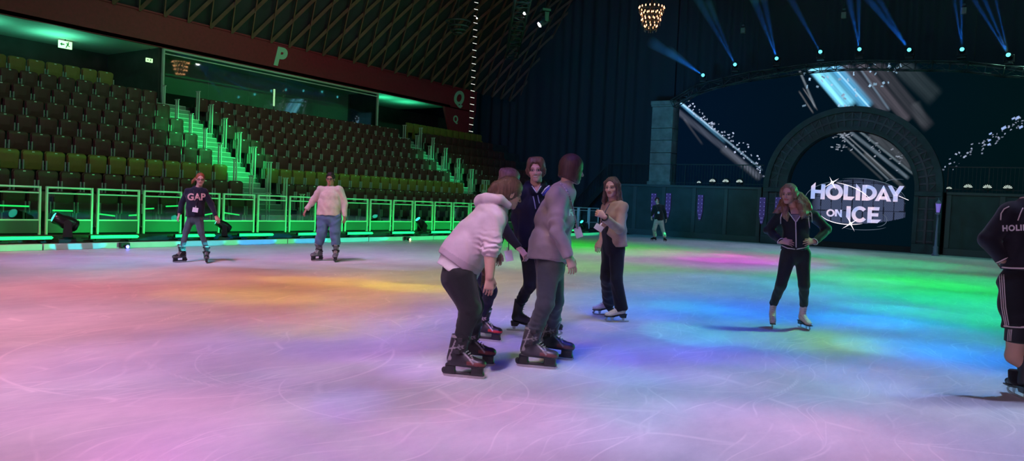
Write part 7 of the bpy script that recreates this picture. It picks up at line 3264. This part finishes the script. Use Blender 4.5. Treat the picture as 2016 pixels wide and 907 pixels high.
# ================================================================== LIGHT
# coloured moving lamps high in the rig, each one patch of colour on the ice:
# (lamp x, y, z, aim x, aim y, radius on the ice, watts red, green, blue)
for (lx, ly, lz, ax_, ay_, r, wr, wg, wb) in STAGE_WASH:
    P = max(wr, wg, wb)
    ld = bpy.data.lights.new('rig_lamp', 'SPOT')
    ld.energy = P
    ld.color = (wr / P, wg / P, wb / P)
    v = Vector((ax_ - lx, ay_ - ly, -lz))
    ld.spot_size = 2 * math.atan(r / v.length)
    ld.spot_blend = 0.95
    ld.shadow_soft_size = 0.25
    lo = bpy.data.objects.new('rig_lamp', ld)
    COL.objects.link(lo)
    lo.location = (lx, ly, lz)
    lo.rotation_euler = v.to_track_quat('-Z', 'Y').to_euler()


def spot(name, p, t, W, col, deg, blend=0.6, soft=0.2):
    ld = bpy.data.lights.new(name, 'SPOT')
    ld.energy = W
    ld.color = col
    ld.spot_size = math.radians(deg)
    ld.spot_blend = blend
    ld.shadow_soft_size = soft
    lo = bpy.data.objects.new(name, ld)
    COL.objects.link(lo)
    p, t = Vector(p), Vector(t)
    lo.location = p
    lo.rotation_euler = (t - p).to_track_quat('-Z', 'Y').to_euler()
    return lo


def area(name, p, t, W, col, sx, sy):
    ld = bpy.data.lights.new(name, 'AREA')
    ld.shape = 'RECTANGLE'
    ld.size, ld.size_y = sx, sy
    ld.energy = W
    ld.color = col
    lo = bpy.data.objects.new(name, ld)
    COL.objects.link(lo)
    p, t = Vector(p), Vector(t)
    lo.location = p
    lo.rotation_euler = (t - p).to_track_quat('-Z', 'Y').to_euler()
    return lo


# sharper pools of colour from lamps straight above
def pool(px, py, wpx, hpx, L, col, blend=0.45):
    c = on_z(px, py)
    d = (c - CAM).dot(FW)
    rx = wpx / 2 * d / FPX
    ry = (on_z(px, py - hpx / 2) - on_z(px, py + hpx / 2)).length / 2
    z = 9.5
    R_ = max(rx, ry)
    ld = bpy.data.lights.new('pool_lamp', 'SPOT')
    ld.energy = L * 39.5 * z * z / 0.74
    ld.color = col
    ld.spot_size = 2 * math.atan(R_ / z)
    ld.spot_blend = blend
    ld.shadow_soft_size = 0.1
    lo = bpy.data.objects.new('pool_lamp', ld)
    COL.objects.link(lo)
    lo.location = (c.x, c.y, z)
    lo.rotation_euler = (0, 0, YAW)
    lo.scale = (rx / R_, ry / R_, 1)


YE = (1.0, 0.62, 0.05)
CYN = (0.03, 0.55, 1.0)
for a_ in ((640, 553, 330, 18, 0.22, YE), (470, 584, 420, 30, 0.20, (1.0, 0.5, 0.08)), (810, 566, 230, 18, 0.30, (1.0, 0.75, 0.02)),
           (700, 590, 260, 22, 0.10, YE), (620, 650, 300, 46, 0.06, (0.9, 0.85, 0.3)), (300, 497, 260, 9, 0.10, (0.3, 0.45, 1.0)),
           (250, 509, 330, 9, 0.08, (0.4, 0.5, 1.0)), (520, 524, 260, 10, 0.12, (0.4, 0.45, 1.0)), (760, 527, 200, 10, 0.12, (0.5, 0.5, 1.0)),
           (1150, 700, 260, 56, 0.26, (0.05, 0.05, 1.0)), (1240, 615, 240, 30, 0.30, (0.05, 0.12, 1.0)), (1345, 655, 190, 50, 0.18, (0.05, 0.8, 0.9)),
           (1350, 603, 170, 24, 0.18, (0.02, 0.6, 1.0)), (1460, 620, 190, 34, 0.22, (0.01, 0.35, 1.0)), (1175, 641, 90, 28, 0.12, (1.0, 0.6, 0.2)),
           (1720, 604, 230, 14, 0.28, CYN), (1700, 631, 260, 26, 0.32, (0.01, 0.40, 1.0)), (1780, 684, 300, 40, 0.30, (0.01, 0.42, 1.0)), (1890, 700, 220, 34, 0.15, CYN),
           (1675, 681, 150, 20, 0.14, (0.5, 1.0, 0.05)), (1440, 503, 90, 7, 0.30, (1.0, 0.05, 0.6)), (1385, 511, 130, 9, 0.26, (0.9, 0.08, 0.8)),
           (1490, 516, 110, 8, 0.22, (0.8, 0.1, 0.9)), (1580, 523, 150, 9, 0.16, (0.3, 0.4, 0.9)), (1890, 600, 200, 24, 0.20, (0.01, 1.0, 0.3)),
           (1840, 560, 220, 18, 0.20, (0.02, 1.0, 0.15)), (1690, 553, 200, 16, 0.15, (0.02, 1.0, 0.5)), (1160, 484, 190, 12, 0.20, (0.01, 1.0, 0.12)),
           (1240, 742, 170, 44, 0.10, (0.1, 0.8, 0.9)), (690, 795, 170, 80, 0.14, (0.28, 0.08, 1.0)), (810, 722, 150, 50, 0.14, (0.3, 0.1, 1.0)), (700, 685, 330, 60, 0.12, (0.32, 0.08, 1.0)), (1450, 695, 330, 56, 0.16, (0.06, 0.10, 1.0)), (1300, 700, 260, 40, 0.14, (0.05, 0.06, 1.0)), (1700, 745, 260, 44, 0.08, (0.4, 0.1, 1.0)), (1250, 800, 260, 90, 0.08, (0.1, 0.8, 0.9)),
           (950, 620, 190, 40, 0.10, (0.3, 0.08, 1.0)), (1030, 640, 120, 30, 0.10, (0.5, 0.8, 0.9)), (1000, 700, 170, 26, 0.06, (1.0, 0.6, 0.2)),
           (1560, 560, 180, 14, 0.12, (0.0, 0.8, 0.6)), (1750, 522, 260, 10, 0.12, (0.02, 1.0, 0.5))):
    pool(*a_)

# washes over the stand
GR = (0.06, 1.0, 0.40)
spot('stand_wash', (-6, 12, 10.5), (-22, 12, 2.5), 1300, GR, 70)
spot('stand_wash', (-6, 20, 10.5), (-22, 21, 2.5), 1300, GR, 70)
spot('stand_wash', (-6, 27, 10.5), (-22, 28, 2.5), 500, (0.10, 0.9, 0.45), 60)
spot('stand_warm', (-4, 10, 10.5), (-21, 12, 2.5), 230, (1.0, 0.50, 0.35), 80)
spot('stand_warm', (-4, 20, 10.5), (-21, 23, 2.5), 230, (1.0, 0.50, 0.35), 80)
spot('fascia_wash', (-10, 16, 6.8), (-25, 19, 6.8), 210, (1.0, 0.12, 0.28), 60, 0.9)
# green light from the low bars reaching fence and stairs
for y in (6.0, 8.9, 10.9, 12.7, 14.7, 16.5, 18.5, 20.5, 22.4, 24.4):
    area('bar_spill', (-16.70, y, 0.26), (-17.6, y, 0.75), 15, (0.0, 1.0, 0.14), 1.0, 0.08)
spot('stair_wash', (-15.5, 14.6, 5.5), (-21.8, 14.8, 2.6), 3000, (0.02, 1.0, 0.22), 33, 0.6)
spot('stair_wash', (-15.5, 26.4, 5.5), (-21.8, 26.7, 2.6), 1300, (0.02, 1.0, 0.30), 28, 0.6)
# coloured gleam along the kerb, thrown flat across the ice
for (pa, pb_, cc, W_) in ((-40, 102, (0.05, 1.0, 0.28), 700), (104, 205, (0.0, 0.75, 0.85), 900), (207, 350, (0.05, 1.0, 0.32), 700), (352, 440, (0.02, 0.8, 0.9), 700),
                         (441, 470, (0.05, 1.0, 0.3), 700), (472, 541, (0.0, 0.45, 1.0), 1000), (542, 581, (0.05, 1.0, 0.2), 700), (582, 640, (0.0, 0.6, 1.0), 900),
                         (641, 760, (0.0, 1.0, 0.6), 800), (761, 900, (0.02, 1.0, 0.3), 800), (901, 1050, (0.02, 1.0, 0.4), 700), (1051, 1180, (0.02, 1.0, 0.3), 700)):
    ka, kb = on_x(pa, 489 - 0.02 * pa, X_KERB), on_x(pb_, 489 - 0.02 * pb_, X_KERB)
    yc, half = (ka.y + kb.y) / 2, abs(kb.y - ka.y) / 2
    src = Vector((X_KERB + 8.0, yc + 1.0, 0.55))
    tg = Vector((X_KERB, yc, 0.09))
    lo = spot('kerb_gleam', src, tg, W_ * 3.6, cc, math.degrees(2 * math.atan(half * 1.15 / 8.0)), 0.15, 0.02)
    lo.rotation_euler = (tg - src).to_track_quat('-Z', 'Y').to_euler()
    lo.scale = (1, min(1.0, 0.13 / half), 1)
# soffit and glazed box
for y_ in (4.5, 7.0, 9.5, 12.0):
    area('soffit_wash', (-26.6, y_, 5.55), (-26.6, y_ + 0.01, 6.25), 20, (0.12, 1.0, 0.55), 0.9, 0.9)
for y_ in (26.9, 28.6):
    area('soffit_wash', (-26.0, y_, 5.6), (-26.0, y_ + 0.01, 6.3), 12, (0.05, 1.0, 0.45), 0.8, 0.8)
area('box_wash', (-25.5, 20.2, 4.4), (-27.1, 20.2, 5.6), 260, (0.02, 1.0, 0.45), 10.5, 0.2)
# stage: weak added blue-green fill, lamps unseen
spot('stage_wash', (-14, 16, 11), (-7, 35, 3), 1300, (0.03, 0.60, 1.0), 75, 0.8, 0.6)
spot('stage_wash', (6, 16, 11), (0, 35, 3), 1000, (0.02, 0.9, 0.85), 75, 0.8, 0.6)
spot('stage_wash', (-11, 24, 6), (-13, 34.9, 1), 130, (0.05, 1.0, 0.5), 60, 0.9, 0.6)
spot('drape_fill', (-11, 21, 3.2), (-17.5, 37, 5.5), 2600, (0.03, 0.42, 1.0), 62, 0.9, 0.6)  # added to tint the drapes in place of hall haze
# violet on the pillar and lamp post
spot('violet_accent', (-12, 30, 0.3), (-14.7, 35.3, 4.4), 40, (0.6, 0.25, 1.0), 16, 0.8, 0.05)
# dull pink roof light
spot('roof_wash', (-12, 14, 4.5), (-23, 20, 13), 200, (1.0, 0.40, 0.38), 75, 0.9, 0.5)
# unseen lavender fill added behind the camera, green from low lamps at the right
area('front_fill', (-3, -9, 7), (-1, 8, 1.3), 600, (1.0, 0.62, 0.95), 8, 3)
_g = on_z(1070, 690)
spot('side_green', _g + V(9, 5, 2.2), _g + Vector((0, 0, 0.8)), 1500, (0.03, 1.0, 0.35), 16, 0.7, 0.1)
_g = on_z(1200, 620)
spot('side_blue', _g + V(7, 7, 2.8), _g + Vector((0, 0, 1.0)), 900, (0.15, 0.45, 1.0), 14, 0.7, 0.1)
_g = on_z(660, 515)
spot('side_green', _g + V(7, -1.5, 2.0), _g + Vector((0, 0, 1.1)), 420, (0.05, 1.0, 0.25), 18, 0.7, 0.1)
_g = on_z(2003, 781)
spot('side_green', _g + V(6, 1, 0.8), _g + Vector((0, 0, 0.5)), 260, (0.05, 1.0, 0.15), 22, 0.7, 0.1)

SC.world = bpy.data.worlds.new('hall')
SC.world.use_nodes = True
SC.world.node_tree.nodes['Background'].inputs[0].default_value = (0.10, 0.35, 0.45, 1)
SC.world.node_tree.nodes['Background'].inputs[1].default_value = 0.02

vs_ = SC.view_settings
vs_.view_transform = 'Standard'
vs_.look = 'None'
vs_.gamma = 1.0
vs_.exposure = 0.0
vs_.use_curve_mapping = False


# ------------------------------------------------------------------ haze lit by the beam lamps above the screen
hz = bpy.data.materials.new('thin_haze')
hz.use_nodes = True
nt = hz.node_tree
nt.nodes.clear()
out_ = nt.nodes.new('ShaderNodeOutputMaterial')
vsc = nt.nodes.new('ShaderNodeVolumeScatter')
vsc.inputs['Color'].default_value = (0.9, 0.95, 1.0, 1)
vsc.inputs['Density'].default_value = 0.10
vsc.inputs['Anisotropy'].default_value = 0.0
nt.links.new(vsc.outputs[0], out_.inputs['Volume'])
SHAFTS = [(0, (1250, 62), 0.10), (0, (1300, 88), 0.08), (1, (1358, -30), 0.07), (1, (1388, -12), 0.05), (2, (1478, -20), 0.08), (2, (1500, -20), 0.07),
          (3, (1552, -10), 0.07), (4, (1668, -20), 0.09), (4, (1690, -20), 0.07), (5, (1700, -15), 0.11), (5, (1722, -15), 0.08),
          (6, (1876, -20), 0.08), (6, (1892, -20), 0.08), (7, (1906, -20), 0.09), (7, (1930, -20), 0.09), (7, (1956, -20), 0.07)]
beam_roots = {}
for n_, (i, (px, py), wd) in enumerate(SHAFTS):
    p0 = beam_dirs[i][0]
    # aim about the same depth as the lamp, leaning out over the ice
    tgt = pix(px, py, 27.0)
    v = (tgt - p0).normalized()
    L_ = 7.6
    half = wd * 0.28
    a_ = p0 + v * 0.15
    r0, r1 = 0.045, 0.045 + L_ * math.tan(half) * 0.9
    mb = MB()
    x_ = v.orthogonal().normalized()
    y_ = v.cross(x_)
    n = 14
    for q, r in ((0, r0), (L_, r1)):
        pass
    vs_l = []
    for q, r in ((0.0, r0), (L_, r1)):
        for k in range(n):
            t_ = 2 * PI * k / n
            vs_l.append(a_ + v * q + (x_ * math.cos(t_) + y_ * math.sin(t_)) * r)
    fs_l = [(k, (k + 1) % n, n + (k + 1) % n, n + k) for k in range(n)] + [tuple(range(n))[::-1], tuple(n + k for k in range(n))]
    mb.add(vs_l, fs_l, False)
    if i not in beam_roots:
        beam_roots[i] = empty('beam_haze', tuple(p0), 0, 'thin blue lit haze in the beam of a lamp above the screen', 'haze', 'blue beams above the screen')
        beam_roots[i]['kind'] = 'stuff'
    o = mb.build('shaft', hz, beam_roots[i])
    o.location = -p0
    ld = bpy.data.lights.new('beam', 'SPOT')
    ld.energy = 6000
    ld.color = (0.008, 0.20, 1.0)
    ld.spot_size = 2 * half * 1.1
    ld.spot_blend = 0.5
    ld.shadow_soft_size = 0.02
    lo = bpy.data.objects.new('beam', ld)
    COL.objects.link(lo)
    lo.location = p0 + v * 0.13
    lo.rotation_euler = v.to_track_quat('-Z', 'Y').to_euler()

SC.cycles.use_denoising = True
SC.cycles.max_bounces = 6
SC.cycles.diffuse_bounces = 2
SC.cycles.glossy_bounces = 3
SC.cycles.transparent_max_bounces = 12
SC.cycles.sample_clamp_indirect = 4.0
SC.cycles.sample_clamp_direct = 0.0
